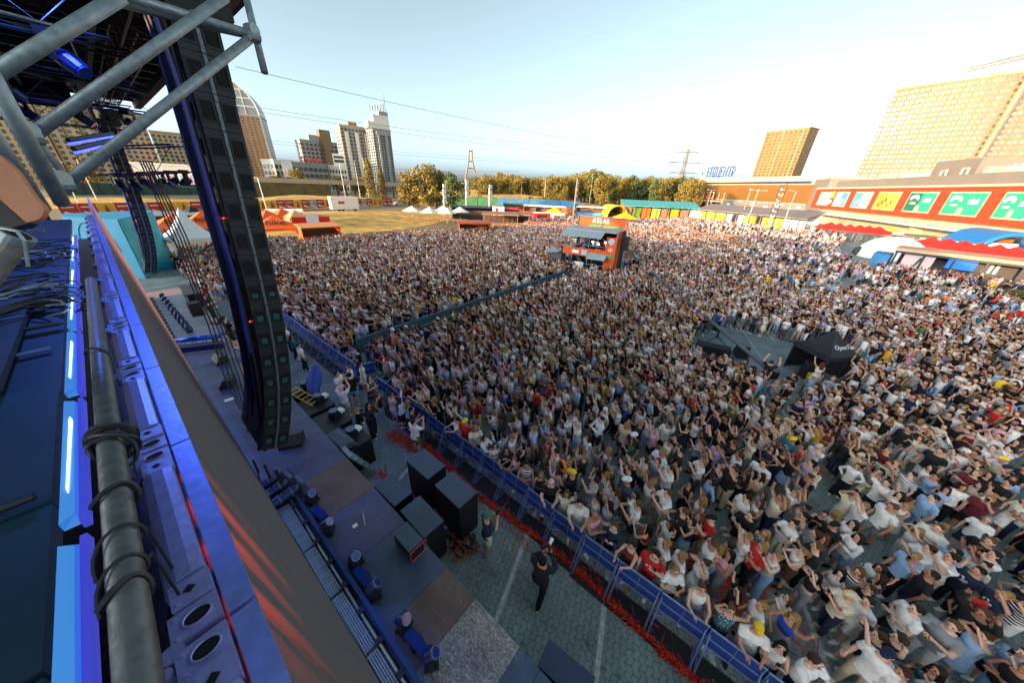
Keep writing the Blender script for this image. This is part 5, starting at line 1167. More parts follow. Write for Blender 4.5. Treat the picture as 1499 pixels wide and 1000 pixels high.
# ------------------------------------------------------------------ camera crane enclosure in the crowd
t = thing('camera_crane', 'long thin camera crane reaching over the crowd from beside the black tent', 'camera crane', (0, 0, 0))
b_ = gd(1122, 538, .9)
tip = at(955, 398, 37)
MB().tube([b_+(b_-tip).normalized()*.5, tip], [.13, .09], 8).build('arm', mat('crane_arm', '#5a6468', .45, .4, .15, 6), t)
mb = MB(); mast = b_.lerp(tip, .27); mb.tube([mast+V(0, 0, .1), mast+V(0, 0, 1.6)], .012, 5); mb.tube([b_+V(0, 0, .1), mast+V(0, 0, 1.6), tip+V(0, 0, .08)], .012, 5); mb.build('stay_wire', steel, t)
MB().obox(tip+V(0, 0, -.25), .5, .5, .45).build('camera_head', black, t)
dl = gd(1080, 520)
mb = MB(); mb.tube([(mast.x, mast.y, .5), mast], .07, 8); [mb.tube([(mast.x, mast.y, .7), (mast.x+.9*math.cos(q), mast.y+.9*math.sin(q), .05)], .035, 6) for q in (0.3, 2.4, 4.5)]; mb.build('pedestal', dark_steel, t)
MB().obox(b_+(b_-tip).normalized()*.6, .6, .5, .5).build('counterweight', black, t)
c = gd(1040, 522); t = thing('equipment_cart', 'long black draped equipment cart with blue edge inside the crane enclosure', 'cart', (c.x, c.y, .006), R(100))
MB().box(-1.0, 1.0, -.4, .4, .35, .85).build('drape', blackfab, t); MB().box(-1.05, 1.05, -.45, .45, .28, .34).build('frame', MATS['blue_beam'], t); [MB().cyl((x, y-.03, .13), .13, .06, 10, 'y').build('wheel', black, t) for x in (-.85, .85) for y in (-.35, .35)]
c = gd(1083, 522); t = thing('battery_case', 'stack of black cases beside the draped cart', 'case', (c.x, c.y, .006), .4)
MB().box(-.4, .4, -.35, .35, 0, .5).build('lower_case', dark_steel, t); MB().box(-.35, .35, -.3, .3, .503, .9).build('upper_case', black, t)
c = gd(1178, 553); t = thing('road_case', 'black road case with a yellow panel at the tent opening', 'case', (c.x, c.y, .006), .5)
MB().box(-.3, .3, -.25, .25, 0, .85).build('body', black, t); MB().box(-.315, -.302, -.18, .18, .15, .55).build('panel', yellow, t); MB().box(-.28, .28, -.23, .23, .853, 1.1).build('monitor', dark_steel, t)
# black tent
tc_ = (gd(1165, 545)+gd(1232, 560))/2
tent_m = mat('black_tent', '#14181f', .6, 0, .15, 4, .15)
def popup(name, loc, rz, s, he, hp, m, legm, label, cat='tent', group=None, wall=(), sag=.18, legs=True):
    t = thing(name, label, cat, loc, rz, group); n = 6; mb = MB(); h = s/2
    for q in range(4):          # four sagging roof sides
        a, b = [(-h, -h), (h, -h), (h, h), (-h, h)][q], [(h, -h), (h, h), (-h, h), (-h, -h)][q]
        grid = []
        for i in range(n+1):
            f = i/n; z = he+(hp-he)*(f**(1+sag*2)); row = []
            for j in range(n+1):
                g = j/n; x = (a[0]+(b[0]-a[0])*g)*(1-f); y = (a[1]+(b[1]-a[1])*g)*(1-f); row.append((x, y, z-sag*.5*math.sin(math.pi*g)*math.sin(math.pi*f)*.6))
            grid.append(row)
        ks = [mb.verts(r_) for r_ in grid]
        for i in range(n):
            for j in range(n): mb.face((ks[i]+j, ks[i]+j+1, ks[i+1]+j+1, ks[i+1]+j))
        va = [(a[0], a[1], he), (b[0], b[1], he), (b[0], b[1], he-.3), (a[0], a[1], he-.3)]; mb.poly(va)
    mb.build('canopy', m, t, True)
    if legs: [MB().tube([(sx*(h-.04), sy*(h-.04), 0), (sx*(h-.04), sy*(h-.04), he)], .03, 6).build('leg', legm, t) for sx in (-1, 1) for sy in (-1, 1)]
    for q in wall:
        a, b = [(-h, -h), (h, -h), (h, h), (-h, h)][q], [(h, -h), (h, h), (-h, h), (-h, -h)][q]
        d = Vector((b[0]-a[0], b[1]-a[1], 0)).normalized(); nn = Vector((d.y, -d.x, 0))
        mb = MB(); kk = 12; r0 = [Vector((a[0], a[1], 0)).lerp(Vector((b[0], b[1], 0)), i/kk)-nn*(.02+.03*(i % 2)) for i in range(kk+1)]
        for p0_, p1_ in zip(r0, r0[1:]): mb.poly([p0_+V(0, 0, .02), p1_+V(0, 0, .02), p1_+V(0, 0, he-.28), p0_+V(0, 0, he-.28)])
        mb.build('side_wall', m, t)
    return t
tent = popup('black_tent', (tc_.x+.25, tc_.y+.25, .006), R(-42), 2.15, 1.85, 3.05, tent_m, dark_steel, 'black pop-up tent with white lettering inside the crane enclosure', wall=(1, 2))
text('lettering', 'OpenTec', .36, tent, (-.05, -.82, 2.33), (R(47), 0, 0), whitep, .004)
fm_ = MB(); cen = sum(pit_poly, V(0, 0, 0))/len(pit_poly); fm_.poly([(cen+(p-cen)*.97)+V(0, 0, .012) for p in pit_poly]); struct(fm_.build('floor', mat('rubber_floor', '#65747a', .7, 0, .3, 1.2, .1)))
# low fences round the enclosure
fn = mat('wire_fence', '#5a646a', .5, .4, .2, 20)
def wfence(a, b_, label, group):
    a, b_ = Vector(a), Vector(b_); d = b_-a; t = thing('wire_fence', label, 'fence', (a.x, a.y, .006), math.atan2(d.y, d.x), group); L_ = d.length
    mb = MB(); mb.tube([(0, 0, .06), (0, 0, 1.08), (L_, 0, 1.08), (L_, 0, .06)], .02, 6); mb.tube([(0, 0, .2), (L_, 0, .2)], .015, 5); mb.build('frame', fn, t)
    mb = MB(); [mb.tube([(x, 0, .2), (x, 0, 1.08)], .007, 4) for x in np.arange(.12, L_, .12)]; mb.build('bars', fn, t); return t
pp = pit_poly
for i in range(len(pp)):
    a, b_ = pp[i-1], pp[i]; L_ = (b_-a).length; n = max(1, round(L_/2.2))
    for k in range(n): wfence(a.lerp(b_, k/n), a.lerp(b_, (k+.97)/n), 'grey wire fence panel around the camera crane enclosure', 'fence panels around the crane enclosure')
# ------------------------------------------------------------------ front of house tower
fx, fy = 39.6, 18.4
foh = thing('control_tower', 'orange clad two storey sound control tower with grey awnings in the crowd', 'control tower', (fx, fy, .006), R(7))   # -x side faces the stage
obn = mat('orange_banner', '#c9531d', .75, 0, .12, 3, .15); dkin = mat('tower_inside', '#15171a', .9, 0, .3, 2); awn = mat('awning', '#8b9a9e', .7, 0, .1, 3)
W_ = 3.3
mb = MB(); [mb.tube([(x, y, 0), (x, y, 5.35)], .05, 6) for x in (-2, 0, 2) for y in (-W_, 0, W_)]; [mb.tube([(x, -W_, z), (x, W_, z)], .04, 6) for x in (-2, 2) for z in (.5, 1.3, 2.6, 3.6)]; [mb.tube([(-2, y, .3), (-2, y+1.6, 2.4)], .03, 6) for y in (-3.2, -.2, .1)]; mb.build('scaffold_frame', steel, foh)
MB().box(-2.1, 2.1, -W_-.05, W_+.05, 2.45, 2.6).build('upper_floor', dark_steel, foh)
MB().box(-2.2, 2.0, -W_, W_, 5.36, 5.5).build('roof', awn, foh)
mb = MB(); mb.box(2.05, 2.15, -W_-.1, W_+.1, .1, 6.75); mb.build('back_banner', obn, foh)
MB().box(-2.25, -.5, -W_-.22, -W_-.12, .2, 5.6).build('side_banner', obn, foh); MB().box(-.45, 2.0, -W_-.2, -W_-.14, .2, 5.2).build('side_net', dkin, foh)
MB().box(-2.35, -2.26, -W_-.22, -W_+1.05, .2, 4.9).build('front_banner', obn, foh)
mb = MB(); [mb.tube([(1.9, y, 5.3), (1.9, y, 6.75)], .06, 6) for y in (-W_, 0, W_)]; mb.tube([(1.95, -W_, 6.78), (1.95, W_, 6.78)], .06, 6); mb.build('banner_frame', steel, foh)
MB().box(-2.3, -2.2, -W_+1.1, W_, 2.3, 3.25).build('rail_banner', obn, foh)
MB().box(-2.3, -2.2, .3, W_, .3, 1.0).build('low_banner', obn, foh)
MB().box(1.0, 1.9, -W_+.1, W_-.1, .1, 5.3).build('inner_curtain', dkin, foh)
mb = MB(); mb.hexa([(-3.6, -1.9, 4.75), (-2.2, -1.9, 5.35), (-2.2, W_, 5.35), (-3.6, W_, 4.75)], [(-3.6, -1.9, 4.79), (-2.2, -1.9, 5.39), (-2.2, W_, 5.39), (-3.6, W_, 4.79)]); mb.build('awning', awn, foh)
mb = MB(); mb.hexa([(-3.2, -2.6, 2.2), (-2.35, -2.6, 2.8), (-2.35, -.2, 2.8), (-3.2, -.2, 2.2)], [(-3.2, -2.6, 2.24), (-2.35, -2.6, 2.84), (-2.35, -.2, 2.84), (-3.2, -.2, 2.24)]); mb.build('awning', awn, foh)
mb = MB(); mb.hexa([(-3.2, W_+.3, 2.45), (-1.8, W_+.3, 2.6), (-1.8, W_+2.3, 2.55), (-3.2, W_+2.3, 2.4)], [(-3.2, W_+.3, 2.5), (-1.8, W_+.3, 2.65), (-1.8, W_+2.3, 2.6), (-3.2, W_+2.3, 2.45)]); mb.build('awning', awn, foh)
MB().box(-2.6, -1.2, W_+.05, W_+1.5, .9, 2.4).build('side_tarp', mat('grey_tarp', '#4b4f4d', .7, 0, .2, 3, .3), foh)
MB().box(-2.9, -1., W_+.05, W_+2.4, .5, .75).build('side_deck', awn, foh)
for k in range(4): MB().obox((-1.85, -1.2+1.0*k, 3.0), .4, .7, .6).build('console', black if k % 2 else obn, foh)
lampw = mat('white_lamp', '#ffffff', .3, 0, 0, 2, emit='#e8f0ff', estr=5)
for y, z in ((-.4, 4.1), (-1.2, 3.9), (-2.0, 4.2)): MB().ell((-1.9, y, z), .1, .1, .1, 8, 6).build('lamp', lampw, foh)
green_s = mat('green_strip', '#3f9b58', .7, 0, .1, 3)
MB().box(2.0, 2.04, -2.6, 1.6, 5.5, 5.7).build('green_strip', green_s, foh); MB().box(-2.385, -2.355, -W_-.1, -W_+1.0, 2.55, 2.85).build('green_strip', green_s, foh)
text('lettering', 'ATLAS', .8, foh, (2.03, .2, 6.25), (R(90), 0, R(-90)), whitep, .01, bold=.015)
text('lettering', 'dji', .6, foh, (-2.37, -W_+.42, 3.5), (R(90), 0, R(-90)), whitep, .01)
MB().cyl((-2.37, -W_+.42, 4.45), .38, .03, 16, (-1, 0, 0)).build('emblem', mat('grey_emblem', '#aebac2', .6, 0, .2, 6), foh)
MB().box(-2.35, -2.31, 1.1, 2.0, 2.55, 2.95).build('poster', whitep, foh); MB().box(-2.35, -2.31, .0, .75, 2.45, 3.05).build('poster', MATS['grey_emblem'], foh)
t = thing('speaker_hang', 'small black speaker hang beside the right edge of the orange tower', 'speaker', (fx-.3, fy-W_-1.0, 0), R(7))
for k in range(5): MB().box(-.35, .35, -.3, .3, 3.4+.33*k, 3.71+.33*k).build('speaker_box', black, t)
MB().tube([(0, 0, 0), (.4, .3, 6)], .05, 6).build('pole', steel, t)
t = thing('white_cloth', 'white cloth hung over the lower rail of the orange tower', 'cloth', (fx-2.4, fy+.9, .006), R(7))
mb = MB(); q = [[(-.05*math.sin(i*1.3), -.9+.22*i, 1.5-.5*abs(math.sin(i*.4))*0), (-.1-.1*math.sin(i*.9), -.9+.22*i, .55-.45*math.sin(math.pi*i/8))] for i in range(9)]
for a, b_ in zip(q, q[1:]): mb.poly([a[0], b_[0], b_[1], a[1]])
for a, b_ in zip(q, q[1:]): mb.poly([V(*a[1])+V(.03, 0, 0), V(*b_[1])+V(.03, 0, 0), V(*b_[0])+V(.03, 0, 0), V(*a[0])+V(.03, 0, 0)])
mb.build('cloth', whitep, t)
# ------------------------------------------------------------------ buildings
def tower(name, label, p0, p1, depth, h, floors, bays, wallm, winm, cat='apartment tower', wf=.62, hf=.6, side_bays=0, band=None, pil=None, z0=0., curve=0., extra=None):
    p0, p1 = Vector((p0[0], p0[1], 0)), Vector((p1[0], p1[1], 0)); d = p1-p0; L_ = d.length
    t = thing(name, label, cat, (p0.x, p0.y, z0), math.atan2(d.y, d.x))        # x along the facade, +y away from the camera
    fz = lambda x: -curve*4*(x/L_)*(1-x/L_)     # bulge towards the camera
    n = bays if curve else 1; mb = MB()
    bot = [(L_*i/n, fz(L_*i/n), 0) for i in range(n+1)] + [(L_, depth, 0), (0, depth, 0)]
    mb.loft([bot, [(x, y, h) for x, y, z in bot]]); mb.build('wall', wallm, t)
    wins = []
    fh = h/(floors+.6); bw = L_/bays
    for f in range(floors):
        for b in range(bays):
            xc = (b+.5)*bw; zc = (f+.75)*fh; wins.append((xc, fz(xc), zc, bw*wf, fh*hf, 0))
        for b in range(side_bays): wins.append((0, (b+.5)*depth/side_bays, (f+.75)*fh, depth/side_bays*wf, fh*hf, 1))
        for b in range(side_bays): wins.append((L_, (b+.5)*depth/side_bays, (f+.75)*fh, depth/side_bays*wf, fh*hf, 2))
    def wbox(mb, w_):
        x, y, z, a, c, k = w_
        if k == 0: mb.box(x-a/2, x+a/2, y-.12, y+.1, z-c/2, z+c/2)
        elif k == 1: mb.box(-.12, .1, y-a/2, y+a/2, z-c/2, z+c/2)
        else: mb.box(x-.1, x+.12, y-a/2, y+a/2, z-c/2, z+c/2)
    rr = random.Random(3); rr.shuffle(wins)
    ws = winm if isinstance(winm, list) else [winm]
    for w_ in wins[:100]: mb = MB(); wbox(mb, w_); mb.build('window', rr.choice(ws), t)
    if wins[100:]:
        mb = MB()
        for w_ in wins[100:]: mb.mi(rr.randrange(len(ws))); wbox(mb, w_)
        tag(mb.build('windows', ws, t), kind='stuff')
    if band:
        for f in range(floors+1):
            mb = MB(); z = (f+.28)*fh
            for i in range(n): x0, x1 = L_*i/n, L_*(i+1)/n; mb.hexa([(x0, fz(x0)-.45, z), (x1, fz(x1)-.45, z), (x1, fz(x1)-.01, z), (x0, fz(x0)-.01, z)], [(x0, fz(x0)-.45, z+.5), (x1, fz(x1)-.45, z+.5), (x1, fz(x1)-.01, z+.5), (x0, fz(x0)-.01, z+.5)])
            mb.build('balcony_band', band, t)
    if pil:
        for b in range(0, bays+1, pil[1]):
            x = min(b*bw, L_); mb = MB(); mb.box(x-bw*.14, x+bw*.14, fz(x)-.7, fz(x)+.2, 0, h-.02); mb.build('pilaster', pil[0], t)
    mb = MB(); mb.box(-.3, L_+.3, -.3-curve*0, depth+.3, h+.003, h+1.0); mb.build('parapet', pil[0] if pil else wallm, t)
    if extra: extra(t, L_, depth, h)
    return t
beige = mat('beige_wall', '#c8ac84', .8, 0, .08, .1); cream = mat('cream_wall', '#94805a', .75, 0, .06, .1); ochre = mat('ochre_wall', '#85652f', .8, 0, .08, .1); greyw = mat('grey_wall', '#98978f', .85, 0, .1, .1); whitew = mat('white_wall', '#ded6c6', .8, 0, .05, .1); brownw = mat('brown_glass_wall', '#8c6c48', .4, .1, .12, .2)
win1 = mat('pale_window', '#4c483e', .15, .1, .3, .3); win2 = mat('dark_window', '#3d3c3a', .12, 0, .3, .3); win3 = mat('bright_window', '#5d5646', .1, .3, .2, .3); mirror = mat('mirror_window', '#b0a58c', .18, .85, .15, .3)
def span(xa, xb, y, D0, D1): a, b_ = at(xa, y, D0), at(xb, y, D1); return (a.x, a.y), (b_.x, b_.y)
def topz(x, y, D): return at(x, y, D).z
# big curved tower on the right
a, b_ = span(1262, 1560, 240, 330, 331)
def crown(t, L_, d, h):
    for k in range(9):
        w_ = L_/13; MB().box(L_*k/9.3+1, L_*k/9.3+1+w_, .5, 6, h+1.0, h+1.9+1.3*((k*7) % 3)).build('roof_unit', beige, t)
tower('residential_tower', 'huge cream residential tower with bright reflecting windows at the right edge', a, b_, 24, topz(1313, 130, 326), 27, 36, mat('cream_render', '#7d6a45', .6, 0, .05, .1, spec=.2), [mat('tower_glass', '#332f26', .13, 0, .25, .3, spec=.3), mat('tower_glass_dark', '#26231e', .11, 0, .25, .3, spec=.25)], side_bays=8, wf=.52, hf=.56, pil=(mat('cream_pilaster', '#947e52', .7, 0, .05, .1, spec=.2), 2), curve=7., extra=crown)
# crane jib above it
t = thing('tower_crane', 'pink lattice crane jib sticking up over the big cream tower', 'crane', (0, 0, 0))
ja, jb = at(1415, 105, 330), at(1530, 78, 300); pinkm = mat('crane_paint', '#d98a72', .6, .1, .1, 2)
mb = MB(); u = V(0, 0, 1.6); mb.tube([ja, jb], .35, 5); mb.tube([ja+u, jb+u], .35, 5); mb.tube([ja.lerp(jb, k/16)+(u if k % 2 else V(0, 0, 0)) for k in range(17)], .2, 4); mb.build('jib', pinkm, t)
mb = MB(); mb.tube([jb, (jb.x, jb.y, .0)], .9, 4); mb.build('mast', pinkm, t)
# orange tower second
a, b_ = span(1103, 1160, 255, 465, 448)
hh = topz(1130, 190, 450)
tower('apartment_tower', 'ochre apartment tower standing alone behind the hypermarket roof', a, b_, 17, hh, 24, 9, ochre, [win1, win2, win3], wf=.5, hf=.5, pil=(cream, 4), band=None, side_bays=7)
# mall
ml0_, ml1_ = at(1499, 300, 128), None
P1 = Vector((ml0_.x, ml0_.y, 0)); dr = mdir.copy()
# find where the facade line meets the azimuth of x=1195
r1 = ray(1195, 288); az = Vector((r1.x, r1.y, 0)).normalized(); den = dr.x*az.y-dr.y*az.x; s_ = (-(P1.x*az.y-P1.y*az.x))/den; P0 = P1+dr*s_
Lm = (P0-P1).length
mall = thing('shopping_mall', 'long shopping mall with perforated red facade and poster panels', 'shopping mall', (P0.x, P0.y, 0), math.atan2(-dr.y, -dr.x))   # x runs from the far end towards the camera side, -y... away
sgn = 1 if (Matrix.Rotation(math.atan2(-dr.y, -dr.x), 3, 'Z') @ V(0, 1, 0)).dot(-P1) < 0 else -1     # +y*sgn is away from the camera
def mbox(mb, x0, x1, y0, y1, z0, z1): ya, yb = sorted((y0*sgn, y1*sgn)); return mb.box(x0, x1, ya, yb, z0, z1)
redf = mat('red_facade', '#d8451e', .6, .1, .08, .3); greyf = mat('grey_cladding', '#7d7568', .6, .1, .06, .2); palef = mat('pale_wall', '#c9b796', .8, 0, .06, .2)
ZB, ZT = 6.3, 14.0; LX = Lm+45
mbox(MB(), -18, LX, 1.5, 60, .02, ZT+.6).build('wall', palef, mall)
mbox(MB(), 0, LX, -.6, 1.49, ZB, ZT).build('red_facade', redf, mall)
mb = MB(); [mbox(mb, x, x+.12, -.68, -.602, ZB+.1, ZT-.1) for x in np.arange(1, LX-1, 2.2)]; mb.build('facade_rib', mat('red_rib', '#b8391a', .6, .1, .08, .3), mall)
mbox(MB(), -.3, LX, -.9, 1.49, ZT+.003, ZT+.5).build('cornice', palef, mall)
mbox(MB(), 8, LX, 2.5, 40, ZT+.61, ZT+3.2).build('upper_storey', greyf, mall)
mbox(MB(), -14, 7.7, -.3, 40, 5.0, ZT+4.2).build('grey_block', greyf, mall)
mbox(MB(), -16, LX, -3.5, 1.49, 4.2, 4.7).build('canopy_band', whitew, mall)
rf = random.Random(9)
holes = mat('facade_hole', '#5d2213', .8, 0, .2, 1)
for k, x in enumerate(np.linspace(Lm*.12, Lm*.96, 8)):
    mb = MB()
    for q in range(26): xx = x+4.5+rf.gauss(0, 1.4); zz = ZB+2+rf.random()*4.5; mbox(mb, xx, xx+.5, -.63, -.601, zz, zz+.25)
    mb.build('perforation', holes, mall)
pm = {n: mat('poster_'+n, c, .6, 0, .12, .6) for n, c in (('pink', '#dba0a8'), ('pale', '#c9d3d8'), ('blue', '#5c94c4'), ('orange', '#e79a3a'), ('green', '#2ea57c'), ('dark', '#1f6e55'), ('yellow', '#e8c64a'), ('frame', '#d8c79a'))}
def xat(xp):   # where the line of sight at pixel column xp meets the facade
    r_ = ray(xp, 290); z_ = Vector((r_.x, r_.y, 0)).normalized(); den = dr.x*z_.y-dr.y*z_.x; return Lm-(-(P1.x*z_.y-P1.y*z_.x))/den
for (xa, xb, c1, c2, lb) in ((1202, 1219, 'pink', 'pink', None), (1226, 1245, 'pale', 'blue', None), (1254, 1280, 'blue', 'pale', None), (1288, 1322, 'orange', 'yellow', None), (1335, 1377, 'dark', 'green', None), (1394, 1453, 'green', 'green', None), (1476, 1530, 'green', 'green', None)):
    x0, x1 = sorted((xat(xa), xat(xb))); z0, z1 = ZB+1.2, ZT-1.1
    f = mbox(MB(), x0, x1, -.75, -.69, z0, z1).build('poster_frame', pm['frame'], mall)
    mbox(MB(), x0+.3, (x0+x1)/2, -.78, -.752, z0+.3, z1-.3).build('poster', pm[c1], f); mbox(MB(), (x0+x1)/2, x1-.3, -.78, -.752, z0+.3, z1-.3).build('poster', pm[c2], f)
    mb = MB(); xc = (x0+x1)/2; w_ = (x1-x0)
    if c2 == 'green':
        for q in range(7): an = math.pi*(q+.5)/7; mbox(mb, x0+w_*.27-w_*.13*math.cos(an)-.3, x0+w_*.27-w_*.13*math.cos(an)+.3, -.81, -.783, z0+3.1+.7*math.sin(an), z0+3.9+.7*math.sin(an))
        for q in range(4): mbox(mb, x0+w_*(.62+.065*q), x0+w_*(.62+.065*q)+w_*.04, -.81, -.783, z0+2.7, z0+3.6+.3*(q % 2))
        mbox(mb, x0+w_*.17, x0+w_*.38, -.81, -.783, z0+2.2, z0+2.6)
        q = MB(); mbox(q, xc-.05*w_, xc+.09*w_, -.84, -.812, z0+.3, z0+1.6); mbox(q, xc-.02*w_, xc+.06*w_, -.84, -.812, z0+1.6, z0+2.0); q.build('picture', pm['frame'], f)
    else:
        for q in range(5): xx = x0+w_*(.2+.13*q); mbox(mb, xx, xx+w_*.06, -.81, -.783, z0+1+.7*(q % 3), z0+2.+.8*(q % 3))
    mb.build('marks', whitep if c2 != 'yellow' else mat('brown_marks', '#6b3f1c', .7, 0, .1, 2), f)
mb = MB(); xx = xat(1221); mbox(mb, xx-1, xx+1, -.85, -.7, ZB+2, ZB+3.4); mb.mi(1); mbox(mb, xx-.2, xx+1.2, -.85, -.7, ZB+4.2, ZB+6.8); mb.build('sculpted_sign', [whitep, pm['yellow']], mall)
for k, (x, w_, hh_) in enumerate(((Lm*.25, 12, 2.2), (Lm*.52, 16, 4.4), (Lm*.72, 6, 1.8), (Lm*.83, 8, 3.), (Lm*.98, 14, 5.5))): mbox(MB(), x, x+w_, 8, 22, ZT+3.2, ZT+3.2+hh_).build('roof_plant', greyf if k in (1, 4) else palef, mall)
for k in range(9): x = Lm*(.3+.075*k); MB().tube([(x, 6*sgn, ZT+3.2), (x, 6*sgn, ZT+4.6+.4*(k % 2)), (x+1.8, 6*sgn, ZT+4.9), (x+2, 6*sgn, ZT+3.2)], .25, 8).build('roof_duct', palef, mall)
# hypermarket with roof sign
e0, e1 = at(1012, 290, 300), at(1192, 300, 218)
d_ = e1-e0; Le = math.hypot(d_.x, d_.y)
hyper = thing('hypermarket', 'wide brown hypermarket building with blue roof sign behind the stalls', 'hypermarket', (e0.x, e0.y, 0), math.atan2(d_.y, d_.x))
zt = (topz(1012, 263, 300)+topz(1192, 262, 218))/2
bronze = mat('bronze_cladding', '#8a6030', .45, .3, .06, .1)
MB().box(0, Le, 0, 60, .02, zt).build('wall', palef, hyper); MB().box(-.3, Le+.2, -.5, 60, zt+.003, zt+1.0).build('cornice', palef, hyper)
MB().box(3, Le-1, -.7, -.02, zt*.40, zt-2.8).build('bronze_panel', bronze, hyper); MB().box(3, Le-6, -.5, -.02, zt-2.3, zt-1.2).build('window_strip', win2, hyper)
MB().box(1, Le-1, -.4, -.02, 1, zt*.38).build('shopfront', greyf, hyper)
for k in range(11): MB().box(Le*(.42+.05*k), Le*(.42+.05*k)+2.2, -.6, -.41, 4.2+(k % 3)*1.1, 5.2+(k % 3)*1.1).build('shop_sign', [whitep, pm['blue'], pm['pale'], redf][k % 4], hyper)
MB().box(0, Le*.38, -9, -.8, zt*.30, zt*.34).build('entrance_canopy', palef, hyper)
mb = MB(); [mb.tube([(x, y, 0), (x, y, zt*.6)], .2, 5) for x in np.linspace(.5, Le*.38, 8) for y in (-8.8, -1.2)]; [mb.tube([(.5, y, z), (Le*.38, y, z)], .16, 5) for y in (-8.8,) for z in (zt*.42, zt*.6)]; mb.build('entrance_frame', palef, hyper)
mb = MB()
for k, (x, s_) in enumerate(((.05, 1), (.11, -1), (.18, 1.3), (.25, -1), (.31, 1), (.34, -1))): x *= Le; mb.hexa([(x-.7, -9.2, zt*.40), (x+.7, -9.2, zt*.40), (x+.7, -8.95, zt*.40), (x-.7, -8.95, zt*.40)], [(x-.7+2*s_, -9.2, zt*.58), (x+.7+2*s_, -9.2, zt*.58), (x+.7+2*s_, -8.95, zt*.58), (x-.7+2*s_, -8.95, zt*.58)])
mb.build('entrance_letters', orange, hyper)
bluem = mat('sign_blue', '#1d4f8f', .5, 0, .05, 2); signw = mat('sign_white', '#e6e6e4', .6, 0, .05, 2)
r0, r1 = at(1036, 252, 296), at(1076, 252, 280); L2 = (r1-r0).length
sg = thing('roof_sign', 'blue and white roof sign reading ЕПІЦЕНТР on the hypermarket', 'sign', (r0.x, r0.y, zt+1.0), math.atan2((r1-r0).y, (r1-r0).x))
hz_ = topz(1056, 243.5, 288)-zt-1.0
mb = MB(); [mb.tube([(x, .6, 0), (x, .6, hz_*.9)], .12, 5) for x in np.linspace(-6, L2, 9)]; [mb.tube([(-6, .6, z), (L2, .6, z)], .1, 5) for z in (.3, hz_*.5)]; mb.build('frame', steel, sg)
tx = text('lettering', 'ЕПІЦЕНТР', hz_*1.12, sg, (L2/2+.3, -.1, hz_*.52), (R(90), 0, 0), bluem, .3, bold=.05)
kx = L2/max(tx.dimensions.x, .1); tx.scale = (kx, 1, 1)
t2 = text('letter_border', 'ЕПІЦЕНТР', hz_*1.12, sg, (L2/2+.3, .35, hz_*.52), (R(90), 0, 0), signw, .12, bold=.26); t2.scale = (kx, 1, 1)
lg = MB(); cx = -4.2; lg.loft([[(cx+3.2*math.cos(a)*(.8 if math.sin(a) > 0 else 1), y, hz_*.5+3.6*math.sin(a)*(1.35 if math.sin(a) > .3 else .95)) for a in np.linspace(0, 6.283, 21)[:-1]] for y in (.3, 0)]); lo = lg.build('emblem', signw, sg)
lg = MB(); lg.loft([[(cx+a, y, hz_*.5+b) for a, b in ((-1.7, .8), (0, -2.3), (1.7, .8), (.5, .8), (0, 2.6), (-.5, .8))] for y in (-.02, -.2)]); lg.build('emblem_mark', bluem, lo)
# left group of buildings
a, b_ = span(330, 402, 250, 432, 424)
hh = topz(389, 172, 425)
dome = tower('domed_tower', 'tall glass residential tower with a rounded top beside the near speaker array', a, b_, 30, hh, 26, 10, brownw, [win1, win3, win2], wf=.6, hf=.55, pil=(greyw, 5), side_bays=4)
Ld = (Vector(b_)-Vector(a)).length; hd = topz(340, 108, 430)-hh
mb = MB(); prof = [(Ld*(1-.0), 0)]+[(Ld*(.12+.88*math.cos(q)), hd*math.sin(q)) for q in np.linspace(0, math.pi/2, 12)][1:]+[(0, hd), (0, 0)]
mb.loft([[(x, y, hh+1+z) for x, z in prof] for y in (30, 0)]); mb.build('curved_top', mat('grey_glass', '#7f8787', .3, .2, .2, .2), dome)
mb = MB(); [mb.tube([(Ld*(.12+.88*math.cos(q)), -.3, hh+1+hd*math.sin(q)) for q in np.linspace(0, math.pi/2, 14)], .5, 5)]; [mb.box(.5, Ld*(.12+.88*math.cos(math.asin(k/5)))-.5, -.35, -.02, hh+1+hd*k/5-.3, hh+1+hd*k/5+.3) for k in range(1, 5)]; [mb.box(Ld*q-.25, Ld*q+.25, -.3, -.03, hh+1, hh+1+hd*math.sqrt(max(0, 1-max(0, (q-.12)/.88)**2))-.5) for q in (.15, .3, .45, .6, .75)]; mb.build('top_frame', whitew, dome)
MB().box(Ld-.6, Ld+.2, -.5, .4, 0, hh).build('edge_column', whitew, dome)
a, b_ = span(448, 500, 245, 415, 424); h_ = topz(455, 206, 415)
def xt(t, L_, d, h):
    MB().box(L_*.25, L_*.5, -.6, 8, h, h+5.5).build('roof_block', greyw, t); MB().box(L_*.55, L_*.85, -.6, 8, h, h+11).build('roof_block', brownw, t); MB().box(L_*.5, L_*.56, -.8, -.02, 4, h).build('glass_strip', win3, t); MB().box(L_*.6, L_*.82, -.9, -.02, 4, h+8).build('brown_bay', brownw, t)
tower('apartment_block', 'lower grey apartment block left of the two tall grey towers', a, b_, 18, h_, 11, 9, greyw, [win2, win1], side_bays=3, extra=xt)
a, b_ = span(508, 553, 245, 360, 368); h_ = topz(502, 184, 362)
def xs(t, L_, d, h):
    for k in range(3): MB().box(L_*(.12+.3*k), L_*(.22+.3*k), -1.2, -.03, 3, h*.92).build('balcony_column', whitew, t)
    MB().box(L_*.3, L_*.55, 2, 8, h+1, h+4).build('roof_room', brownw, t)
tower('apartment_tower', 'wide grey apartment tower with white side wall left of its taller twin', a, b_, 16, h_, 18, 9, greyw, [win2, win1, win3], side_bays=3, pil=(beige, 9), extra=xs)
a, b_ = span(553, 578, 245, 345, 350); h_ = topz(562, 190, 345)
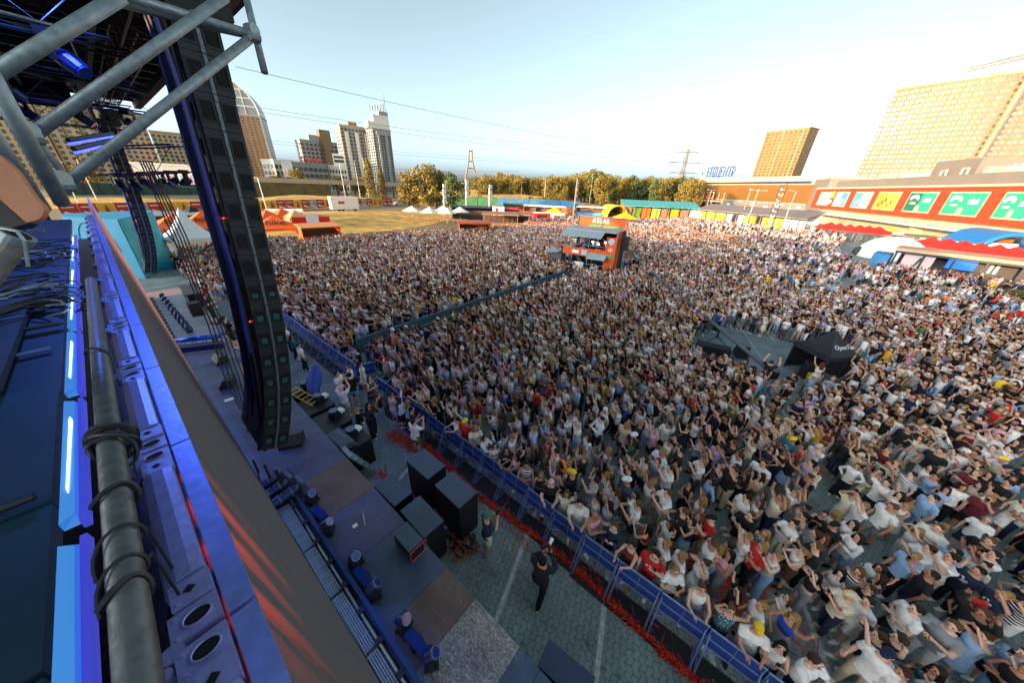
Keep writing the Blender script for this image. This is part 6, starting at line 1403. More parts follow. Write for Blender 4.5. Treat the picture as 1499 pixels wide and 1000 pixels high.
def xr(t, L_, d, h):
    MB().box(-3, L_, .5, 12, h+1.01, h+6).build('stepped_roof', whitew, t); MB().box(L_*.15, L_, 1, 11, h+6.01, h+11).build('stepped_roof', whitew, t); MB().box(L_*.5, L_, 1.2, 10, h+11.01, h+14).build('stepped_roof', greyw, t); MB().box(L_*.2, L_*.9, -1.3, -.04, h-4, h-1).build('roof_balcony', greyw, t)
    for k in range(6): MB().box(L_*.15*k, L_*.15*k+1, 1, 2, h+14, h+17+k*.6).build('roof_fin', whitew, t)
    MB().tube([(L_*.9, 2, h+10), (L_*.9, 2, h+26)], .25, 5).build('antenna', steel, t)
    for k in range(2): MB().box(L_*(.25+.4*k), L_*(.37+.4*k), -1.4, -.03, 3, h*.95).build('balcony_column', greyw, t)
tower('apartment_tower', 'tallest grey apartment tower with stepped white roof and antenna', a, b_, 18, h_, 22, 6, greyw, [win2, win1], side_bays=3, extra=xr)
a, b_ = span(404, 434, 250, 322, 328)
tower('office_building', 'white office building at the left end of the low row below the towers', a, b_, 20, topz(415, 236, 325), 4, 5, whitew, [win1, win3], cat='office building', side_bays=3)
a, b_ = span(430, 480, 250, 298, 307)
off = tower('office_building', 'grey glass office building with red roof lettering in the low row', a, b_, 20, topz(455, 240, 298), 4, 7, greyw, [win2, win1], cat='office building', wf=.8)
text('lettering', 'TELIANI', 4.2, off, (13, -.6, topz(455, 240, 298)+2.6), (R(90), 0, 0), mat('red_letters', '#d23a26', .5, 0, .05, 2), .2, bold=.12)
a, b_ = span(482, 508, 250, 312, 312)
def xw(t, L_, d, h): MB().box(L_*.35, L_*1.0, 2, 14, h+1, h+9).build('upper_storey', whitew, t); MB().box(L_*.4, L_*.95, 1.9, 1.99, h+3, h+5).build('window', win1, t); MB().box(L_*.4, L_*.95, 1.9, 1.99, h+6, h+7.5).build('window', win1, t)
tower('office_building', 'stepped white office building in front of the grey apartment towers', a, b_, 18, topz(495, 244, 312), 4, 6, whitew, [win1, win3], cat='office building', extra=xw)
a, b_ = span(240, 305, 245, 330, 330)
tower('apartment_block', 'beige panel apartment block seen between the two speaker arrays', a, b_, 20, topz(255, 196, 330), 14, 9, beige, [win1, win2], wf=.5)
a, b_ = span(95, 185, 240, 300, 315)
tower('apartment_block', 'warm lit beige apartment block seen under the stage roof trusses', a, b_, 20, topz(140, 150, 305), 16, 8, beige, [win3, win1], wf=.5, pil=(cream, 2))
a, b_ = span(186, 238, 245, 345, 345)
tower('apartment_block', 'grey beige apartment block directly behind the far speaker array', a, b_, 18, topz(210, 170, 345), 15, 6, greyw, [win1, win2], wf=.5)
a, b_ = span(5, 92, 240, 290, 295)
tower('apartment_block', 'beige apartment block behind the left scaffold corner', a, b_, 18, topz(50, 120, 292), 16, 8, beige, [win1, win3], wf=.5)
a, b_ = span(200, 330, 258, 260, 250)
tower('retail_shed', 'low pale retail shed with flat signs behind the green roadside fence', a, b_, 25, topz(260, 243, 255), 1, 10, whitew, [win1, pm['pink'], pm['pale']], cat='shop building', wf=.7)
# ------------------------------------------------------------------ stalls, tents and fences around the lot
def gxy(x, y): p = gd(x, y); return p.x, p.y
face_cam = lambda x, y: math.atan2(y, x)-math.pi/2       # local -y towards the camera
def parasol_tent(loc, rz, s, he, hp, m, label, cat, group=None, word=None, wm=None, name='tent'):
    t = popup(name, loc, rz, s, he, hp, m, steel, label, cat, group, sag=.05)
    if word:
        sl_ = math.atan2(hp-he, s/2); text('lettering', word, s*.26, t, (0, -s*.30, he+(hp-he)*.40+.12), (sl_, 0, 0), wm, .01, bold=.01)
    return t
blackm = mat('black_letters', '#151312', .8)
def ta(x, y, D, **k):     # tent so that its foot stands under image column x at distance D
    p = at(x, y, D); return p.x, p.y
x, y = ta(264, 340, 72); parasol_tent((x, y, .01), face_cam(x, y)+.1, 6.4, 2.5, 4.4, orange, 'orange tent with black hike lettering left of the near speaker array', 'tent', 'orange festival tents', 'hike', blackm)
x, y = ta(304, 335, 74); parasol_tent((x, y, .01), face_cam(x, y)+.1, 6., 2.5, 4.5, orange, 'orange tent with black hike lettering half hidden by the near speaker array', 'tent', 'orange festival tents', 'hike', blackm)
x, y = ta(408, 345, 69); parasol_tent((x, y, .01), face_cam(x, y)+.05, 6.2, 2.3, 4.1, orange, 'orange tent with black hike lettering just right of the near speaker array', 'tent', 'orange festival tents', 'hike', blackm)
for px_, D, lb in ((398, 84, 'plain orange tent behind the lettered one right of the speaker array'), (420, 88, 'smaller plain orange tent nearest the white roofed kiosk'), (438, 83, 'pale orange tent standing between the orange tents and the orange kiosk')):
    x, y = ta(px_, 335, D); parasol_tent((x, y, .01), face_cam(x, y)+.4, 4.6, 2.3, 3.9, orange if px_ < 430 else mat('pale_orange', '#f0a06a', .8, 0, .1, 2), lb, 'tent', 'orange festival tents')
x, y = ta(290, 330, 86); parasol_tent((x, y, .01), face_cam(x, y)+.5, 5, 2.6, 4.5, tent_m, 'dark tent peak rising between two orange tents', 'tent')
pg = popup('pagoda_tent', (*ta(284, 360, 60), .01), R(12), 5.4, 2.5, 6.0, whitep, steel, 'white pagoda tent with a tall pointed roof among the crowd', sag=.55)
# kiosk with white roof and orange kiosk
def kiosk(loc, rz, w_, d, h, wallm, roofm, label, counter=None, sign=None, slope=.3, group=None, name='kiosk'):
    t = thing(name, label, 'kiosk', loc, rz, group)
    mb = MB(); mb.box(-w_/2, -w_/2+.08, -d/2, d/2, 0, h); mb.box(w_/2-.08, w_/2, -d/2, d/2, 0, h); mb.box(-w_/2+.081, w_/2-.081, d/2-.08, d/2, 0, h); mb.build('wall', wallm, t)
    MB().box(-w_/2+.081, w_/2-.081, -d/2, -d/2+.1, 0, 1.05).build('counter', counter or wallm, t)
    mb = MB(); mb.hexa([(-w_/2-.2, -d/2-.7, h+.01), (w_/2+.2, -d/2-.7, h+.01), (w_/2+.2, d/2+.2, h+.01+slope), (-w_/2-.2, d/2+.2, h+.01+slope)], [(-w_/2-.2, -d/2-.7, h+.13), (w_/2+.2, -d/2-.7, h+.13), (w_/2+.2, d/2+.2, h+.13+slope), (-w_/2-.2, d/2+.2, h+.13+slope)]); mb.build('roof', roofm, t)
    if sign: MB().box(-w_/2+.2, w_/2-.2, -d/2-.78, -d/2-.71, h-.35, h+.15).build('sign_board', sign, t)
    MB().box(-w_/2+.3, w_/2-.3, .1, .5, 1.1, h*.75).build('shelf', mat('shelf_goods', '#6b5240', .8, 0, .4, 4), t)
    return t
x, y = ta(420, 320, 96); kiosk((x, y, .01), face_cam(x, y), 7, 4, 2.6, whitep, whitep, 'white roofed kiosk behind the orange tents with a pale sign', orange, whitep)
x, y = ta(468, 340, 66); kiosk((x, y, .01), face_cam(x, y)+.25, 6, 3.2, 2.5, orange, mat('pale_roof', '#d08a4e', .8, 0, .1, 2), 'orange kiosk with flat awning at the edge of the grass mound', orange, None)
x, y = ta(459, 333, 71); t = thing('billboard', 'white and red poster board behind the orange kiosk', 'billboard', (x, y, .01), face_cam(x, y)+.1)
MB().box(-3, 3, 0, .15, 1.6, 3.6).build('board', red_c, t); MB().box(-.8, 1.2, -.03, -.005, 1.5, 4.2).build('poster', whitep, t); [MB().box(q-.06, q+.06, .03, .13, 0, 1.6).build('post', steel, t) for q in (-2.5, 2.5)]
x, y = ta(262, 318, 84); kiosk((x, y, .01), face_cam(x, y), 8, 4, 3.2, grey_c, grey_c, 'grey container kiosk behind the left orange tent', dark_steel)
# turquoise booth beyond the stage
tq = mat('turquoise_board', '#1795b8', .6, 0, .08, .8); tq2 = mat('teal_fabric', '#4fa9a8', .8, 0, .15, 1., .1)
e = ta(203, 385, 49); e = Vector((e[0], e[1], 0)); A = at(120, 370, 55); A = Vector((A.x, A.y, 0)); B_ = at(243, 365, 57); B_ = Vector((B_.x, B_.y, 0)); ztq = topz(168, 322, 49)
bt = thing('festival_booth', 'turquoise booth with a white flower emblem beyond the stage', 'booth', (0, 0, .01))
MB().loft([[e, B_, B_+V(.5, 3, 0), A+V(0, 3, 0), A][::1], [p+V(0, 0, ztq) for p in (e, B_, B_+V(.5, 3, 0), A+V(0, 3, 0), A)]]).build('wall', tq, bt)
def onwall(a, b_, u, z, off): d = (b_-a).normalized(); n = V(d.y, -d.x, 0); n = n if n.dot(-a) > 0 else -n; return a+(b_-a)*u+n*off+V(0, 0, z)
MB().loft([[onwall(e, B_, u, z, o) for u, z in ((.01, .1), (.99, .1), (.99, ztq-.1), (.01, ztq-.1))] for o in (.02, .06)]).build('fabric_banner', tq2, bt)
mb = MB(); rg1 = [onwall(A, e, .45+.33*math.cos(q), ztq*.52+ztq*.42*math.sin(q), .03) for q in np.linspace(0, 6.283, 40)]; mb.tube(rg1, .04, 5, False); mb.build('ring', mat('pale_turquoise', '#7cc8d6', .6, 0, .05, 2), bt)
for k in range(7):
    an = R(20+23*k); c_ = onwall(A, e, .5, ztq*.42, .05); tp = onwall(A, e, .5+.14*math.cos(an), ztq*.42+ztq*.2*math.sin(an), .05); sd = (tp-c_).cross(V(0, 1, 0)).normalized()*.22
    MB().loft([[c_, c_.lerp(tp, .5)+sd, tp, c_.lerp(tp, .5)-sd], [q+V(0, -.03, 0) for q in (c_, c_.lerp(tp, .5)+sd, tp, c_.lerp(tp, .5)-sd)]]).build('petal', whitep, bt)
MB().obox(onwall(e, B_, .5, .45, .5), 2.5, .5, .88).build('counter', tq, bt)
# roadside banner fence (red and yellow panels)
bred = mat('red_banner', '#b8322f', .75, 0, .15, .8); byel = mat('yellow_banner', '#d9a82c', .75, 0, .15, .8); bgrey = mat('grey_banner', '#9a9a94', .8, 0, .15, .8); bmark = mat('banner_marks', '#e8d6c4', .75, 0, .2, 2)
f0, f1 = gd(95, 321), gd(575, 301)
fd = (f1-f0); n = 34
for k in range(n):
    a = f0.lerp(f1, k/n); b_ = f0.lerp(f1, (k+.98)/n); d = b_-a; L_ = d.length
    kind = [bred, bred, byel, bred, bgrey, bred, byel, byel][k % 8]; kn = {id(bred): 'red', id(byel): 'yellow', id(bgrey): 'grey'}[id(kind)]
    t = thing('banner_panel', f'{kn} banner panel on the roadside fence behind the grass', 'banner', (a.x, a.y, .01), math.atan2(d.y, d.x), f'{kn} banners on the roadside fence')
    MB().box(0, L_, 0, .08, .2, 3.1).build('banner', kind, t); [MB().box(q, q+.08, .09, .17, 0, 3.2).build('post', steel, t) for q in (.02, L_-.1)]
    if kind is not byel: mb = MB(); mb.box(L_*.15, L_*.8, -.03, -.005, 2.2, 2.45); mb.hexa([(L_*.2, -.03, .8), (L_*.9, -.03, .5), (L_*.9, -.005, .5), (L_*.2, -.005, .8)], [(L_*.2, -.03, 1.5), (L_*.9, -.03, .8), (L_*.9, -.005, .8), (L_*.2, -.005, 1.5)]); mb.build('marks', bmark, t)
    else: mb = MB(); mb.hexa([(L_*.3, -.03, .7), (L_*.7, -.03, .7), (L_*.7, -.005, .7), (L_*.3, -.005, .7)], [(L_*.45, -.03, 2.6), (L_*.55, -.03, 2.6), (L_*.55, -.005, 2.6), (L_*.45, -.005, 2.6)]); mb.build('marks', bred, t)
# white van box
x, y = gxy(507, 309); t = thing('white_trailer', 'white box trailer parked on the grass before the banner fence', 'trailer', (x, y, .01), face_cam(x, y)+.35)
MB().box(-4.6, 4.2, -1.3, 1.3, .7, 4.6).build('body', whitep, t); MB().box(-4.6, -4.3, -1.32, -1.305, 1, 4.4).build('door', grey_c, t); [MB().cyl((q, -1.25, .5), .5, .3, 12, 'y').build('wheel', black, t) for q in (-2.5, -1.3, 2.8)]; MB().box(4.2, 5.6, -.1, .1, .6, .8).build('drawbar', steel, t); MB().box(-2.5, -.5, -1.33, -1.305, 2.4, 3.2).build('marks', bred, t)
# person behind on the mound: banner column
# green fence and low walls by the road on the left
t = thing('noise_barrier', 'dark green noise barrier along the road at the far left', 'fence', (0, 0, 0))
g0, g1 = at(90, 280, 190), at(345, 281, 200); zt_ = (topz(150, 270, 190)+topz(280, 268, 198))/2; zb_ = (topz(150, 285, 190)+topz(280, 286, 198))/2
grn = mat('dark_green_panel', '#1d4638', .6, 0, .1, .3)
d = g1-g0; 
mb = MB(); nn = V(-d.y, d.x, 0).normalized(); mb.hexa([(g0.x, g0.y, zb_), (g1.x, g1.y, zb_), (g1.x+nn.x*.3, g1.y+nn.y*.3, zb_), (g0.x+nn.x*.3, g0.y+nn.y*.3, zb_)], [(g0.x, g0.y, zt_), (g1.x, g1.y, zt_), (g1.x+nn.x*.3, g1.y+nn.y*.3, zt_), (g0.x+nn.x*.3, g0.y+nn.y*.3, zt_)]); mb.build('panel', grn, t)
for k in range(14): q = g0.lerp(g1, (k+.5)/14); MB().obox((q.x-nn.x*.15, q.y-nn.y*.15, (zt_+zb_)/2), .3, .3, zt_-zb_).build('post', dark_steel, t)
MB().hexa([(g0.x-nn.x, g0.y-nn.y, 0), (g1.x-nn.x, g1.y-nn.y, 0), (g1.x+nn.x*2, g1.y+nn.y*2, 0), (g0.x+nn.x*2, g0.y+nn.y*2, 0)], [(g0.x-nn.x*.5, g0.y-nn.y*.5, zb_-.003), (g1.x-nn.x*.5, g1.y-nn.y*.5, zb_-.003), (g1.x+nn.x*2, g1.y+nn.y*2, zb_-.003), (g0.x+nn.x*2, g0.y+nn.y*2, zb_-.003)]).build('base_wall', conc, t)
# embankment from the fence foot down to the banner fence, and the raised road with an underpass
def strip(name, A, B, m): k = MB(); [k.poly([a, b_, b2, a2]) for (a, a2), (b_, b2) in zip(zip(A, A[1:]), zip(B, B[1:]))]; return struct(k.build(name, m))
bank0 = [at(x_, 300, D) for x_, D in ((60, 150), (200, 152), (345, 155), (430, 160), (560, 172))]; bank0 = [V(p.x, p.y, .02) for p in bank0]
bank1 = [at(x_, 280, D) for x_, D in ((60, 186), (200, 190), (345, 196), (430, 200), (560, 205))]; bank1 = [V(p.x, p.y, z) for p, z in zip(bank1, (zb_-.5, zb_-.5, zb_-1.5, 2.2, 1.2))]
strip('embankment', bank0, bank1, grass_m)
roadm = mat('asphalt', '#5d5d5c', .85, 0, .1, .5)
ra = [V(*at(x_, 290, D)[:2], .03) for x_, D in ((330, 143), (480, 152), (600, 165), (760, 185))]; rb = [V(*at(x_, 285, D)[:2], .03) for x_, D in ((330, 156), (480, 166), (600, 182), (760, 205))]
strip('road', ra, rb, roadm)
# overpass
ov = thing('overpass', 'low concrete road overpass with dark opening below the white offices', 'bridge', (0, 0, 0))
o0, o1 = at(330, 262, 222), at(590, 275, 250); oz = (topz(400, 263, 228)+topz(540, 266, 246))/2; od = (o1-o0); od.z = 0; on = V(-od.y, od.x, 0).normalized()
def slab(a, b_, w_, z0, z1): return MB().hexa([(a.x, a.y, z0), (b_.x, b_.y, z0), (b_.x+on.x*w_, b_.y+on.y*w_, z0), (a.x+on.x*w_, a.y+on.y*w_, z0)], [(a.x, a.y, z1), (b_.x, b_.y, z1), (b_.x+on.x*w_, b_.y+on.y*w_, z1), (a.x+on.x*w_, a.y+on.y*w_, z1)])
slab(o0, o1, 14, oz-1.5, oz-.3).build('deck', conc, ov); slab(o0-on*.3, o1-on*.3, .28, oz-1.7, oz+.6).build('railing', mat('bridge_rail', '#b5a283', .8, 0, .1, .5), ov)
for k in range(9): q = o0.lerp(o1, .5+.055*k); MB().obox((q.x+on.x*3, q.y+on.y*3, (oz-1.5)/2-.01), .8, .8, oz-1.52).build('pier', mat('brown_pier', '#7a5a44', .8, 0, .15, .5), ov)
q0, q1 = o0, o0.lerp(o1, .5); slab(q0+on*.0, q1, 14, .02, oz-1.503).build('abutment', mat('dry_bank', '#6b5a35', .95, 0, .3, .2), ov)
# cars
def car(loc, rz, colr, label):
    t = thing('parked_car', label, 'car', loc, rz, 'cars on the road behind the fence'); m = mat('car_'+colr, colr, .25, .2, .05, 2)
    mb = MB(); pr = [(-2.1, .35), (2.1, .35), (2.15, .75), (1.2, .95), (.55, 1.42), (-1.1, 1.42), (-1.9, .98), (-2.15, .8)]; mb.loft([[(x, -.85, z) for x, z in pr], [(x, .85, z) for x, z in pr]]); b = mb.build('body', m, t)
    MB().hexa([(-1.6, -.87, .98), (1.0, -.87, .98), (1.0, -.855, .98), (-1.6, -.855, .98)], [(-1.0, -.87, 1.36), (.5, -.87, 1.36), (.5, -.855, 1.36), (-1.0, -.855, 1.36)]).build('side_window', win2, t)
    [MB().cyl((x, s_-.1, .33), .33, .2, 12, 'y').build('wheel', black, t) for x in (-1.3, 1.3) for s_ in (-.75, .75)]
for px_, D, z, c_, lb in ((425, 152, .04, '#2b2b2e', 'dark car on the road behind the yellow banners'), (545, 160, .04, '#c8c8c4', 'white car on the road left of the poplar'), (562, 163, .04, '#8d9092', 'silver car on the road below the poplar'), (583, 166, .04, '#b8b6b0', 'pale car on the road just right of the poplar'), (432, 232, oz-.29, '#40454d', 'dark car crossing the overpass by the white offices')):
    q = at(px_, 290, D); car((q.x, q.y, z), math.atan2(od.y, od.x), c_, lb)
# white umbrellas beer garden
ub = mat('umbrella_white', '#e4ddd0', .8, 0, .05, 2)
for k, (px_, D) in enumerate(((604, 100), (629, 97), (650, 104), (655, 96), (674, 101))):
    x, y = ta(px_, 310, D); t = thing('parasol', ['leftmost white parasol of the five by the trees', 'white parasol with small red mark second from the left', 'white parasol at the back of the five', 'low white parasol at the front of the five', 'rightmost white parasol of the five'][k], 'parasol', (x, y, .01), .4*k, 'white parasols by the trees')
    mb = MB(); rings = [[V(2.9*math.cos(q), 2.9*math.sin(q), 2.5) for q in np.linspace(0, 6.283, 9)[:-1]], [V(1.4*math.cos(q), 1.4*math.sin(q), 3.2) for q in np.linspace(0, 6.283, 9)[:-1]], [V(.08*math.cos(q), .08*math.sin(q), 3.95) for q in np.linspace(0, 6.283, 9)[:-1]]]; mb.loft(rings); mb.build('canopy', ub, t); MB().tube([(0, 0, 0), (0, 0, 2.5)], .05, 6).build('pole', steel, t); MB().cyl((0, 0, 0), .45, .1, 12).build('base', conc, t)
# wooden rail fences near the umbrellas
for k in range(12):
    a, b_ = gd(545+17*k, 318+1.1*k), gd(561+17*k, 319+1.1*k); d = b_-a
    t = thing('wooden_fence', 'pale wooden fence panel along the path to the parasols', 'fence', (a.x, a.y, .01), math.atan2(d.y, d.x), 'wooden fence panels by the parasols'); L_ = d.length
    mb = MB(); [mb.box(0, L_, -.03, .03, z, z+.16) for z in (.35, .8)]; mb.build('rail', wood, t); [MB().box(q-.06, q+.06, -.06, .06, 0, 1.1).build('post', wood, t) for q in (.06, L_-.06)]
# orange booth and bar shelter
x, y = gxy(695, 346); kiosk((x, y, .01), face_cam(x, y)+.1, 6.5, 3, 2.7, mat('booth_orange', '#b4491c', .8, 0, .15, 1.), mat('booth_roof', '#a6582c', .8, 0, .15, 1.), 'orange box booth at the back of the crowd below the parasols', orange)
def shelter(loc, rz, w_, d, h, roofm, label, slope=.25, name='shelter', goods=True):
    t = thing(name, label, 'shelter', loc, rz)
    [MB().box(x-.08, x+.08, y-.08, y+.08, 0, h).build('post', wood, t) for x in (-w_/2+.1, w_/2-.1) for y in (-d/2+.1, d/2-.1)]
    mb = MB(); mb.hexa([(-w_/2-.3, -d/2-.4, h), (w_/2+.3, -d/2-.4, h), (w_/2+.3, d/2+.4, h+slope), (-w_/2-.3, d/2+.4, h+slope)], [(-w_/2-.3, -d/2-.4, h+.25), (w_/2+.3, -d/2-.4, h+.25), (w_/2+.3, d/2+.4, h+.25+slope), (-w_/2-.3, d/2+.4, h+.25+slope)]); mb.build('roof', roofm, t)
    if goods: MB().box(-w_/2+.3, w_/2-.3, d/2-.5, d/2-.1, 0, h*.85).build('back_wall', mat('brown_wall', '#5a4030', .85, 0, .3, 1.), t); MB().box(-w_/2+.4, w_/2-.4, -.3, .2, 0, 1.1).build('counter', wood, t)
    return t
q = at(733, 325, 88); shelter((q.x, q.y, .01), face_cam(q.x, q.y), 9, 5, 3.2, wood, 'wooden bar shelter with a pale flat roof left of the orange tower')
q = at(757, 322, 90); shelter((q.x, q.y, .01), face_cam(q.x, q.y)-.1, 7, 5, 3.2, wood, 'wooden bar shelter adjoining the first one on its right')
q = at(700, 312, 108); kiosk((q.x, q.y, .01), face_cam(q.x, q.y), 16, 4, 3.4, dark_steel, dark_steel, 'long dark container kiosk behind the bar shelters', dark_steel, name='container_kiosk')
q = at(742, 309, 112); kiosk((q.x, q.y, .01), face_cam(q.x, q.y), 8, 4, 3.4, black, black, 'black container kiosk right of the longer dark one', black, red_c, name='container_kiosk')
q = at(730, 312, 104); t = thing('tall_display', 'white and red advertising pillar between the container kiosks', 'sign', (q.x, q.y, .01), face_cam(q.x, q.y)); MB().box(-1.8, 1.8, -.2, .2, .3, 4.2).build('panel', whitep, t); MB().box(-.9, .0, -.24, -.203, .5, 3.8).build('stripe', red_c, t); MB().box(-1.7, 1.7, -.1, .1, 0, .297).build('base', steel, t)
# long coloured hoarding towards the treeline
for k in range(14):
    a = at(640+15*k, 301, 170); b_ = at(654+15*k, 301, 170); d = b_-a; c_ = 'green' if k < 6 else 'blue'
    t = thing('hoarding_panel', f'{c_} hoarding panel before the far treeline', 'fence', (a.x, a.y, .01), math.atan2(d.y, d.x), f'{c_} hoarding before the treeline')
    MB().box(0, d.length, 0, .1, .4, 4.6).build('panel', mat('hoarding_green', '#3f7a4a', .7, 0, .2, .4) if k < 6 else mat('hoarding_blue', '#3a78a0', .7, 0, .2, .4), t); MB().box(0, .15, .11, .25, 0, 4.7).build('post', steel, t)
for k, (px_, D, w_, m_, lb) in enumerate(((764, 150, 16, mat('teal_roof', '#7fa39a', .6, 0, .1, .5), 'long stall with pale teal roof before the blue hoarding'), (785, 140, 10, whitep, 'white roofed stall before the blue hoarding'), (806, 138, 12, whitep, 'white roofed stall left of the pole clad in shiny panels'), (868, 150, 14, whitep, 'white framed stall with hanging pictures behind the orange tower'), (890, 156, 10, grey_c, 'grey roofed stall next to the yellow arched tent'))):
    q = at(px_, 305, D); kiosk((q.x, q.y, .01), face_cam(q.x, q.y), w_, 4, 3., mat('stall_wall', '#c8b49a', .8, 0, .2, 1.), m_, lb, [orange, red_c, whitep, pm['blue'], wood][k], None)
for k, (px_, D, m_, lb) in enumerate(((812, 118, yellow, 'yellow parasol tent left of its orange neighbour behind the crowd'), (829, 118, orange, 'orange parasol tent between the yellow tent and the tall pole'), (916, 108, yellow, 'small yellow tent below the end of the teal roof'))):
    x, y = ta(px_, 315, D); parasol_tent((x, y, .01), .4+k, 5.4, 2.6, 4.2, m_, lb, 'tent')
x, y = ta(795, 320, 104); t = thing('food_truck', 'red and white food truck behind the crowd left of the tower', 'truck', (x, y, .01), face_cam(x, y)+.3); MB().box(-3, 2, -1.1, 1.1, .5, 2.9).build('body', red_c, t); MB().box(-3.02, 2.02, -1.12, 1.12, 2.903, 3.1).build('roof', whitep, t); MB().box(2.01, 3.3, -1.05, 1.05, .5, 2.1).build('cab', whitep, t); MB().box(-2.2, 1, -1.13, -1.105, 1.4, 2.5).build('hatch', win2, t); [MB().cyl((q_, -1.1, .45), .45, .3, 12, 'y').build('wheel', black, t) for q_ in (-2, 2.3)]
# shiny clad mast
q = at(840, 318, 108); t = thing('clad_mast', 'tall shiny clad lighting mast standing behind the orange tower', 'mast', (q.x, q.y, .01)); zm = topz(847, 262, 108)
MB().box(-.3, .3, -.3, .3, .02, zm).build('core', mat('mast_core', '#4b453e', .5, .3, .3, .8), t); mb = MB(); [mb.obox((0, -.5, .8+.9*k), 1.2, .12, .62, Matrix.Rotation(.35*(-1)**k, 3, 'Z')) for k in range(int(zm/.95))]; mb.build('panels', mat('mast_panels', '#77705f', .35, .5, .3, .8), t)
# yellow arched tent and long teal roofed hall
x, y = ta(898, 308, 150); t = thing('arched_tent', 'yellow arched tent with dark lettering at the left end of the teal roof', 'tent', (x, y, .01), face_cam(x, y)+.35)
arc = [(4.4*math.cos(q_), 4.6*math.sin(q_)) for q_ in np.linspace(0, math.pi, 14)]; arc2 = [(4.1*math.cos(q_), 4.3*math.sin(q_)) for q_ in np.linspace(math.pi, 0, 14)]
MB().loft([[(a_, -6, b_) for a_, b_ in arc+arc2], [(a_, 6, b_) for a_, b_ in arc+arc2]]).build('shell', yellow, t); text('lettering', 'Lay', 1.6, t, (2.0, -6.05, 3.4), (R(90), 0, 0), blackm, .02)
def hall(xa, xb, ya, D0, D1, h, roofm, label, wallm, name='market_hall', posts=8, panels=None):
    a, b_ = at(xa, ya, D0), at(xb, ya, D1); d = b_-a; L_ = math.hypot(d.x, d.y); t = thing(name, label, 'market hall', (a.x, a.y, .01), math.atan2(d.y, d.x))
    mb = MB(); mb.hexa([(-.3, -2.2, h), (L_, -2.2, h), (L_, 6, h+2.), (-.3, 6, h+2.)], [(-.3, -2.2, h+.3), (L_, -2.2, h+.3), (L_, 6, h+2.3), (-.3, 6, h+2.3)]); mb.build('roof', roofm, t)
    MB().box(0, L_-.3, 5, 5.3, 0, h+1.4).build('back_wall', wallm, t); [MB().box(x-.1, x+.1, -1.9, -1.7, 0, h-.01).build('post', wood, t) for x in np.linspace(.2, L_-.5, posts)]
    for k, m_ in enumerate(panels or []): MB().box(L_*k/len(panels)+.2, L_*(k+.9)/len(panels), -1.2, -1.0, .1, h-.5).build('stall_panel', m_, t)
    MB().box(.5, L_-1, 0, .8, 0, 1.1).build('counter', wood, t); return t
tealr = mat('teal_hall_roof', '#4b9a98', .6, 0, .06, .3); gyel = mat('lime_panel', '#9ccc3c', .7, 0, .1, 1)
hall(912, 1024, 306, 148, 158, 4.4, tealr, 'long market hall with a bright teal roof behind the crowd', wood, panels=[wood, mat('leafy_panel', '#5d7d2a', .9, 0, .4, 2), orange, gyel, wood, yellow, wood, whitep])
hall(1024, 1192, 312, 158, 136, 4.2, mat('grey_hall_roof', '#776e68', .7, 0, .06, .3), 'long market hall with a grey roof and yellow and lime stall fronts', whitep, posts=10, panels=[whitep, yellow, gyel, yellow, gyel, yellow, whitep, dark_steel, whitep, gyel, yellow, black, yellow, gyel, yellow, whitep, whitep, whitep])
# lattice banner tower and lamp posts on the right
q = at(1124, 335, 118); t = thing('lattice_pillar', 'black lattice pillar with white vertical letters before the grey hall', 'sign', (q.x, q.y, .01), face_cam(q.x, q.y)); zl = topz(1137, 268, 118)
mb = MB(); [mb.tube([(x, y, 0), (x, y, zl)], .08, 5) for x in (-.7, .7) for y in (-.5, .5)]; [mb.tube([((-.7 if k % 2 else .7), -.5, zl*k/12), ((.7 if k % 2 else -.7), -.5, zl*(k+1)/12)], .05, 4) for k in range(12)]; mb.build('frame', black, t)
for k, ch in enumerate('FESTIVAL'[::-1]) if False else enumerate(range(9)): 
    mb = MB(); z = 1.+zl*.1*k; mb.box(-.45, .45, -.62, -.56, z, z+.12); mb.box(-.45, -.3, -.62, -.56, z+.121, z+.6); (k % 2) and mb.box(.3, .45, -.62, -.56, z+.121, z+.6); mb.build('letter', whitep, t)
def lamp(px_, ytop, D, heads, label):
    q = at(px_, 320, D); zz = topz(px_, ytop, D)  # approximate
    t = thing('lamp_post', label, 'lamp post', (q.x, q.y, .01)); MB().tube([(0, 0, 0), (0, 0, zz)], [.14, .07], 8).build('pole', mat('lamp_paint', '#c9bfae', .5, .3, .1, 3), t)
    mb = MB(); [mb.tube([(0, 0, zz), (1.6*math.cos(a), 1.6*math.sin(a), zz+.2)], .04, 5) for a in heads]; mb.build('arm', MATS['lamp_paint'], t)
    for a in heads: MB().obox((1.8*math.cos(a), 1.8*math.sin(a), zz+.2), .7, .3, .16, Matrix.Rotation(a, 3, 'Z')).build('lamp_head', MATS['lamp_paint'], t)
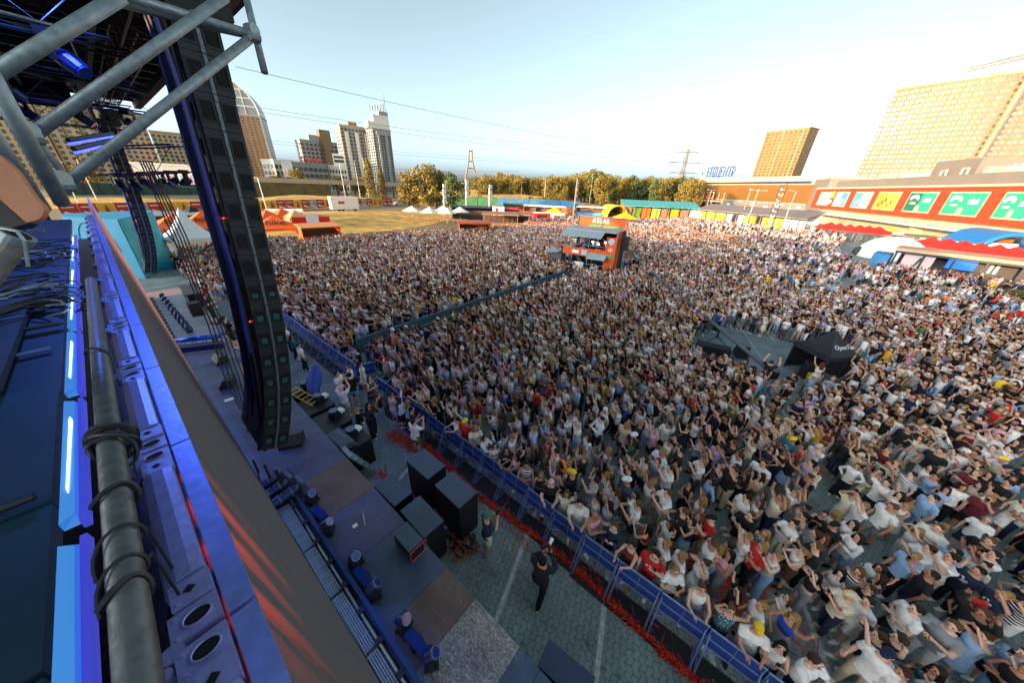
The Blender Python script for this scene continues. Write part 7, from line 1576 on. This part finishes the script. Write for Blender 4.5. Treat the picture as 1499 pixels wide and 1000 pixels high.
for px_, yt, D, hd_, lb in ((1096, 279, 116, (0.2, 2.2, 3.3, 5.2), 'four armed lamp post in the lot before the grey hall'), (1085, 277, 150, (0., 3.1), 'two armed lamp post behind the four armed one'), (1150, 280, 124, (.4, 2.4), 'lamp post right of the lattice pillar'), (1030, 278, 165, (1., 4.), 'lamp post by the left corner of the hypermarket'), (545, 232, 190, (1.,), 'tall road lamp left of the poplar'), (533, 236, 205, (1.,), 'slimmer road lamp left of the first one by the poplar'), (512, 240, 210, (1.,), 'road lamp before the wide grey apartment tower'), (395, 262, 100, (1.5,), 'pale lamp post right of the near speaker array'), (385, 268, 95, (1.2,), 'pale lamp post beside the near speaker array edge'), (730, 268, 220, (1.,), 'road lamp before the treeline left part'), (795, 262, 200, (2.,), 'road lamp before the treeline near the shiny mast'), (762, 266, 240, (1.,), 'slim road lamp in the middle of the treeline'), (860, 256, 230, (.5,), 'road lamp behind the shiny mast'), (660, 258, 150, (1.,), 'slim road lamp right of the big trees'), (128, 240, 150, (1.,), 'warm lit lamp post seen below the roof truss'), (157, 235, 175, (1.,), 'slim lamp post before the green noise barrier')): lamp(px_, yt, D, hd_, lb)
# telecom pillars with white boxes
for px_, yt, D, lb in ((652, 276, 118, 'pole with white boxes behind the white parasols'), (684, 262, 114, 'taller pole stacked with white boxes by the single tree'), (717, 275, 112, 'pole with white boxes above the bar shelter')):
    q = at(px_, 320, D); zz = topz(px_-3, yt, D); t = thing('antenna_pole', lb, 'pole', (q.x, q.y, .01)); MB().tube([(0, 0, 0), (0, 0, zz)], .3, 8).build('pole', conc, t)
    for k in range(4): MB().box(-.7+.2*(k % 2), .7, -.55, -.31, zz*.45+k*1.6, zz*.45+k*1.6+1.2).build('box', whitep, t)
# red parasol rows on the right
def red_tent(px_, py, D, s, h, label, group, m=red_c):
    q = at(px_, py, D); t = popup('red_canopy', (q.x, q.y, .01), rnd.random()*1.5, s, h, h+1.5, m, steel, label, 'canopy', group, sag=.25, legs=True)
    mb = MB(); mb.obox((0, -s*.3, h+.8), s*.45, .05, .35, Matrix.Rotation(R(30), 3, 'X')); mb.build('marks', whitep, t)
for k, (px_, D) in enumerate(((1212, 132), (1226, 130), (1241, 129), (1256, 128), (1270, 128), (1285, 128))): red_tent(px_, 338, D, 5.6, 2.7, 'red canopy in the far row before the mall', 'far row of red canopies')
for k, (px_, D) in enumerate(((1352, 100), (1376, 99), (1402, 97), (1428, 96), (1455, 95), (1483, 94), (1512, 92))): red_tent(px_, 372, D, 5.6, 3.0, 'red canopy with white marks in the near row behind the long bar', 'near row of red canopies')
q = at(1300, 336, 134); parasol_tent((q.x, q.y, .01), .3, 6, 2.6, 4.2, yellow, 'yellow tent beside the far row of red canopies', 'tent')
for k, (px_, D) in enumerate(((1322, 128), (1340, 126), (1358, 124), (1376, 122), (1396, 120))):
    q = at(px_, 355, D); kiosk((q.x, q.y, .01), math.atan2(q.y, q.x)-math.pi/2, 4.6, 3, 2.7, [wood, whitep, pm['pink'], wood, whitep][k], [whitep, wood, mat('green_roof', '#5d7d4a', .8, 0, .1, 1), wood, whitep][k], ['brown food kiosk with a white roof nearest the yellow tent', 'white food kiosk with a brown roof before the mall', 'pink food kiosk with a green roof before the mall', 'brown food kiosk with a brown roof before the mall', 'white food kiosk nearest the blue slide'][k], wood, None)
q = at(1365, 335, 150); t = thing('sail_board', 'tilted cream board standing before the mall wall', 'board', (q.x, q.y, .01), face_cam(q.x, q.y)); MB().hexa([(-3, 0, .1), (3.4, 0, .1), (3.4, .2, .1), (-3, .2, .1)], [(-4.6, 0, 5), (1.2, 0, 5), (1.2, .2, 5), (-4.6, .2, 5)]).build('board', mat('cream_board', '#d8b878', .7, 0, .1, .5), t)
# white dome tent
q = at(1302, 374, 97); t = thing('dome_tent', 'white dome tent with a small red emblem at the left end of the bar', 'tent', (q.x, q.y, .01), face_cam(q.x, q.y))
dm_ = MB(); dm_.ell((0, 0, 0), 5.0, 4.6, 4.1, 24, 10, 0., 1.); dm_.build('shell', whitep, t, True); em = MB(); em.cyl((1.2, -3.6, 2.5), .42, .08, 16, (.15, -.75, .6)); em.build('emblem', red_c, t)
MB().ell((-4.4, -1.7, .7), .8, .8, 1.1, 12, 6).build('opening', mat('tent_dark', '#3a3d40', .9, 0, .2, 2), t)
# long bar
b0_ = gd(1302, 398); b1_ = gd(1540, 434); d = b1_-b0_; Lb = d.length
bar = thing('long_bar', 'long open bar with a peach roof edge and dark screens at right', 'bar', (b0_.x, b0_.y, .01), math.atan2(d.y, d.x))
peach = mat('peach_edge', '#c99a78', .7, 0, .12, 1.)
MB().box(-.6, Lb, -1.4, 4.5, 3.35, 3.75).build('roof', peach, bar); MB().box(-.5, Lb, -1.3, 4.4, 3.05, 3.345).build('ceiling', black, bar)
[MB().box(x-.12, x+.12, -1.2, -.95, 0, 3.04).build('post', black, bar) for x in np.linspace(-.3, Lb-.5, 6)]
MB().box(0, Lb-.4, 3.8, 4.2, 0, 3.04).build('back_wall', black, bar); MB().box(.8, Lb-.6, .2, .9, 0, 1.1).build('counter', dark_steel, bar)
MB().box(.6, 3.6, -.9, -.75, .9, 3.0).build('poster', mat('pale_poster', '#c9aea8', .6, 0, .08, 1), bar); MB().hexa([(1.9, -.95, 1.4), (2.1, -.95, 1.4), (2.1, -.905, 1.4), (1.9, -.905, 1.4)], [(2.2, -.95, 2.7), (2.5, -.95, 2.7), (2.5, -.905, 2.7), (2.2, -.905, 2.7)]).build('poster_mark', black, bar)
MB().box(4.9, 7.6, 3.6, 3.79, 1.3, 2.9).build('screen', mat('blue_screen', '#123a78', .2, 0, .3, 1.5, emit='#1f63c8', estr=.6), bar); [MB().box(8.2+.5*k, 8.5+.5*k, 3.6, 3.79, 1.3, 2.9).build('menu_panel', pm['pale'], bar) for k in range(3)]
text('lettering', 'TITAN', .5, bar, (4.3, -1.42, 2.5), (R(90), 0, 0), whitep, .01) if False else None
MB().box(-2.6, -.7, -1.2, 3.5, .02, 2.6).build('side_wall', mat('blue_wall', '#2b7aa8', .7, 0, .25, 1.2), bar)
# hedge planter
def leaf_blob(name, parent, n, rad, c, size, m, seed, shell=.5):
    rr = random.Random(seed); mb = MB()
    for k in range(n):
        v = V(rr.gauss(0, 1), rr.gauss(0, 1), rr.gauss(0, 1)).normalized(); q = (shell+(1-shell)*rr.random())
        p = Vector(c)+V(v.x*rad[0], v.y*rad[1], v.z*rad[2])*q; a = V(rr.gauss(0, 1), rr.gauss(0, 1), rr.gauss(0, 1)).normalized(); b = a.cross(V(rr.gauss(0, 1), rr.gauss(0, 1), rr.gauss(0, 1))).normalized(); s_ = size*rr.uniform(.6, 1.4)
        mb.mi(0 if rr.random() < .6 else 1).poly([p-a*s_, p-b*s_*.6, p+a*s_, p+b*s_*.6])
    return mb.build(name, m, parent)
leafs = [mat('leaf_green', (.07, .11, .03), .7, 0, .3, .3), mat('leaf_olive', (.12, .13, .03), .7, 0, .3, .3)]; autumn = [mat('leaf_gold', (.22, .16, .022), .7, 0, .35, .2), mat('leaf_olive_gold', (.17, .13, .02), .7, 0, .35, .2)]
q = gd(1478, 442); t = thing('planter_hedge', 'green hedge in a dark planter at the right edge of the crowd', 'hedge', (q.x, q.y, .01), R(-75)); MB().box(-2.2, 2.2, -.5, .5, 0, .6).build('planter', black, t); leaf_blob('leaves', t, 900, (2.1, .5, .5), (0, 0, 1.0), .12, leafs, 3, .2)
# inflatable slide: blue tube arch with rainbow inside
q = at(1464, 372, 112); t = thing('inflatable_slide', 'blue inflatable arch with a rainbow slide inside near the mall', 'inflatable', (q.x, q.y, .01), face_cam(q.x, q.y)+.55); t.scale = (.88, .88, .95)
bi = mat('inflatable_blue', '#1f6fae', .4, 0, .06, .5); Ri = 5.6
outer = [(Ri*math.cos(a), .6+5.6*math.sin(a)) for a in np.linspace(-.1, math.pi+.1, 22)]; inner = [(4.7*math.cos(a), .5+4.8*math.sin(a)) for a in np.linspace(math.pi+.1, -.1, 22)]
MB().loft([[(a, -1.5, max(.02, b)) for a, b in outer+inner], [(a, 10, max(.02, b)) for a, b in outer+inner]]).build('tunnel', bi, t, False)
mb = MB(); mb.tube([(5.15*math.cos(a), -1.5, max(.1, .55+5.2*math.sin(a))) for a in np.linspace(-.1, math.pi+.1, 22)], .5, 10); mb.build('rim', bi, t, True)
for k, c_ in enumerate(('#3f9a3a', '#8b5fb0', '#e0762a', '#e8c22a', '#d0352a')): MB().hexa([(-3.6+1.4*k, -1, .1), (-2.3+1.4*k, -1, .1), (-2.3+1.4*k, 8, .1), (-3.6+1.4*k, 8, .1)], [(-3.6+1.4*k, -1, .9), (-2.3+1.4*k, -1, .9), (-2.3+1.4*k, 8, 4), (-3.6+1.4*k, 8, 4)]).build('slide_lane', mat('lane_'+c_, c_, .4, 0, .05, 1), t)
MB().box(-1.2, 3.2, 2.4, 2.8, 2.9, 3.8).build('white_beam', whitep, t); MB().box(.3, 2.4, 2.9, 3.3, 3.9, 4.7).build('orange_beam', orange, t)
# ------------------------------------------------------------------ trees
def tree_proto(name, label, h, rad, blobs, lm, seed, group, n=1500, size=.42):
    rr = random.Random(seed); t = thing(name, label, 'tree', (0, 0, -60), 0, group)
    mb = MB(); mb.tube([(0, 0, -.2), (.1, 0, h*.3), (0, .1, h*.75)], [.032*h, .024*h, .006*h], 8)
    cs = []
    for k in range(blobs):
        a = rr.random()*6.28; z = h*(.2+.7*(k+.5)/blobs); q = rad*(1-abs((z/h-.55))*1.15)*rr.uniform(.35, .8); cs.append(V(q*math.cos(a), q*math.sin(a), z)); mb.tube([(0, 0, z*.6), cs[-1]*.6+V(0, 0, z*.35), cs[-1]], [.012*h, .008*h, .003*h], 5)
    mb.build('trunk', mat('bark', '#4d3b2a', .9, 0, .25, 2), t)
    mb = MB()
    for c in cs:
        br = rad*rr.uniform(.32, .5)
        for k in range(n//blobs):
            v = V(rr.gauss(0, 1), rr.gauss(0, 1), rr.gauss(0, 1)).normalized()*br*(rr.random()**.45); v.z *= .85; p = c+v; a = V(rr.gauss(0, 1), rr.gauss(0, 1), rr.gauss(0, .7)).normalized(); b = a.cross(V(rr.gauss(0, 1), rr.gauss(0, 1), rr.gauss(0, 1))).normalized(); s_ = size*rr.uniform(.5, 1.3)
            mb.mi(0 if rr.random() < .65 else 1).poly([p-a*s_, p-b*s_*.65, p+a*s_, p+b*s_*.65])
    mb.build('crown', lm, t); return t
def poplar_proto(seed):
    rr = random.Random(seed); h = 20.; t = thing('poplar_tree', 'poplar', 'tree', (0, 0, -60), 0, 'poplars by the road'); MB().tube([(0, 0, -.2), (0, 0, h*.9)], [.45, .05], 8).build('trunk', mat('bark', '#4d3b2a', .9, 0, .25, 2), t); mb = MB()
    for k in range(2200):
        z = h*(.06+.94*rr.random()**.8); r_ = 2.3*(math.sin(min(1, (1.03-z/h)*2.2)*math.pi/2))*(rr.random()**.4); a = rr.random()*6.28; p = V(r_*math.cos(a), r_*math.sin(a), z); a_ = V(rr.gauss(0, .5), rr.gauss(0, .5), 1).normalized(); b = a_.cross(V(rr.gauss(0, 1), rr.gauss(0, 1), 0)).normalized(); s_ = .42*rr.uniform(.5, 1.3); mb.mi(0 if rr.random() < .6 else 1).poly([p-a_*s_, p-b*s_*.5, p+a_*s_, p+b*s_*.5])
    mb.build('crown', autumn, t); return t
G1 = 'trees of the far treeline'
protos = [tree_proto('broadleaf_tree', 'tree', 13, 5.2, 13, lm, 20+k, G1, 3000, .36) for k, lm in enumerate((autumn, autumn, leafs, autumn))]
def plant(proto, px_, base_y, D, htop, label, group, first=[set()]):
    q = at(px_, base_y, D); H_ = topz(px_, htop, D); hh_ = {True: 20., False: 13.}[proto['category'] == 'tree' and proto.name.startswith('poplar')]
    s_ = H_/hh_*1.02
    if proto.name not in first[0]: first[0].add(proto.name); proto.location = (q.x, q.y, 0); proto.rotation_euler = (0, 0, rnd.random()*6); proto.scale = (s_,)*3; proto['label'] = label; proto['group'] = group
    else: dup(proto, (q.x, q.y, 0), rnd.random()*6, label, group, s_)
pop = poplar_proto(5)
plant(pop, 546, 296, 172, 233, 'tall golden poplar standing right of the grey apartment towers', 'poplars by the road'); plant(pop, 563, 296, 176, 246, 'shorter golden poplar leaning beside the tall one', 'poplars by the road')
for k, (px_, D, yt, pr, lb) in enumerate(((600, 135, 252, 1, 'golden broadleaf tree at the left of the big pair behind the parasols'), (624, 132, 239, 0, 'largest golden broadleaf tree behind the white parasols'), (640, 138, 248, 3, 'golden tree crowding the right side of the largest tree'), (664, 128, 252, 2, 'single green tree with a bare trunk right of the parasols'))): plant(protos[pr], px_, 305, D, yt, lb, 'big trees behind the parasols')
rr = random.Random(12); xs = 694
while xs < 1018:
    D = rr.uniform(215, 300); env = 257 - 9*math.exp(-((xs-858)/18)**2) + 5*math.exp(-((xs-790)/25)**2)+ (4 if xs < 730 else 0) + (xs-850)*.025 + rr.uniform(-4, 5)
    plant(protos[rr.choice((0, 1, 3, 0, 1, 2))], xs, 300, D, env, 'golden green tree in the far treeline behind the festival lot', G1); xs += rr.uniform(4, 7.5)
for k in range(16): plant(protos[rr.choice((2, 0, 1))], rr.uniform(585, 1010), 292, rr.uniform(330, 420), 262+rr.uniform(-2, 5), 'distant tree showing between the nearer trees', 'distant trees behind the treeline')
for px_, D, yt, lb in ((437, 235, 246, 'tree before the grey glass office building'), (448, 260, 258, 'small tree right of the one before the glass office'), (416, 270, 256, 'small tree before the left white office'), (404, 265, 257, 'small tree at the foot of the domed tower'), (496, 285, 257, 'small tree before the stepped white office'), (474, 280, 259, 'small tree between the two office buildings'), (528, 240, 258, 'small tree at the foot of the wide grey tower'), (135, 240, 238, 'tree seen under the stage roof before the beige block')): plant(protos[0], px_, 275, D, yt, lb, 'small trees by the office buildings')
for k in range(12): plant(protos[rr.choice((0, 1, 3))], 700+rr.uniform(0, 140), 300, rr.uniform(175, 205), 288+rr.uniform(-4, 3), 'low golden bush before the treeline', 'low bushes before the treeline')
# slope behind the hoarding
sl0 = [V(*at(x_, 300, D)[:2], .03) for x_, D in ((600, 172), (700, 176), (800, 180), (880, 190))]; sl1 = [V(*at(x_, 285, D)[:2], z) for x_, D, z in ((600, 235, 6.5), (700, 230, 7.0), (800, 225, 4.5), (880, 230, 1.0))]
strip('slope', sl0, sl1, grass_m)
# power pylon
q = at(988, 300, 260); zt_p = topz(1003, 208, 260); t = thing('power_pylon', 'white lattice power pylon left of the hypermarket', 'pylon', (q.x, q.y, 0), face_cam(q.x, q.y)+.3)
pw = mat('pylon_white', '#7a746a', .6, .2, .08, .5)
def sec(z): w_ = 5.2-(5.2-1.3)*min(1, z/(zt_p*.55)) if z < zt_p*.55 else 1.3-.9*(z-zt_p*.55)/(zt_p*.45); return w_
lv = [0, .14, .27, .38, .47, .55, .62, .69, .76, .83, .9]; mb = MB(); [mb.tube([(sx*sec(zt_p*l), sy*sec(zt_p*l), zt_p*l) for l in lv], .24, 4) for sx in (-1, 1) for sy in (-1, 1)]; mb.build('leg', pw, t)
mb = MB()
for a, b_ in zip(lv, lv[1:]):
    wa, wb, za, zb2 = sec(zt_p*a), sec(zt_p*b_), zt_p*a, zt_p*b_
    for sy in (-1, 1): mb.tube([(-wa, sy*wa, za), (wb, sy*wb, zb2)], .15, 4); mb.tube([(wa, sy*wa, za), (-wb, sy*wb, zb2)], .1, 4); mb.tube([(sy*wa, -wa, za), (sy*wb, wb, zb2)], .1, 4); mb.tube([(-wa, sy*wa, za), (wa, sy*wa, za)], .08, 4)
mb.build('lacing', pw, t)
for zf, w_ in ((.56, 8.5), (.71, 10), (.86, 7.5)):
    mb = MB(); mb.tube([(-w_, 0, zt_p*zf), (w_, 0, zt_p*zf)], .24, 4); mb.tube([(-w_, 0, zt_p*zf), (0, 0, zt_p*zf+1.3), (w_, 0, zt_p*zf)], .1, 4); mb.build('cross_arm', pw, t)
    for s_ in (-1, 1): mb = MB(); mb.tube([(s_*w_, 0, zt_p*zf), (s_*w_, 0, zt_p*zf-1.6)], .5, 6); mb.build('insulator', grey_c, t)
MB().tube([(0, 0, zt_p*.9), (0, 0, zt_p*1.08)], .1, 4).build('tip', pw, t)
# wires
wm = mat('wire', '#5f6468', .6, .3, .1, 1)
for k, (x0, y0, x1, y1, D0, D1, lb) in enumerate(((345, 97, 990, 226, 120, 258, 'highest power line sloping down across the sky to the pylon'), (378, 157, 985, 226, 150, 258, 'upper of the paired power lines crossing the sky'), (378, 163, 1000, 238, 150, 260, 'lower of the paired power lines crossing the sky'), (390, 205, 990, 240, 190, 260, 'lower power line passing before the grey towers'), (390, 209, 984, 244, 190, 260, 'lowest power line passing before the grey towers'), (400, 231, 760, 250, 200, 230, 'thin line just above the white offices'))):
    a, b_ = at(x0, y0, D0), at(x1, y1, D1); pts = [a.lerp(b_, i/16)-V(0, 0, 2.2*4*(i/16)*(1-i/16)) for i in range(17)]; t = thing('power_line', lb, 'power line', (0, 0, 0)); MB().tube(pts, .055, 4).build('wire', wm, t)
# bridge pylon far away
q = at(690, 262, 700); t = thing('bridge_tower', 'tall A shaped bridge tower far behind the trees', 'bridge tower', (q.x, q.y, 0), face_cam(q.x, q.y)+.2); zb3 = topz(690, 219, 700); gold = mat('bridge_paint', '#8a6f45', .7, .1, .06, .1)
mb = MB(); [mb.tube([(s_*15, 0, 0), (s_*4, 0, zb3*.72), (s_*2.6, 0, zb3)], [1.7, 1.4, 1.2], 6) for s_ in (-1, 1)]; mb.build('leg', gold, t); mb = MB(); [mb.tube([(-w_, 0, zb3*f), (w_, 0, zb3*f)], 1.3, 6) for f, w_ in ((.3, 11), (.55, 7), (.72, 4.5), (.97, 2.8))]; mb.build('cross_beam', gold, t)
# far woods closing the horizon
rr = random.Random(2); mb = MB()
for k in range(9000):
    a_ = rr.uniform(-10, 112); D = rr.uniform(560, 760); hh_ = 12+5*math.sin(a_*.9)+3*math.sin(a_*2.3); p = V(D*math.sin(R(a_)), D*math.cos(R(a_)), hh_*rr.random()**.7); a = V(rr.gauss(0, 1), rr.gauss(0, 1), rr.gauss(0, .7)).normalized(); b = a.cross(V(rr.gauss(0, 1), rr.gauss(0, 1), rr.gauss(0, 1))).normalized(); s_ = rr.uniform(1.5, 3.6); mb.mi(rr.random() < .4).poly([p-a*s_, p-b*s_*.7, p+a*s_, p+b*s_*.7])
tag(mb.build('far_woods', leafs), 'distant belt of woods along the horizon', 'woods', kind='stuff')
